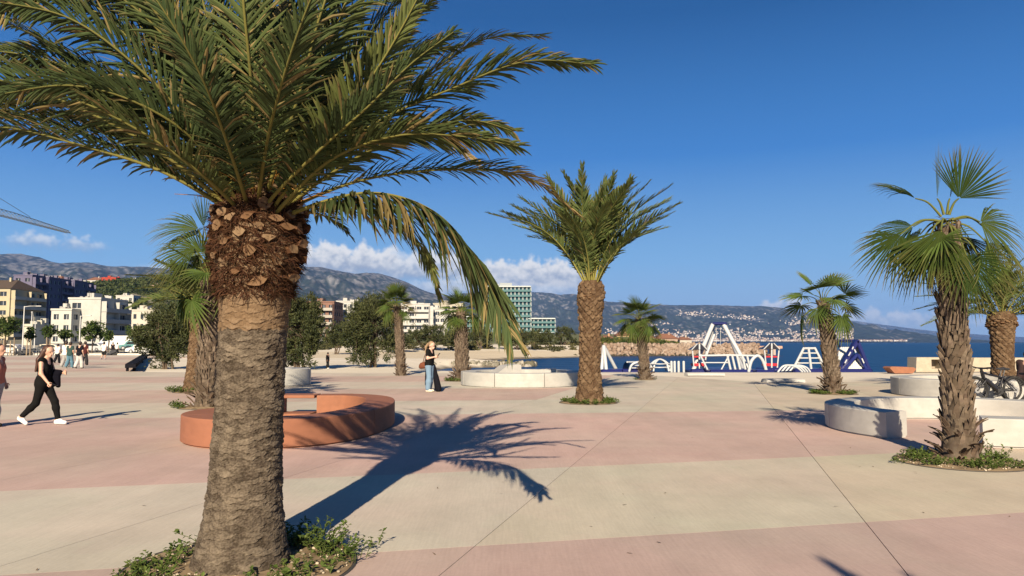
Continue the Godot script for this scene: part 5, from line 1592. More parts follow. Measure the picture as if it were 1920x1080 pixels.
func build_town():
	var cream := Color(0.66, 0.63, 0.55)
	# left: yellow block, purple terrace, white modern house
	building("yellow apartment block with shaded balconies, at the left edge", bx(-60, 250), bx(17, 250), 250, 268, 0.5, hy(541, 250), {"wall": Color(0.66, 0.58, 0.40), "bays": 3, "side_bays": 4, "balconies": [false, true], "rail": Color(0.62, 0.60, 0.54), "roof": "hip", "roof_col": Color(0.10, 0.075, 0.06), "side_ww": 0.7})
	for k in 5:
		var d0 := 318.0 + k * 9.0
		var xr: float = -205.5 + k * 0.0 + [0.0, 1.6, 0.6, 2.4, 1.0][k]
		building("dusky purple terraced apartment block, %s of the row" % ["nearest", "second", "third", "fourth", "farthest"][k], xr - 8.0, xr, d0, d0 + 9.0, 2.0, hy([514, 518, 521, 524, 527][k] + 3, d0), {"wall": Color(0.20, 0.19, 0.29), "bays": 2, "side_bays": 3, "side_ww": 0.55, "balconies": [false, k % 2 == 0], "rail": Color(0.22, 0.20, 0.30)})
	building("white modern house with flat roof and picture window", bx(128, 200), bx(188, 200), 200, 214, 1.0, hy(561, 200), {"wall": Color(0.66, 0.66, 0.62), "bays": 2, "side_bays": 3, "ww": 0.55, "side_ww": 0.6, "balconies": [false, true], "rail": Color(0.5, 0.5, 0.5), "blank": 0.2})
	building("low white annex with grey window, left of the white modern house", bx(96, 196), bx(134, 196), 196, 204, 1.0, hy(582, 196), {"wall": Color(0.70, 0.69, 0.64), "bays": 2, "side_bays": 2, "ww": 0.5, "blank": 0.1})
	building("long cream house with roof terrace, right of the white modern house", bx(233, 240), bx(300, 240), 240, 252, 2.0, hy(583, 240), {"wall": Color(0.74, 0.70, 0.60), "bays": 5, "ww": 0.42})
	building("cream shed behind the street lamps", bx(46, 150), bx(62, 150), 150, 156, 0.5, hy(612, 150), {"wall": Color(0.70, 0.68, 0.56), "bays": 1, "blank": 0.9})
	# houses along the hill
	var H := [["red house on the brow of the hill", 188, 215, 521, 545, 590, Color(0.52, 0.085, 0.055), "flat"], ["long white house on the hill, left of the red one", 122, 158, 527, 546, 600, Color(0.74, 0.72, 0.66), "flat"], ["white house touching the red house on the hill", 160, 187, 525, 545, 604, Color(0.74, 0.72, 0.66), "hip"], ["small white cube house below the red house", 172, 187, 535, 552, 560, Color(0.74, 0.72, 0.68), "flat"],
		["white gabled house right of the red house on the hill", 234, 254, 527, 548, 610, Color(0.74, 0.72, 0.68), "hip"], ["pink unfinished house on the hill's right shoulder", 278, 309, 536, 556, 540, Color(0.52, 0.38, 0.32), "flat"], ["low white house with an arch amid the hillside scrub", 216, 249, 555, 568, 470, Color(0.74, 0.72, 0.66), "flat"], ["little white house above the white modern house", 120, 143, 551, 570, 450, Color(0.74, 0.72, 0.68), "flat"], ["house with red tiled roof amid the scrub", 156, 170, 553, 568, 440, Color(0.60, 0.42, 0.34), "hip"],
		["pale house on the hill above the purple terrace", 90, 112, 522, 545, 610, Color(0.70, 0.68, 0.6), "hip"], ["far white house at the hill's right end", 255, 272, 531, 548, 640, Color(0.72, 0.70, 0.66), "flat"]]
	for e in H:
		var d: float = e[5]
		building(e[0], bx(e[1], d), bx(e[2], d), d, d + 10, hy(e[4], d), hy(e[3], d), {"wall": e[6], "roof": e[7], "ww": 0.45, "blank": 0.1})
	# middle: behind the tamarisks
	building("brown brick apartment block behind the tamarisks", bx(575, 300), bx(626, 300), 300, 316, 3.0, hy(567, 300), {"wall": Color(0.34, 0.20, 0.15), "bays": 4, "balconies": [true, false], "rail": Color(0.55, 0.52, 0.46)})
	building("white apartment block left of the tall tamarisk", bx(630, 320), bx(664, 320), 320, 334, 3.0, hy(566, 320), {"wall": Color(0.70, 0.69, 0.65), "bays": 3, "balconies": [false, true]})
	building("white terraced apartment block right of the fan palm with the dry leaf", bx(752, 330), bx(806, 330), 330, 350, 3.5, hy(571, 330), {"wall": Color(0.72, 0.71, 0.68), "bays": 4, "balconies": [true, true], "ww": 0.62, "rail": Color(0.72, 0.71, 0.68)})
	building("white apartment block with open loggias beside the terraced one", bx(806.5, 336), bx(834, 336), 336, 350, 3.5, hy(580, 336), {"wall": Color(0.72, 0.72, 0.70), "bays": 3, "balconies": [false, true], "ww": 0.7})
	building("cream apartment block with planted terraces behind the shaggy palm", bx(812, 380), bx(868, 380), 380, 398, 5.0, hy(570, 380), {"wall": Color(0.62, 0.58, 0.48), "bays": 5, "balconies": [true, false], "ww": 0.6, "rail": Color(0.66, 0.63, 0.55)})
	# hotel
	var t := thing("hotel", "teal glass hotel tower with white balcony fins and low wings", "building", Vector3(0, 5.0, -470))
	var teal := mat("teal_glass", Color(0.015, 0.07, 0.08), 0.18, {"vc": false})
	var conc := mat("plain", Color.WHITE, 0.7)
	var tw := Color(0.42, 0.47, 0.47)
	var blocks := [[bx(905, 470), bx(994, 470), hy(537, 470) - 5.0, 10, 12, 26.0, 0.0], [bx(992, 470), bx(1040, 470), hy(597, 470) - 5.0, 4, 6, 20.0, -1.5], [bx(868, 470), bx(930, 470), hy(594, 470) - 5.0, 4, 10, 20.0, 6.0]]
	for bi in 3:
		var e: Array = blocks[bi]
		var w: float = e[1] - e[0]
		var core := MB.new()
		core.box(Vector3((e[0] + e[1]) / 2, e[2] / 2 - 1.5, e[6] - e[5] / 2 - 1.6), Vector3(w - 0.4, e[2] + 3.0, e[5]), Color.WHITE)
		part(t, "glass_core", core, teal)
		var fh: float = e[2] / e[3]
		for j in int(e[3]) + 1:
			var mb := MB.new()
			var last: bool = j == int(e[3])
			mb.box(Vector3((e[0] + e[1]) / 2, j * fh, e[6] - e[5] / 2 - 0.7), Vector3(w + 0.9, 0.22 if not last else 0.7, e[5] + 2.4), tw if last or (bi > 0 and j == 1) else Color(0.07, 0.18, 0.19))
			if not last and j > 0: mb.box(Vector3((e[0] + e[1]) / 2, j * fh + 0.6, e[6] + 0.45), Vector3(w + 0.8, 1.0, 0.06), Color(0.06, 0.14, 0.15))
			part(t, "floor_slab", mb, conc)
			if last or j == 0: continue
			var fins := MB.new()
			for k in int(e[4]) + 1:
				var x: float = e[0] + w * k / e[4]
				fins.extrude(PackedVector2Array([Vector2(0.0, 0.25), Vector2(1.75, 0.25), Vector2(1.15, fh - 0.25), Vector2(0.0, fh - 0.25)]), 0.35 if bi == 0 else 0.2, Transform3D(Basis(Vector3.UP, -PI / 2 + 0.5), Vector3(x, j * fh, e[6] - 1.3)), Color(0.36, 0.40, 0.40))
			if bi == 0:
				for k in 8: fins.extrude(PackedVector2Array([Vector2(0.0, 0.25), Vector2(1.1, 0.25), Vector2(0.7, fh - 0.25), Vector2(0.0, fh - 0.25)]), 0.3, Transform3D(Basis(Vector3.UP, 0.3), Vector3(e[1] - 0.2, j * fh, e[6] - 2.0 - k * 3.0)), Color(0.40, 0.45, 0.45))
			part(t, "balcony_fins", fins, conc).set_meta("kind", "stuff")
	var rt := MB.new()
	rt.box(Vector3(bx(948, 470), blocks[0][2] + 1.6, -12), Vector3(8, 2.6, 8), Color(0.25, 0.28, 0.30)); rt.box(Vector3(bx(930, 470), blocks[0][2] + 1.2, -8), Vector3(3, 1.8, 4), Color(0.4, 0.42, 0.42))
	part(t, "roof_plant", rt, conc)
	# houses on the point behind the breakwater
	var P := [["pale orange house on the point, beside the date palm trunk", 1128, 1152, 632, 250, Color(0.62, 0.38, 0.24)], ["ochre house with tiled roof behind the bushes on the point", 1156, 1184, 626, 300, Color(0.60, 0.44, 0.26)], ["cream house on the point behind the small fan palm", 1206, 1228, 630, 320, Color(0.64, 0.50, 0.38)], ["long brownish house row on the point", 1232, 1270, 632, 340, Color(0.52, 0.38, 0.30)], ["white house at the end of the point", 1274, 1296, 634, 350, Color(0.66, 0.60, 0.52)], ["pale house between the hotel and the point", 1090, 1112, 630, 330, Color(0.66, 0.58, 0.48)]]
	for e in P:
		var d: float = e[4]
		building(e[0], bx(e[1], d), bx(e[2], d), d, d + 9, 0.5, hy(e[3] + 3, d), {"wall": e[5], "roof": "hip", "ww": 0.4})
	# pier at the end of the breakwater
	t = thing("pier", "low reddish pier running out from the breakwater", "pier", Vector3(bx(1400, 150), SEA, -150))
	var pm := MB.new()
	pm.box(Vector3(-1.0, 1.55, 0), Vector3(15.0, 0.5, 3.0), Color(0.42, 0.25, 0.18))
	part(t, "deck", pm, conc)
	for k in 6:
		pm = MB.new()
		pm.box(Vector3(-7.0 + k * 2.4, 0.4, 0), Vector3(0.5, 1.9, 2.4), Color(0.35, 0.28, 0.24))
		part(t, "pile", pm, conc)
	# crane, mast outside the picture
	t = thing("tower_crane", "lattice jib of a tower crane above the houses at the left edge", "crane")
	var steel := mat("crane_steel", Color.WHITE, 0.6)
	var yl := Color(0.20, 0.165, 0.08)
	var tip := at(129, 437, 262.0)
	var q := at(0, 404, 262.0 * 0.86)
	q.y = tip.y
	var dirj := (q - tip).normalized()
	var len := 85.0
	var mb := MB.new()
	var sd := dirj.cross(Vector3.UP)
	var tri := func(s: float) -> Array: return [tip + dirj * s + sd * 0.7, tip + dirj * s - sd * 0.7, tip + dirj * s + Vector3.UP * lerp(0.8, 2.0, min(s / 30.0, 1.0))]
	var s := 0.0
	while s < len:
		var a: Array = tri.call(s); var b: Array = tri.call(s + 2.0)
		for k in 3:
			mb.tube([a[k], b[k]], [0.10, 0.10], 4, yl, false)
			mb.tube([a[k], b[(k + 1) % 3]], [0.05, 0.05], 4, yl, false)
			mb.tube([a[k], a[(k + 1) % 3]], [0.05, 0.05], 4, yl, false)
		s += 2.0
	part(t, "jib", mb, steel)
	mb = MB.new()
	var mast := tip + dirj * (len - 16.0)
	mb.tube([mast + Vector3.UP * 12.0, tip + dirj * 22.0 + Vector3.UP * 2.0], [0.08, 0.08], 4, yl, false)
	part(t, "tie_rod", mb, steel)
	mb = MB.new()
	for k in 4:
		var o := Vector3(-0.9 if k & 1 else 0.9, 0, -0.9 if k & 2 else 0.9)
		mb.tube([Vector3(mast.x, -0.5, mast.z) + o, mast + o + Vector3.UP * 1.0], [0.12, 0.12], 4, yl, false)
		mb.tube([mast + o + Vector3.UP * 1.0, mast + Vector3.UP * 12.0], [0.1, 0.1], 4, yl, false)
	var y := 0.0
	while y < mast.y - 2.0:
		for k in 4:
			var o1: Vector3 = [Vector3(-0.9, 0, -0.9), Vector3(0.9, 0, -0.9), Vector3(0.9, 0, 0.9), Vector3(-0.9, 0, 0.9)][k]
			var o2: Vector3 = [Vector3(0.9, 0, -0.9), Vector3(0.9, 0, 0.9), Vector3(-0.9, 0, 0.9), Vector3(-0.9, 0, -0.9)][k]
			mb.tube([Vector3(mast.x, y, mast.z) + o1, Vector3(mast.x, y + 2.0, mast.z) + o2], [0.05, 0.05], 4, yl, false)
		y += 2.0
	part(t, "mast", mb, steel)

# ------------------------------------------------------------------ inflatables on the water
var vinyl: StandardMaterial3D
const IW := Color(0.44, 0.455, 0.46)
const IB := Color(0.012, 0.019, 0.10)
const IR := Color(0.42, 0.02, 0.03)

func ip(px: float, py: float, d := 63.0) -> Vector3: return at(px, py, d)

func pipe(t: Node3D, called: String, p: Array, r: float, c: Color, bend := false):
	var pts := smooth_curve(p, 6) if bend else p
	var rr := []
	r *= 0.86
	for k in pts.size(): rr.append(r)
	var mb := MB.new()
	mb.tube(pts, rr, 12, c)
	mb.ellipsoid(pts[0], Vector3.ONE * r * 0.999, 10, 6, c); mb.ellipsoid(pts[-1], Vector3.ONE * r * 0.999, 10, 6, c)
	part(t, called, mb, vinyl)

func raft(t: Node3D, px0: float, px1: float, d0: float, d1: float, c: Color):
	var mb := MB.new()
	var x0 := bx(px0, d0); var x1 := bx(px1, d0)
	mb.cbox(Vector3((x0 + x1) / 2, SEA + 0.12, -(d0 + d1) / 2), Vector3(x1 - x0, 0.4, d1 - d0), 0.12, c)
	part(t, "raft", mb, vinyl)

func hut(label: String, px0: float, px1: float, py_top: float, d: float):
	var t := thing("inflatable_tower", label, "inflatable", Vector3.ZERO, 0.0, "inflatable water park")
	var pm := (px0 + px1) / 2
	var w := (px1 - px0)
	for k in 4:
		var dd := d if k < 2 else d + 1.1
		var e0: float = pm + w * 0.34 * (-1 if k % 2 == 0 else 1); var e1: float = pm + w * 0.46 * (-1 if k % 2 == 0 else 1)
		pipe(t, "post", [ip(e0, 690, dd), ip(e1, py_top + 11, dd)], 0.075, IW)
	pipe(t, "post", [ip(pm, 690, d - 0.1), ip(pm, py_top + 1, d - 0.1)], 0.085, IW)
	var rf := MB.new()
	var a := ip(pm - w * 0.5, py_top + 11, d - 0.2); var b := ip(pm + w * 0.5, py_top + 11, d - 0.2)
	var c := b + Vector3(0, 0, -1.5); var e := a + Vector3(0, 0, -1.5)
	var top := ip(pm, py_top, d + 0.55)
	var dk := Color(0.035, 0.035, 0.04)
	var l := top + Vector3(-0.2, 0, 0); var r := top + Vector3(0.2, 0, 0)
	rf.quad(a, b, r, l, dk); rf.tri(b, c, r, dk); rf.quad(c, e, l, r, dk); rf.tri(e, a, l, dk); rf.quad(e, c, b, a, dk)
	var roof := part(t, "roof", rf, vinyl)
	for k in 2:
		var mb := MB.new()
		var p0: Vector3 = [a, b][k]
		mb.tube([p0, [l, r][k]], [0.05, 0.05], 8, IW)
		part(roof, "trim", mb, vinyl)
	for py in [669.0, 684.0]:
		var mb := MB.new()
		var q0 := ip(pm - w * 0.36, py, d - 0.05); var q1 := ip(pm + w * 0.36, py, d - 0.05)
		mb.cbox((q0 + q1) / 2 + Vector3(0, 0, -0.55), Vector3(q1.x - q0.x, 0.24 if py > 680 else 0.14, 1.15), 0.03, IR)
		part(t, "red_band", mb, vinyl)
	raft(t, px0 - 4, px1 + 4, d - 0.4, d + 1.7, IB)

func build_inflatables():
	vinyl = mat("vinyl", Color.WHITE, 0.35, {"two": true})
	var g := "inflatable water park"
	# tall swing
	var t := thing("inflatable_swing", "tall white inflatable swing frame with blue top bar", "inflatable", Vector3.ZERO, 0.0, g)
	pipe(t, "leg", [ip(1300, 694, 62), ip(1336, 609, 64)], 0.20, IW); pipe(t, "leg", [ip(1404, 694, 62), ip(1357, 609, 64)], 0.20, IW)
	pipe(t, "leg", [ip(1318, 690, 67), ip(1338, 609, 64.8)], 0.19, IW); pipe(t, "leg", [ip(1392, 690, 67), ip(1359, 609, 64.8)], 0.19, Color(0.45, 0.47, 0.5))
	var mb := MB.new()
	mb.cbox((ip(1334, 607, 64.3) + ip(1360, 607, 64.3)) / 2, Vector3(1.3, 0.24, 1.0), 0.08, IB)
	part(t, "top_bar", mb, vinyl)
	for px in [1343.0, 1351.0]: pipe(t, "rope", [ip(px, 610, 64.3), ip(px, 648, 64.3)], 0.022, IW)
	pipe(t, "cross_tube", [ip(1322, 672, 64), ip(1339, 628, 64.6)], 0.12, IW)
	raft(t, 1322, 1404, 61.5, 67.5, IB)
	# rail bridge in front of it
	t = thing("inflatable_bridge", "white inflatable railing bridge between swing and arch", "inflatable", Vector3.ZERO, 0.0, g)
	pipe(t, "rail", [ip(1312, 667, 61), ip(1366, 666, 61), ip(1416, 667, 61)], 0.10, IW)
	pipe(t, "brace", [ip(1314, 668, 61), ip(1328, 696, 61)], 0.09, IW); pipe(t, "brace", [ip(1352, 694, 61), ip(1366, 668, 61)], 0.07, IW)
	for px in [1366.0, 1375.0, 1384.0, 1394.0, 1403.0]: pipe(t, "baluster", [ip(px - 2, 668, 61), ip(px + 4, 694, 61)], 0.11, IW)
	pipe(t, "lower_rail", [ip(1316, 680, 61), ip(1364, 680, 61)], 0.06, IW)
	raft(t, 1328, 1412, 60.0, 61.3, IB)
	t = thing("inflatable_arch", "big white inflatable arch beside the second lifeguard hut", "inflatable", Vector3.ZERO, 0.0, g)
	pipe(t, "arch_tube", [ip(1404, 696, 60), ip(1409, 677, 60), ip(1420, 667, 60), ip(1430, 676, 60), ip(1437, 696, 60)], 0.15, IW, true)
	raft(t, 1414, 1452, 59.6, 62.0, IB)
	hut("lifeguard hut with black roof left of the swing frame", 1297, 1326, 645, 62.0)
	hut("lifeguard hut with black roof and red bands, right of the arch", 1432, 1462, 644, 65.0)
	# tripod left
	t = thing("inflatable_tripod", "white inflatable tripod half hidden behind the tall date palm", "inflatable", Vector3.ZERO, 0.0, g)
	for e in [[1128, 696, 61.5], [1137, 695, 61.0], [1156, 694, 63.0]]: pipe(t, "leg", [ip(e[0], e[1], e[2]), ip(1132, 649, 62)], 0.17, IW)
	raft(t, 1126, 1168, 60.6, 63.4, IB)
	t = thing("inflatable_tunnel", "blue half-barrel inflatable tunnel with white arch", "inflatable", Vector3.ZERO, 0.0, g)
	mb = MB.new()
	var ring := []
	for k in 13: ring.append(ip(1175 + 8 * cos(PI * k / 12.0) * -1.0, 696 - 18 * sin(PI * k / 12.0), 62))
	for k in 12: mb.quad(ring[k], ring[k + 1], ring[k + 1] + Vector3(0.9, 0, -2.4), ring[k] + Vector3(0.9, 0, -2.4), IB)
	part(t, "barrel", mb, vinyl)
	pipe(t, "arch_tube", [ip(1180, 696, 61), ip(1185, 684, 61), ip(1198, 679, 61), ip(1211, 684, 61), ip(1216, 696, 61)], 0.11, IW, true)
	pipe(t, "ridge_tube", [ip(1176, 679, 61.6), ip(1202, 679, 63)], 0.09, IW)
	for py in [685.0, 690.0]: pipe(t, "rung", [ip(1184, py, 61.2), ip(1213, py, 61.2)], 0.05, IW)
	raft(t, 1150, 1218, 61.5, 64.0, IB)
	t = thing("inflatable_dome", "white ribbed inflatable dome right of the small fan palm", "inflatable", Vector3.ZERO, 0.0, g)
	for k in 4:
		var a := -0.75 + k * 0.5
		var mid := ip(1237, 673.5, 62.3)
		var l := ip(1237, 695, 62.3) + Vector3(-cos(a) * 0.86, 0, -sin(a) * 0.86); var r := ip(1237, 695, 62.3) + Vector3(cos(a) * 0.86, 0, sin(a) * 0.86)
		pipe(t, "rib", [l, l.lerp(mid, 0.42) + Vector3.UP * 0.22 + (l - r) * 0.08, mid, r.lerp(mid, 0.42) + Vector3.UP * 0.22 + (r - l) * 0.08, r], 0.085, IW, true)
	for e in [[682.0, 18.0], [688.5, 20.0]]: pipe(t, "band", [ip(1237 - e[1], e[0], 62.0), ip(1237, e[0] + 0.6, 61.4), ip(1237 + e[1], e[0], 62.0)], 0.06, IW, true)
	# mooring posts
	for e in [[1259.0, "leftmost"], [1265.0, "second"], [1272.5, "third"], [1282.0, "rightmost"]]:
		mb = MB.new()
		var p := ip(e[0], 690, 62.5)
		mb.lathe([Vector2(0.10, SEA - 0.1), Vector2(0.11, 0.1), Vector2(0.11, SEA + 0.85), Vector2(0.08, SEA + 0.95), Vector2(0.0, SEA + 0.97)], 12, IW, Vector3(p.x, 0, p.z))
		single("buoy_post", mb, vinyl, "%s of the four white float posts left of the lifeguard hut" % e[1], "float", g)
	# low arch and climbing pyramid
	t = thing("inflatable_crawler", "low white inflatable arch tunnel in front of the climbing pyramid", "inflatable", Vector3.ZERO, 0.0, g)
	for k in 4: pipe(t, "arch_tube", [ip(1459 + k * 7, 697, 58 + k * 1.2), ip(1468 + k * 7, 687, 58 + k * 1.2), ip(1480 + k * 6, 685, 58 + k * 1.2), ip(1494 + k * 6, 689, 58 + k * 1.2), ip(1504 + k * 5, 697, 58 + k * 1.2)], 0.09, IW, true)
	t = thing("inflatable_pyramid", "white climbing pyramid frame on a blue raft", "inflatable", Vector3.ZERO, 0.0, g)
	var tops := [ip(1507, 653, 64), ip(1528, 653, 64), ip(1528, 654, 65.2), ip(1507, 654, 65.2)]
	var feet := [ip(1487, 692, 62.3), ip(1548, 692, 62.3), ip(1542, 689, 67), ip(1494, 689, 67)]
	for k in 4: pipe(t, "leg", [feet[k], tops[k]], 0.12, IW)
	for k in 4: pipe(t, "top_tube", [tops[k], tops[(k + 1) % 4]], 0.10, IW)
	pipe(t, "leg", [ip(1521, 692, 62.0), ip(1516, 653, 64)], 0.12, IW)
	for s in [0.28, 0.52, 0.76]:
		for k in [0, 1, 3]: pipe(t, "rung", [feet[k].lerp(tops[k], s), feet[(k + 1) % 4].lerp(tops[(k + 1) % 4], s)], 0.07, IW)
	raft(t, 1486, 1556, 61.6, 67.4, IB)
	# blue slide
	t = thing("inflatable_slide", "blue A-shaped inflatable slide with pale ribbed ramp", "inflatable", Vector3.ZERO, 0.0, g)
	var ap := ip(1603, 640, 63)
	for e in [[1576, 696, 62.5], [1630, 694, 62.5]]:
		mb = MB.new()
		var f := ip(e[0], e[1], e[2])
		var dv := (ap - f)
		var L := dv.length()
		mb.cbox((f + ap) / 2, Vector3(0.36, L + 0.2, 0.7), 0.09, IB, Basis(Vector3(0, 0, 1), atan2(-dv.x, dv.y)))
		part(t, "frame_leg", mb, vinyl)
	for e in [[1583, 694, 1604, 664], [1626, 694, 1604, 664]]:
		mb = MB.new()
		var f := ip(e[0], e[1], 62.2); var g2 := ip(e[2], e[3], 62.6)
		var dv := g2 - f
		mb.cbox((f + g2) / 2, Vector3(0.26, dv.length(), 0.5), 0.06, Color(0.014, 0.022, 0.12), Basis(Vector3(0, 0, 1), atan2(-dv.x, dv.y)))
		part(t, "inner_leg", mb, vinyl)
	for e in [[1584, 681, 1588, 674, 62.0], [1591, 667, 1595, 660, 62.2], [1598, 655, 1600, 650, 62.4], [1620, 681, 1616, 672, 62.0], [1602, 655, 1605, 661, 62.2]]:      # white print on the frame
		mb = MB.new()
		var f := ip(e[0], e[1], e[4]); var g3 := ip(e[2], e[3], e[4])
		var dv := g3 - f
		mb.box((f + g3) / 2, Vector3(0.10, dv.length(), 0.02), IW, Basis(Vector3(0, 0, 1), atan2(-dv.x, dv.y)))
		part(t, "white_mark", mb, vinyl)
	for k in 7:
		var px := 1590.0 + k * 4.3
		pipe(t, "ramp_rib", [ip(px + (1604 - px) * 0.0, 695, 62.2), ip(lerp(px, 1604.0, 0.55), 668 + abs(px - 1603) * 0.9, 63.2)], 0.10, Color(0.62, 0.64, 0.60))
	for k in 6:
		var px := 1571.0 + k * 3.4
		pipe(t, "back_panel", [ip(px, 690, 65.5), ip(px + 3.5, 652, 65.5)], 0.09, Color(0.55, 0.58, 0.57))
	pipe(t, "top_rail", [ip(1568, 638.5, 64.5), ip(1602, 638.5, 63.2)], 0.12, IB)
	pipe(t, "strut", [ip(1569, 640, 64.5), ip(1574, 650, 65.2)], 0.12, IB)
	raft(t, 1568, 1634, 61.9, 66.0, IB)

# ------------------------------------------------------------------ bicycles, lamps, cars, posts
func wheel(t: Node3D, at_: Vector3, r: float, rubber: Material, steel: Material):
	var tyre := MB.new()
	var pts := []; var rr := []
	for k in 37: pts.append(at_ + Vector3(cos(TAU * k / 36.0) * r, sin(TAU * k / 36.0) * r, 0)); rr.append(0.027)
	tyre.tube(pts, rr, 8, Color(0.012, 0.012, 0.013), false)
	var w := part(t, "wheel", tyre, rubber)
	var rim := MB.new()
	pts = []; rr = []
	for k in 37: pts.append(at_ + Vector3(cos(TAU * k / 36.0) * (r - 0.036), sin(TAU * k / 36.0) * (r - 0.036), 0)); rr.append(0.013)
	rim.tube(pts, rr, 6, Color(0.03, 0.03, 0.033), false)
	part(w, "rim", rim, steel)
	var sp := MB.new()
	for k in 28:
		var a := TAU * k / 28.0
		sp.tube([at_ + Vector3(cos(a + 0.5) * 0.03, sin(a + 0.5) * 0.03, 0.03 if k % 2 == 0 else -0.03), at_ + Vector3(cos(a) * (r - 0.035), sin(a) * (r - 0.035), 0)], [0.0016, 0.0016], 3, Color(0.35, 0.35, 0.36), false)
	sp.tube([at_ + Vector3(0, 0, -0.055), at_ + Vector3(0, 0, 0.055)], [0.024, 0.024], 10, Color(0.05, 0.05, 0.05))
	sp.tube([at_ + Vector3(0, 0, 0.05), at_ + Vector3(0, 0, 0.053)], [0.08, 0.08], 16, Color(0.3, 0.3, 0.3))
	part(w, "spokes", sp, steel)

func bicycle(label: String, where: Vector3, turn: float) -> Node3D:
	var t := thing("bicycle", label, "bicycle", where, turn, "bicycles by the bench")
	var rubber := mat("rubber", Color.WHITE, 0.75)
	var steel := mat("bike_metal", Color.WHITE, 0.35, {"metal": 0.3})
	var dark := Color(0.018, 0.018, 0.020)
	var R := 0.345
	var rear := Vector3(0.58, R + 0.02, 0); var front := Vector3(-0.58, R + 0.02, 0)
	wheel(t, front, R, rubber, steel); wheel(t, rear, R, rubber, steel)
	var crank := Vector3(0.10, 0.33, 0); var seat := Vector3(0.26, 0.80, 0); var head := Vector3(-0.36, 0.84, 0); var head2 := Vector3(-0.32, 0.68, 0)
	var fr := MB.new()
	fr.tube([head2, crank], [0.042, 0.05], 10, dark); fr.tube([head, seat.lerp(crank, 0.2)], [0.027, 0.025], 10, dark); fr.tube([seat, crank], [0.022, 0.028], 10, dark); fr.tube([head + Vector3(-0.01, 0.05, 0), head2], [0.03, 0.032], 10, dark)
	for z in [-0.055, 0.055]:
		fr.tube([crank + Vector3(0, 0, z * 0.6), rear + Vector3(0, 0, z)], [0.018, 0.012], 8, dark); fr.tube([seat.lerp(crank, 0.22) + Vector3(0, 0, z * 0.4), rear + Vector3(0, 0, z)], [0.015, 0.011], 8, dark)
	fr.ellipsoid(crank + Vector3(0, 0.03, 0), Vector3(0.11, 0.085, 0.06), 14, 8, dark)
	var frame := part(t, "frame", fr, steel)
	var bt := MB.new()
	bt.cbox(Vector3(-0.10, 0.535, 0), Vector3(0.42, 0.085, 0.075), 0.02, Color(0.03, 0.03, 0.035), Basis(Vector3(0, 0, 1), -0.70))
	part(frame, "battery", bt, steel)
	var fk := MB.new()
	for z in [-0.062, 0.062]: fk.tube([head2 + Vector3(0.0, -0.03, z), front + Vector3(0, 0, z)], [0.021, 0.015], 8, dark)
	fk.box(head2 + Vector3(0, -0.03, 0), Vector3(0.05, 0.05, 0.16), dark)
	part(t, "fork", fk, steel)
	var hb := MB.new()
	var top := head + Vector3(-0.03, 0.13, 0)
	hb.tube([head, top], [0.018, 0.018], 8, dark)
	hb.tube([top + Vector3(0.06, 0.02, -0.34), top + Vector3(0.0, 0.0, -0.12), top + Vector3(-0.04, 0, 0), top + Vector3(0.0, 0.0, 0.12), top + Vector3(0.06, 0.02, 0.34)], [0.012, 0.015, 0.017, 0.015, 0.012], 8, dark)
	var bar := part(t, "handlebar", hb, steel)
	for s in [-1.0, 1.0]:
		var gp := MB.new()
		gp.tube([top + Vector3(0.03, 0.01, s * 0.22), top + Vector3(0.06, 0.02, s * 0.345)], [0.018, 0.018], 8, dark)
		gp.tube([top + Vector3(0.0, 0.0, s * 0.2), top + Vector3(-0.05, -0.03, s * 0.3)], [0.007, 0.006], 5, dark)
		part(bar, "grip", gp, rubber)
	var sd := MB.new()
	var sp := seat + Vector3(0.045, 0.13, 0)
	sd.tube([seat, sp], [0.015, 0.015], 8, Color(0.1, 0.1, 0.1))
	sd.ellipsoid(sp + Vector3(0.06, 0.02, 0), Vector3(0.10, 0.035, 0.075), 12, 8, dark); sd.ellipsoid(sp + Vector3(-0.08, 0.015, 0), Vector3(0.12, 0.028, 0.030), 12, 8, dark)
	part(t, "saddle", sd, rubber)
	var cr := MB.new()
	cr.tube([crank + Vector3(0, 0, 0.062), crank + Vector3(0, 0, 0.07)], [0.085, 0.085], 20, Color(0.05, 0.05, 0.05))
	cr.tube([crank + Vector3(0, 0, 0.08), crank + Vector3(-0.14, -0.10, 0.085)], [0.013, 0.010], 6, dark); cr.tube([crank + Vector3(0, 0, -0.08), crank + Vector3(0.14, 0.10, -0.085)], [0.013, 0.010], 6, dark)
	part(t, "crank", cr, steel)
	for e in [[Vector3(-0.14, -0.10, 0.13), 1], [Vector3(0.14, 0.10, -0.13), 2]]:
		var pd := MB.new()
		pd.cbox(crank + e[0], Vector3(0.10, 0.022, 0.085), 0.006, dark)
		part(t, "pedal", pd, rubber)
	var mg := MB.new()
	pts_arc(mg, rear, R + 0.05, 0.15, 2.6, dark)
	part(t, "mudguard", mg, steel)
	var ks := MB.new()
	ks.tube([crank + Vector3(0.22, -0.02, 0.06), Vector3(0.26, 0.0, 0.20)], [0.010, 0.008], 6, dark)
	part(t, "kickstand", ks, steel)
	return t

func pts_arc(mb: MB, c: Vector3, r: float, a0: float, a1: float, col: Color):
	for k in 14:
		var a: float = lerp(a0, a1, k / 14.0); var b: float = lerp(a0, a1, (k + 1) / 14.0)
		var p := c + Vector3(cos(a), sin(a), 0) * r; var q := c + Vector3(cos(b), sin(b), 0) * r
		mb.quad(p + Vector3(0, 0, 0.03), p - Vector3(0, 0, 0.03), q - Vector3(0, 0, 0.03), q + Vector3(0, 0, 0.03), col)

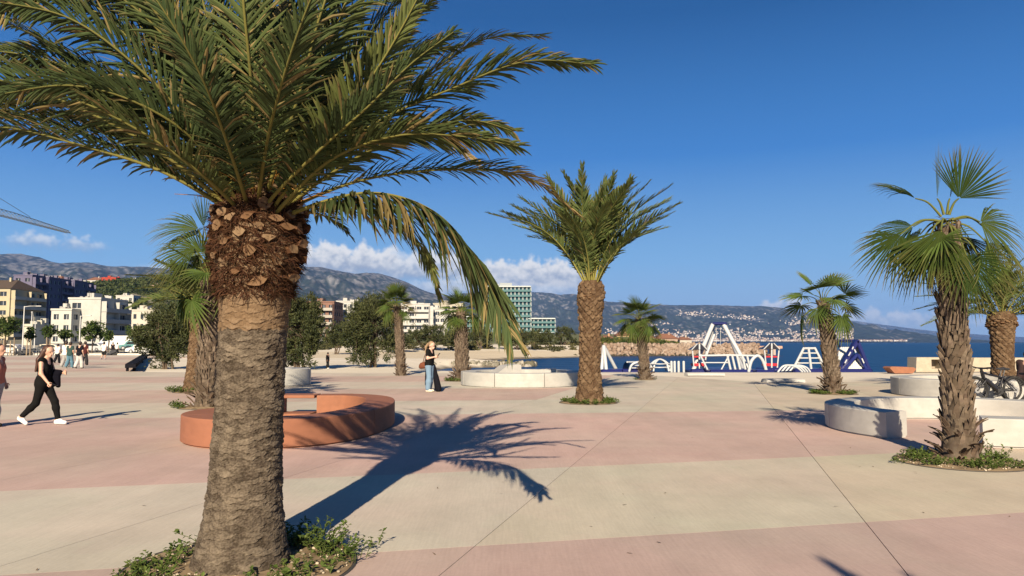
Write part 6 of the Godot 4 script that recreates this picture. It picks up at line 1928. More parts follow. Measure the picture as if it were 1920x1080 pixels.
func lamp(label: String, px: float, py_top: float, depth: float, arm: float):
	var x := bx(px, depth)
	var y0 := ground_h(x, depth)
	var h := at(960, py_top, depth).y - y0
	var t := thing("street_lamp", label, "street lamp", Vector3(x, y0, -depth), 0.0, "street lamps")
	var m := mat("lamp_metal", Color.WHITE, 0.45)
	var c := Color(0.52, 0.52, 0.50)
	var mb := MB.new()
	mb.tube([Vector3(0, -0.2, 0), Vector3(0, h, 0)], [0.10, 0.06], 10, c)
	part(t, "pole", mb, m)
	if arm > 0.0:
		mb = MB.new()
		mb.tube([Vector3(0, h - 0.1, 0), Vector3(arm * 0.4, h, 0), Vector3(arm, h + 0.02, 0)], [0.045, 0.04, 0.03], 8, c)
		part(t, "arm", mb, m)
		mb = MB.new()
		mb.cbox(Vector3(arm + 0.3, h, 0), Vector3(0.75, 0.11, 0.26), 0.03, c)
		part(t, "lamp_head", mb, m)
	else:
		mb = MB.new()
		mb.lathe([Vector2(0.06, h - 0.05), Vector2(0.16, h + 0.02), Vector2(0.16, h + 0.12), Vector2(0.0, h + 0.16)], 12, c)
		part(t, "lamp_head", mb, m)

func car(called: String, label: String, px: float, depth: float, turn: float, col: Color, L: float, H: float, boxy: bool):
	var x := bx(px, depth)
	var t := thing(called, label, "van" if boxy else "car", Vector3(x, ground_h(x, depth) + 0.02, -depth), turn, "parked vehicles")
	var paint := mat("car_paint", Color.WHITE, 0.25, {})
	paint.clearcoat_enabled = true; paint.clearcoat = 0.7
	var glass := mat("car_glass", Color(0.02, 0.024, 0.028), 0.08, {"vc": false})
	var rub := mat("rubber", Color.WHITE, 0.75)
	var mb := MB.new()
	var W := 1.75 if not boxy else 1.95
	var h := L / 2
	var body: PackedVector2Array
	if boxy: body = PackedVector2Array([Vector2(-h, 0.35), Vector2(h, 0.35), Vector2(h, H * 0.92), Vector2(h - 0.15, H), Vector2(-h + 1.1, H), Vector2(-h + 0.75, H * 0.93), Vector2(-h + 0.25, H * 0.58), Vector2(-h, H * 0.5)])
	else: body = PackedVector2Array([Vector2(-h, 0.3), Vector2(h, 0.3), Vector2(h, 0.75), Vector2(h - 0.1, 0.92), Vector2(h - 0.55, H - 0.12), Vector2(h - 0.95, H), Vector2(-0.35, H), Vector2(-0.75, H - 0.06), Vector2(-h + 1.05, 0.95), Vector2(-h + 0.15, 0.80), Vector2(-h, 0.62)])
	mb.extrude(body, W, Transform3D(), col)
	part(t, "body", mb, paint)
	for z in [-W / 2 - 0.004, W / 2 + 0.004]:
		mb = MB.new()
		var g: PackedVector2Array
		if boxy: g = PackedVector2Array([Vector2(-h + 0.55, H * 0.60), Vector2(-h + 1.5, H * 0.60), Vector2(-h + 1.5, H * 0.88), Vector2(-h + 0.85, H * 0.88)])
		else: g = PackedVector2Array([Vector2(-h + 1.25, 0.95), Vector2(h - 0.5, 0.95), Vector2(h - 0.85, H - 0.12), Vector2(-0.4, H - 0.10)])
		mb.extrude(g, 0.006, Transform3D(Basis(), Vector3(0, 0, z)), Color.WHITE)
		part(t, "side_window", mb, glass)
		for wx in [-h + 0.85, h - 0.8]:
			mb = MB.new()
			mb.tube([Vector3(wx, 0.32, z * 0.8), Vector3(wx, 0.32, z * 1.02)], [0.32, 0.32], 18, Color(0.015, 0.015, 0.015))
			var wn := part(t, "wheel", mb, rub)
			mb = MB.new()
			mb.tube([Vector3(wx, 0.32, z * 1.0), Vector3(wx, 0.32, z * 1.03)], [0.19, 0.19], 12, Color(0.4, 0.4, 0.4))
			part(wn, "rim", mb, paint)

func build_small_things():
	var bp := gnd(1868, 756)
	bicycle("black electric bicycle standing in front of the white ring bench", bp, 0.10)
	bicycle("second dark bicycle leaning behind the first one", bp + Vector3(0.28, 0, -0.55), 0.16)
	lamp("tall street lamp with an arm, beside the large left street tree", 45, 574, 104, 1.7)
	lamp("slim street lamp right of the tall one with the arm", 60, 586, 122, 0.0)
	lamp("short street lamp before the low white annex", 67, 604, 128, 0.0)
	lamp("street lamp before the white modern house", 151, 592, 108, 0.9)
	car("delivery_van", "white van parked beyond the group of walkers", 222, 128, 0.1, Color(0.62, 0.64, 0.62), 5.4, 2.4, true)
	car("parked_car", "white car parked right of the van", 268, 116, 0.05, Color(0.70, 0.70, 0.68), 4.2, 1.45, false)
	car("parked_car", "teal car parked behind the white car", 250, 128, 0.2, Color(0.06, 0.20, 0.21), 4.1, 1.45, false)
	car("parked_car", "pale car parked behind the fence at the left edge", 18, 112, 0.0, Color(0.60, 0.58, 0.52), 4.2, 1.45, false)
	car("parked_car", "beige car parked behind the walking woman's head", 92, 114, 0.1, Color(0.55, 0.50, 0.40), 4.2, 1.45, false)
	car("parked_car", "silver car parked left of the van", 176, 122, -0.1, Color(0.45, 0.46, 0.47), 4.2, 1.45, false)
	# tree stakes and wire fence on the left
	rng.seed = 808
	var wood := mat("stake_wood", Color.WHITE, 0.9)
	var spots := [4, 10, 22, 29.5, 53, 59.5, 90, 96]
	var words := ["first", "second", "third", "fourth", "fifth", "sixth", "seventh", "eighth"]
	for k in spots.size():
		var d := 98.0 + (k % 2) * 1.2
		var p := Vector3(bx(spots[k], d), 0, -d)
		var mb := MB.new()
		mb.tube([p + Vector3(0, -0.2, 0), p + Vector3(rng.randf_range(-0.05, 0.05), rng.randf_range(1.9, 2.4), 0)], [0.07, 0.06], 8, jit(Color(0.30, 0.23, 0.15), 0.2))
		single("wooden_stake", mb, wood, "wooden tree stake by the parking area, %s from the left edge" % words[k], "stake", "tree stakes by the parking area")
	var fence := thing("wire_fence", "low wire fence along the parking area behind the walkers", "fence")
	var fm := mat("lamp_metal", Color.WHITE, 0.45)
	for k in 34:
		var p := Vector3(bx(-10, 101.5) + k * 0.98, 0, -101.5 - 0.02 * k)
		var mb := MB.new()
		mb.tube([p + Vector3(0, -0.2, 0), p + Vector3(0, 1.1, 0)], [0.025, 0.025], 5, Color(0.25, 0.25, 0.24))
		part(fence, "post", mb, fm)
	for y in [0.3, 0.6, 0.9, 1.08]:
		var mb := MB.new()
		mb.tube([Vector3(bx(-10, 101.5), y, -101.5), Vector3(bx(-10, 101.5) + 33 * 0.98, y, -102.2)], [0.012, 0.012], 4, Color(0.3, 0.3, 0.29), false)
		part(fence, "wire", mb, fm)
	var kb := MB.new()
	kb.cbox(Vector3(-62, 0.1, -100.2), Vector3(40, 0.28, 0.5), 0.03, Color(0.60, 0.57, 0.50))
	single("low_kerb", kb, mats["white_concrete"], "pale kerb between plaza and parking area", "kerb", "low white kerbs")
	# scooters and bins as dark shapes by the fence
	for e in [[42.0, "dark scooter parked by the tall street lamp"], [50.0, "second dark scooter, nearer the small round tree"], [208.0, "dark scooter parked before the white van"]]:
		var d := 99.5
		var t := thing("scooter", e[1], "scooter", Vector3(bx(e[0], d), 0.0, -d), 0.4, "parked scooters")
		var rub := mat("rubber", Color.WHITE, 0.75)
		var mb: MB
		for wx in [-0.6, 0.6]:
			mb = MB.new()
			mb.tube([Vector3(wx, 0.26, -0.06), Vector3(wx, 0.26, 0.06)], [0.26, 0.26], 16, Color(0.015, 0.015, 0.015))
			part(t, "wheel", mb, rub)
		mb = MB.new()
		mb.extrude(PackedVector2Array([Vector2(-0.55, 0.3), Vector2(-0.35, 0.22), Vector2(0.3, 0.22), Vector2(0.85, 0.5), Vector2(0.8, 0.72), Vector2(0.2, 0.68), Vector2(0.05, 0.38), Vector2(-0.3, 0.36), Vector2(-0.52, 0.95), Vector2(-0.66, 0.95)]), 0.34, Transform3D(), Color(0.02, 0.02, 0.025))
		part(t, "body", mb, mats["car_paint"])
		mb = MB.new()
		mb.cbox(Vector3(0.48, 0.77, 0), Vector3(0.66, 0.10, 0.3), 0.03, Color(0.012, 0.012, 0.012))
		part(t, "seat", mb, rub)
		mb = MB.new()
		mb.tube([Vector3(-0.58, 1.02, -0.33), Vector3(-0.60, 1.0, 0), Vector3(-0.58, 1.02, 0.33)], [0.018, 0.02, 0.018], 6, Color(0.03, 0.03, 0.03))
		part(t, "handlebar", mb, rub)

# ------------------------------------------------------------------ people
# Field of tapered capsules joined by a smooth minimum, meshed as surface nets.
# bone: [a, b, radius a, radius b]
func flesh(out: MB, bones: Array, cell: float, k: float, col: Color, xf := Transform3D()):
	var lo := Vector3.ONE * 1e9; var hi := -lo
	for b in bones:
		var r: float = max(b[2], b[3]) + cell * 2.5
		for q in 2:
			lo = lo.min(b[q] - Vector3.ONE * r); hi = hi.max(b[q] + Vector3.ONE * r)
	var nx := int(ceil((hi.x - lo.x) / cell)) + 1; var ny := int(ceil((hi.y - lo.y) / cell)) + 1; var nz := int(ceil((hi.z - lo.z) / cell)) + 1
	var f := PackedFloat32Array(); f.resize(nx * ny * nz); f.fill(1.0)
	for b in bones:
		var a: Vector3 = b[0]; var ab: Vector3 = b[1] - b[0]
		var l2: float = max(ab.length_squared(), 1e-9)
		var pad: float = max(b[2], b[3]) + cell * 2.2 + k * 0.5
		var b0 := ((a.min(b[1]) - Vector3.ONE * pad - lo) / cell).floor(); var b1 := ((a.max(b[1]) + Vector3.ONE * pad - lo) / cell).ceil()
		for z in range(max(0, int(b0.z)), min(nz, int(b1.z) + 1)):
			for y in range(max(0, int(b0.y)), min(ny, int(b1.y) + 1)):
				var row := (z * ny + y) * nx
				for x in range(max(0, int(b0.x)), min(nx, int(b1.x) + 1)):
					var p := lo + Vector3(x, y, z) * cell - a
					var t: float = clamp(p.dot(ab) / l2, 0.0, 1.0)
					var d: float = (p - ab * t).length() - lerp(b[2], b[3], t)
					var o := f[row + x]
					var h: float = max(k - abs(o - d), 0.0)
					f[row + x] = min(o, d) - h * h / (4.0 * k)
	var at_cell := {}
	var base := out.v.size()
	var sx := 1; var sy := nx; var sz := nx * ny
	var corners := [0, sx, sy, sx + sy, sz, sz + sx, sz + sy, sz + sx + sy]
	var edges := [[0, 1], [2, 3], [4, 5], [6, 7], [0, 2], [1, 3], [4, 6], [5, 7], [0, 4], [1, 5], [2, 6], [3, 7]]
	for z in nz - 1:
		for y in ny - 1:
			for x in nx - 1:
				var i0 := (z * ny + y) * nx + x
				var inside := 0
				for c in 8: if f[i0 + corners[c]] < 0.0: inside += 1
				if inside == 0 or inside == 8: continue
				var s := Vector3.ZERO; var n := 0
				for e in edges:
					var va := f[i0 + corners[e[0]]]; var vb := f[i0 + corners[e[1]]]
					if (va < 0.0) == (vb < 0.0): continue
					var t := va / (va - vb)
					var pa := Vector3(e[0] & 1, (e[0] >> 1) & 1, e[0] >> 2); var pb := Vector3(e[1] & 1, (e[1] >> 1) & 1, e[1] >> 2)
					s += pa.lerp(pb, t); n += 1
				var p := lo + (Vector3(x, y, z) + s / n) * cell
				at_cell[i0] = out.vert(xf * p, Vector3.UP, col)
	for key in at_cell:
		var x: int = key % nx; var y: int = (key / nx) % ny; var z: int = key / (nx * ny)
		for ax in 3:
			var st: int = [sx, sy, sz][ax]
			var u: int = [sy, sz, sx][ax]; var w: int = [sz, sx, sy][ax]
			var va := f[key]; var vb := f[key + st]
			if (va < 0.0) == (vb < 0.0): continue
			if not (at_cell.has(key - u) and at_cell.has(key - w) and at_cell.has(key - u - w)): continue
			var a: int = at_cell[key]; var b: int = at_cell[key - u]; var c: int = at_cell[key - u - w]; var d: int = at_cell[key - w]
			if va < 0.0: out.face(a, b, c); out.face(a, c, d)
			else: out.face(a, c, b); out.face(a, d, c)
	smooth_normals(out)

# A standing or walking person. Own axes: +x is forward, y up, +z the person's right-hand side.
# pose: joints by name; the rest is derived. All bodies have head, face, arms with fingers, legs and feet.
func person(label: String, where: Vector3, turn: float, size: float, P: Dictionary, look: Dictionary, cell: float, group := "people on the promenade") -> Node3D:
	var t := thing("person", label, "person", where, turn, group)
	t.scale = Vector3.ONE * size
	var hip: Vector3 = P.get("hip", Vector3(0, 0.90, 0)); var chest: Vector3 = P.get("chest", hip + Vector3(0.02, 0.36, 0)); var neck: Vector3 = P.get("neck", chest + Vector3(0.0, 0.16, 0)); var head: Vector3 = P.get("head", neck + Vector3(0.03, 0.14, 0))
	var face: Vector3 = P.get("face", Vector3(1, 0, 0)).normalized()
	var skin_c: Color = look.get("skin", Color(0.46, 0.27, 0.19))
	var skin := mat("skin", Color.WHITE, 0.55)
	var cloth := mat("cloth", Color.WHITE, 0.9, {"spec": 0.2})
	var wid: float = look.get("wide", 1.0)
	var torso := []; var legs := []; var arms := []; var feet := []; var heads := []
	for s in [-1.0, 1.0]:
		torso.append([hip + Vector3(0, 0.02, s * 0.075 * wid), chest + Vector3(0, -0.06, s * 0.07 * wid), 0.105 * wid, 0.10 * wid])
		torso.append([chest + Vector3(0, -0.06, s * 0.07 * wid), chest + Vector3(-0.01, 0.10, s * 0.10 * wid), 0.10 * wid, 0.065])
		torso.append([hip + Vector3(-0.03, -0.03, s * 0.07), hip + Vector3(-0.03, 0.02, s * 0.07), 0.105, 0.10])
	torso.append([chest + Vector3(0, 0.06, 0), neck, 0.085, 0.055])
	for s in [["l", -1.0], ["r", 1.0]]:
		var sh: Vector3 = chest + Vector3(-0.01, 0.115, s[1] * 0.165 * wid)
		var el: Vector3 = P.get("elbow_" + s[0], sh + Vector3(-0.02, -0.27, s[1] * 0.05)); var wr: Vector3 = P.get("wrist_" + s[0], el + Vector3(0.08, -0.22, 0))
		arms.append([s, sh, el, wr])
		var hp: Vector3 = hip + Vector3(0, -0.04, s[1] * 0.085)
		var kn: Vector3 = P.get("knee_" + s[0], hp + Vector3(0.03, -0.40, 0)); var an: Vector3 = P.get("ankle_" + s[0], kn + Vector3(-0.04, -0.38, 0))
		legs.append([hp, kn, 0.092, 0.058]); legs.append([kn, kn.lerp(an, 0.35), 0.056, 0.056]); legs.append([kn.lerp(an, 0.35), an, 0.056, 0.038])
		var toe: Vector3 = P.get("toe_" + s[0], an + Vector3(0.15, -0.055, 0))
		var heel: Vector3 = an + (an - toe).normalized() * 0.035 + Vector3(0, -0.05, 0)
		feet.append([heel, toe, 0.040, 0.030]); feet.append([an, an.lerp(toe, 0.4) + Vector3(0, -0.01, 0), 0.045, 0.038])
	heads = [[neck, head + Vector3(0, -0.05, 0), 0.052, 0.05], [head + Vector3(-0.01, 0.02, 0), head + Vector3(0.01, 0.035, 0), 0.096, 0.092], [head + face * 0.035 + Vector3(0, -0.05, 0), head + face * 0.045 + Vector3(0, -0.075, 0), 0.052, 0.038]]
	var body := MB.new()
	var arm_bones := []
	for a in arms: arm_bones.append([a[1], a[2], 0.048, 0.038]); arm_bones.append([a[2], a[3], 0.038, 0.026])
	flesh(body, torso + legs + arm_bones + feet + heads.slice(0, 1), cell, 0.04, skin_c)
	var fine: bool = look.get("fine", false)
	# head with nose, brow, ears
	var right := face.cross(Vector3.UP).normalized()
	var hb := heads + [[head + face * 0.088 + Vector3(0, 0.01, 0), head + face * 0.108 + Vector3(0, -0.022, 0), 0.010, 0.014], [head + face * 0.080 + Vector3(0, 0.028, 0) + right * 0.03, head + face * 0.080 + Vector3(0, 0.028, 0) - right * 0.03, 0.014, 0.014], [head + face * 0.083 + Vector3(0, -0.052, 0) + right * 0.014, head + face * 0.083 + Vector3(0, -0.052, 0) - right * 0.014, 0.010, 0.010]]
	for s in [-1.0, 1.0]: hb.append([head + right * s * 0.092 + Vector3(0, 0.015, 0), head + right * s * 0.094 + Vector3(0, -0.02, 0), 0.013, 0.009])
	var hm := MB.new()
	flesh(hm, hb, 0.0055 if fine else 0.013, 0.018, skin_c)
	join(body, hm)
	for a in arms:      # hands: palm, four fingers and a thumb
		var s: float = a[0][1]
		var wr: Vector3 = a[3]
		var d: Vector3 = P.get("hand_" + a[0][0], (wr - a[2])).normalized()
		var side := d.cross(Vector3(0, 0, s)).normalized()
		if side.length() < 0.1: side = Vector3.RIGHT
		var palm := d.cross(side).normalized()
		var curl: float = P.get("curl_" + a[0][0], 0.35)
		var fb := [[wr, wr + d * 0.05 + side * 0.012, 0.024, 0.022], [wr + d * 0.01, wr + d * 0.075 + side * 0.024, 0.020, 0.016], [wr + d * 0.01, wr + d * 0.07 - side * 0.024, 0.020, 0.015]]
		for q in 4:
			var o := side * (0.030 - q * 0.020)
			var L: float = [0.068, 0.078, 0.072, 0.055][q]
			var p0 := wr + d * 0.078 + o
			var d1 := (d * cos(curl) + palm * s * sin(curl) * -1.0).normalized(); var d2 := (d * cos(curl * 2.2) + palm * s * sin(curl * 2.2) * -1.0).normalized()
			fb.append([p0, p0 + d1 * L * 0.5, 0.0092, 0.0085]); fb.append([p0 + d1 * L * 0.5, p0 + d1 * L * 0.5 + d2 * L * 0.5, 0.0085, 0.0072])
		var th := wr + d * 0.022 + side * 0.026
		fb.append([th, th + (d * 0.6 + side * 0.8).normalized() * 0.036, 0.0115, 0.010]); fb.append([th + (d * 0.6 + side * 0.8).normalized() * 0.036, th + (d * 0.6 + side * 0.8).normalized() * 0.036 + (d * 0.95 + side * 0.2).normalized() * 0.032, 0.0095, 0.008])
		var hand := MB.new()
		flesh(hand, fb, 0.0042 if fine else 0.010, 0.006, skin_c)
		join(body, hand)
	part(t, "body", body, skin)
	var em := MB.new()
	for s in [-1.0, 1.0]: em.ellipsoid(head + face * 0.086 + right * s * 0.032 + Vector3(0, 0.012, 0), Vector3.ONE * 0.011, 8, 6, Color(0.03, 0.02, 0.015))
	em.ellipsoid(head + face * 0.0905 + Vector3(0, -0.05, 0), Vector3(0.008, 0.006, 0.02), 8, 6, Color(0.32, 0.09, 0.08), Basis(right.cross(Vector3.UP) * -1.0, Vector3.UP, right))
	part(t, "eyes_and_mouth", em, skin)
	# hair
	var hair: Array = [[head + Vector3(-0.012, 0.05, 0) - face * 0.012, head + Vector3(0, 0.052, 0) - face * 0.02, 0.098, 0.097], [head - face * 0.035 + Vector3(0, 0.03, 0), head - face * 0.045 + Vector3(0, -0.04, 0), 0.088, 0.07]]
	for e in look.get("hair_long", []): hair.append(e)
	var hr := MB.new()
	flesh(hr, hair, 0.009 if fine else 0.015, 0.03, look.get("hair", Color(0.035, 0.022, 0.014)))
	part(t, "hair", hr, mat("hair", Color.WHITE, 0.5, {"tex": tex(128, [[0.25, 2, 1.0, 4.0]], 0.5, 1.0, 171, 1.5) if not mats.has("hair") else null, "world": false, "scale": Vector3.ONE * 6.0}))
	# clothes
	var grow := func(src: Array, by: float) -> Array:
		var o := []
		for b in src: o.append([b[0], b[1], b[2] + by, b[3] + by])
		return o
	var top: Array = grow.call(torso, 0.012)
	if look.get("sleeves", 0.0) > 0.0:
		for a in arms: top.append([a[1], (a[1] as Vector3).lerp(a[2], min(look.sleeves, 1.0)), 0.068, 0.060])
		if look.sleeves > 1.0:
			for a in arms: top.append([a[2], (a[2] as Vector3).lerp(a[3], look.sleeves - 1.0), 0.056, 0.042])
	else:
		for a in arms: top.append([a[1] + Vector3(0, 0.0, 0), a[1] + Vector3(0, -0.02, 0), 0.060, 0.055])
	top.pop_at(6)
	var cm := MB.new()
	flesh(cm, top, cell, 0.05, look.get("top", Color.BLACK))
	part(t, "shirt", cm, cloth)
	var tr := []
	var loose: float = look.get("loose", 0.008)
	for s in [-1.0, 1.0]: tr.append([hip + Vector3(-0.02, -0.03, s * 0.07), hip + Vector3(-0.01, 0.08, s * 0.065), 0.121, 0.113])
	for q in legs.size():
		var b: Array = legs[q]
		if look.get("shorts", false) and q % 3 > 0: continue
		var e: float = loose * (1.0 + 0.9 * (q % 3))
		if q % 3 == 2: tr.append([b[0], b[0].lerp(b[1], look.get("cuff", 0.93)), b[2] + e, b[3] + e * 1.1])
		else: tr.append([b[0], b[1], b[2] + 0.010 + e * 0.5, b[3] + 0.008 + e])
	cm = MB.new()
	flesh(cm, tr, cell, 0.035, look.get("trousers", Color.BLACK))
	part(t, "trousers", cm, cloth)
	cm = MB.new()
	flesh(cm, grow.call(feet, 0.009), cell * 0.8, 0.02, look.get("shoes", Color(0.7, 0.7, 0.68)))
	part(t, "shoes", cm, cloth)
	return t

func join(a: MB, b: MB):
	var o := a.v.size()
	a.v.append_array(b.v); a.n.append_array(b.n); a.c.append_array(b.c)
	for k in b.i: a.i.append(k + o)

func build_people():
	var V := func(x: float, y: float, z: float) -> Vector3: return Vector3(x, y, z)
	# walking woman in black
	var w := gnd(79, 797)
	var stride := {"hip": Vector3(0.0, 0.885, 0), "chest": Vector3(0.02, 1.235, 0), "neck": Vector3(0.03, 1.40, 0), "head": Vector3(0.065, 1.525, 0), "face": Vector3(1, -0.12, 0.25),
		"knee_r": Vector3(-0.10, 0.46, 0.085), "ankle_r": Vector3(-0.40, 0.17, 0.08), "toe_r": Vector3(-0.285, 0.045, 0.08), "knee_l": Vector3(0.19, 0.49, -0.085), "ankle_l": Vector3(0.28, 0.095, -0.085), "toe_l": Vector3(0.43, 0.045, -0.085),
		"elbow_r": Vector3(0.07, 1.08, 0.23), "wrist_r": Vector3(0.225, 0.90, 0.24), "hand_r": Vector3(0.75, -0.5, 0), "curl_r": 0.6, "elbow_l": Vector3(0.06, 1.08, -0.24), "wrist_l": Vector3(0.30, 1.08, -0.16), "curl_l": 0.5}
	var hair_long := []
	for s in [-0.075, -0.035, 0.0, 0.035, 0.075]: hair_long.append([Vector3(0.02, 1.55, s), Vector3(-0.075, 1.36, s * 1.25), 0.05, 0.05]); hair_long.append([Vector3(-0.075, 1.36, s * 1.25), Vector3(-0.125, 1.13, s * 1.3), 0.048, 0.022])
	var t := person("woman in black with long brown hair walking with a phone", w, 0.0, 0.985, stride, {"fine": true, "top": Color(0.008, 0.008, 0.009), "trousers": Color(0.008, 0.008, 0.009), "shoes": Color(0.72, 0.72, 0.70), "hair": Color(0.075, 0.035, 0.02), "hair_long": hair_long, "skin": Color(0.50, 0.30, 0.215), "loose": 0.004, "wide": 0.88}, 0.014)
	var mb := MB.new()
	# black jacket over the left forearm, a part of what she wears and carries
	flesh(mb, [[Vector3(0.10, 1.08, -0.18), Vector3(0.24, 1.08, -0.14), 0.06, 0.05], [Vector3(0.12, 1.03, -0.14), Vector3(0.12, 0.84, -0.13), 0.065, 0.06], [Vector3(0.20, 1.03, -0.13), Vector3(0.22, 0.80, -0.13), 0.05, 0.045], [Vector3(0.05, 0.80, -0.14), Vector3(0.07, 0.52, -0.16), 0.05, 0.035]], 0.016, 0.05, Color(0.007, 0.007, 0.008))
	single_at("jacket", mb, mats["cloth"], "black jacket hanging over the walking woman's arm", "jacket", w)
	mb = MB.new()
	mb.cbox(Vector3(0.345, 0.852, 0.245), Vector3(0.15, 0.012, 0.075), 0.004, Color(0.015, 0.015, 0.017), Basis(Vector3(0, 0, 1), -0.35))
	single_at("phone", mb, mat("phone_glass", Color.WHITE, 0.15), "phone in the walking woman's hand", "phone", w)
	# person cut by the left edge
	var hl := []
	for s in [-0.05, 0.05]: hl.append([Vector3(-0.04, 1.55, s), Vector3(-0.10, 1.28, s), 0.06, 0.035])
	person("person in grey sweatpants cut by the left edge", gnd(-12, 800), 0.1, 0.985, {"face": Vector3(1, 0, 0.1), "wrist_r": Vector3(0.11, 0.84, 0.235), "elbow_r": Vector3(0.02, 1.06, 0.23), "toe_r": Vector3(0.17, 0.045, 0.09), "ankle_r": Vector3(0.01, 0.09, 0.09), "knee_r": Vector3(0.04, 0.48, 0.09), "knee_l": Vector3(-0.06, 0.48, -0.09), "ankle_l": Vector3(-0.22, 0.12, -0.09), "toe_l": Vector3(-0.09, 0.045, -0.09)}, {"fine": true, "top": Color(0.42, 0.17, 0.12), "trousers": Color(0.33, 0.33, 0.34), "shoes": Color(0.02, 0.02, 0.02), "loose": 0.028, "hair": Color(0.05, 0.03, 0.02), "hair_long": hl, "cuff": 1.0}, 0.015)
	# woman with phone and shoulder bag
	w = gnd(805, 735)
	var pony := [[Vector3(-0.06, 1.60, 0), Vector3(-0.14, 1.50, 0.0), 0.045, 0.045], [Vector3(-0.14, 1.50, 0), Vector3(-0.15, 1.30, 0.0), 0.042, 0.02]]
	t = person("blonde woman in black shirt and jeans looking at her phone", w, -0.35, 1.03, {"hip": Vector3(0, 0.90, 0), "head": Vector3(0.08, 1.545, 0), "neck": Vector3(0.03, 1.42, 0), "face": Vector3(1, -0.55, 0.1), "elbow_r": Vector3(0.03, 1.12, 0.22), "wrist_r": Vector3(0.24, 1.17, 0.12), "hand_r": Vector3(0.8, 0.35, -0.2), "elbow_l": Vector3(0.04, 1.12, -0.22), "wrist_l": Vector3(0.25, 1.17, -0.07), "curl_r": 0.7, "curl_l": 0.7, "knee_r": Vector3(0.03, 0.49, 0.09), "ankle_r": Vector3(-0.01, 0.09, 0.09), "toe_r": Vector3(0.14, 0.045, 0.10), "knee_l": Vector3(0.0, 0.49, -0.09), "ankle_l": Vector3(-0.05, 0.09, -0.09), "toe_l": Vector3(0.10, 0.045, -0.09)}, {"top": Color(0.008, 0.008, 0.009), "sleeves": 0.55, "trousers": Color(0.15, 0.23, 0.32), "shoes": Color(0.62, 0.55, 0.45), "hair": Color(0.34, 0.23, 0.13), "hair_long": pony, "loose": 0.016, "cuff": 0.86, "skin": Color(0.52, 0.33, 0.25)}, 0.02)
	mb = MB.new()
	flesh(mb, [[Vector3(-0.16, 0.93, 0.10), Vector3(-0.22, 0.90, 0.12), 0.075, 0.085], [Vector3(-0.14, 0.86, 0.12), Vector3(-0.26, 0.84, 0.12), 0.08, 0.075]], 0.02, 0.05, Color(0.13, 0.05, 0.03))
	mb.tube([Vector3(-0.20, 0.94, 0.12), Vector3(-0.10, 1.2, 0.17), Vector3(0.0, 1.43, 0.12), Vector3(-0.08, 1.2, 0.05), Vector3(-0.18, 0.95, 0.08)], [0.012, 0.012, 0.012, 0.012, 0.012], 6, Color(0.11, 0.045, 0.028))
	var bag := single_at("shoulder_bag", mb, mats["cloth"], "brown shoulder bag on the blonde woman's hip", "bag", w)
	bag.rotation.y = -0.35; bag.scale = Vector3.ONE * 1.03
	mb = MB.new()
	mb.cbox(Vector3(0.34, 1.24, 0.02), Vector3(0.15, 0.012, 0.078), 0.004, Color(0.015, 0.015, 0.017), Basis(Vector3(0, 0, 1), 0.9))
	var ph := single_at("phone", mb, mats["phone_glass"], "phone held up by the blonde woman", "phone", w)
	ph.rotation.y = -0.35; ph.scale = Vector3.ONE * 1.03
	mb = MB.new()
	flesh(mb, [[Vector3(-0.05, 0.92, -0.16), Vector3(-0.08, 0.30, -0.22), 0.07, 0.09], [Vector3(0.08, 0.90, -0.17), Vector3(0.20, 0.12, -0.26), 0.06, 0.12], [Vector3(-0.12, 0.90, -0.05), Vector3(-0.17, 0.25, -0.10), 0.06, 0.05], [Vector3(0.14, 0.5, -0.22), Vector3(0.26, 0.08, -0.24), 0.08, 0.07]], 0.02, 0.06, Color(0.010, 0.010, 0.012))
	var coat := single_at("coat", mb, mats["cloth"], "long black coat hanging behind the blonde woman's legs", "coat", w)
	coat.rotation.y = -0.35
	# walkers far back, seen from behind
	var walk := {"knee_r": Vector3(0.10, 0.49, 0.09), "ankle_r": Vector3(0.14, 0.10, 0.09), "toe_r": Vector3(0.29, 0.06, 0.09), "knee_l": Vector3(-0.02, 0.48, -0.09), "ankle_l": Vector3(-0.24, 0.15, -0.09), "toe_l": Vector3(-0.12, 0.045, -0.09)}
	var G := [[122, 689, 1.55, 1.06, Color(0.68, 0.66, 0.63), Color(0.30, 0.29, 0.28), "walker in white shirt and grey trousers, left of the group of four", Color(0.5, 0.5, 0.5)], [130, 690.5, 1.6, 1.03, Color(0.035, 0.06, 0.055), Color(0.09, 0.17, 0.23), "walker in dark green shirt and blue jeans", Color(0.5, 0.45, 0.4)], [148, 691, 1.5, 1.04, Color(0.010, 0.010, 0.012), Color(0.46, 0.45, 0.43), "walker in black shirt and pale grey trousers", Color(0.02, 0.02, 0.02)], [158, 685, 1.6, 1.05, Color(0.055, 0.018, 0.018), Color(0.03, 0.03, 0.035), "walker in dark maroon shirt behind the others", Color(0.02, 0.02, 0.02)], [194, 674, 1.57, 1.04, Color(0.68, 0.66, 0.62), Color(0.02, 0.02, 0.022), "walker in white shirt and black shorts, ahead of the group", Color(0.3, 0.3, 0.3)], [107, 681, 1.5, 0.95, Color(0.60, 0.58, 0.56), Color(0.015, 0.015, 0.017), "walker in pale shirt with dark bag, nearest the walking woman", Color(0.02, 0.02, 0.02)], [219, 666, 1.2, 1.0, Color(0.55, 0.53, 0.5), Color(0.02, 0.02, 0.02), "far walker in pale shirt before the van", Color(0.02, 0.02, 0.02)], [211, 666, 1.9, 1.02, Color(0.015, 0.015, 0.017), Color(0.02, 0.02, 0.02), "far walker all in black before the van", Color(0.02, 0.02, 0.02)]]
	for e in G:
		person(e[6], gnd(e[0], e[1]), e[2], e[3], walk, {"top": e[4], "sleeves": 0.6, "trousers": e[5], "shoes": e[7], "loose": 0.02, "shorts": "shorts" in e[6]}, 0.03, "walkers on the plaza")
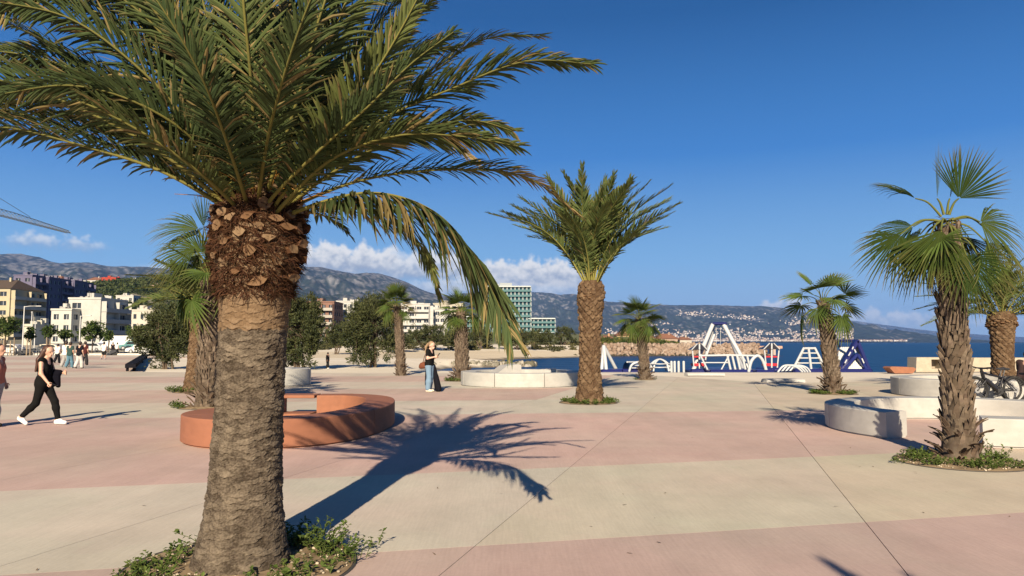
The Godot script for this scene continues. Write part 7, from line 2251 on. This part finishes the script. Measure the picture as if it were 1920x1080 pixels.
	# child on the sand, bather on the far beach
	person("small child in dark clothes standing on the sand", gnd(614, 691), -0.4, 0.62, {}, {"top": Color(0.02, 0.02, 0.025), "sleeves": 1.6, "trousers": Color(0.02, 0.02, 0.02), "hair": Color(0.02, 0.015, 0.01), "loose": 0.02}, 0.035, "people on the sand")
	var sit := {"hip": Vector3(0, 0.12, 0), "chest": Vector3(-0.06, 0.48, 0), "neck": Vector3(-0.05, 0.64, 0), "head": Vector3(-0.02, 0.77, 0), "knee_r": Vector3(0.30, 0.42, 0.10), "ankle_r": Vector3(0.48, 0.08, 0.10), "toe_r": Vector3(0.62, 0.04, 0.10), "knee_l": Vector3(0.30, 0.40, -0.10), "ankle_l": Vector3(0.50, 0.08, -0.10), "toe_l": Vector3(0.64, 0.04, -0.10), "wrist_r": Vector3(0.28, 0.36, 0.2), "elbow_r": Vector3(0.05, 0.34, 0.25), "wrist_l": Vector3(0.28, 0.36, -0.2), "elbow_l": Vector3(0.05, 0.34, -0.25)}
	var bp := gnd(986, 664.5, -0.2)
	bp.y = ground_h(bp.x, -bp.z) + 0.02
	person("bather sitting on the far beach", bp, 0.2, 1.0, sit, {"top": Color(0.03, 0.03, 0.035), "trousers": Color(0.02, 0.02, 0.02)}, 0.04, "people on the sand")
	# person on the ring bench at the right edge
	var bench_sit := {"hip": Vector3(0, 0.12, 0), "chest": Vector3(0.10, 0.46, 0), "neck": Vector3(0.15, 0.61, 0), "head": Vector3(0.20, 0.74, 0), "face": Vector3(1, -0.25, 0), "knee_r": Vector3(0.42, 0.09, 0.12), "ankle_r": Vector3(0.44, -0.36, 0.12), "toe_r": Vector3(0.58, -0.41, 0.12), "knee_l": Vector3(0.42, 0.09, -0.12), "ankle_l": Vector3(0.42, -0.36, -0.12), "toe_l": Vector3(0.56, -0.41, -0.12), "elbow_r": Vector3(0.18, 0.30, 0.25), "wrist_r": Vector3(0.38, 0.22, 0.14), "elbow_l": Vector3(0.18, 0.30, -0.25), "wrist_l": Vector3(0.38, 0.22, -0.14)}
	person("person in dark top sitting on the ring bench, cut by the right edge", Vector3(bx(1916, 22.5), 0.49, -22.5), 0.5, 1.08, bench_sit, {"top": Color(0.045, 0.03, 0.028), "sleeves": 0.7, "trousers": Color(0.01, 0.01, 0.012), "shoes": Color(0.02, 0.02, 0.02), "hair": Color(0.02, 0.015, 0.012), "wide": 1.15}, 0.02)

func single_at(called: String, what, m: Material, label: String, category: String, where: Vector3) -> MeshInstance3D:
	var o := single(called, what, m, label, category)
	o.position = where
	return o

# ------------------------------------------------------------------ all of it
func _ready():
	var cam := Camera3D.new()
	cam.name = "camera"
	cam.position = Vector3(0, EYE, 0)
	cam.rotation_degrees.x = TILT
	cam.fov = rad_to_deg(2.0 * atan(540.0 / LENS))
	cam.near = 0.1
	cam.far = 30000.0
	add_child(cam)
	cam.current = true
	var env := Environment.new()
	env.background_mode = Environment.BG_SKY
	env.sky = make_sky()
	env.background_energy_multiplier = 1.0
	env.tonemap_mode = Environment.TONE_MAPPER_LINEAR
	env.tonemap_exposure = 1.97
	env.fog_enabled = true
	env.fog_density = 0.000046
	env.fog_light_color = Color(0.50, 0.68, 1.0)
	env.sdfgi_enabled = true; env.ssao_enabled = true; env.ssil_enabled = true
	var we := WorldEnvironment.new()
	we.name = "environment"
	we.environment = env
	add_child(we)
	var sun := DirectionalLight3D.new()
	sun.name = "sun"
	sun.light_energy = 1.6
	sun.light_color = Color(1.0, 0.925, 0.81)
	sun.light_angular_distance = 0.5
	sun.shadow_enabled = true
	var el := deg_to_rad(26.5); var az := deg_to_rad(5.7)
	var to := Vector3(sin(az) * cos(el), -sin(el), -cos(az) * cos(el))
	add_child(sun)
	sun.look_at_from_position(Vector3.ZERO, to, Vector3.UP)
	print("sky done ", Time.get_ticks_msec())
	build_ground()
	build_plaza()
	build_mountains()
	print("setting done ", Time.get_ticks_msec())
	palm_kit()
	build_palms()
	print("palms done ", Time.get_ticks_msec())
	build_benches()
	build_town()
	build_plants()
	print("town done ", Time.get_ticks_msec())
	build_inflatables()
	build_small_things()
	build_people()
	print("all done ", Time.get_ticks_msec())
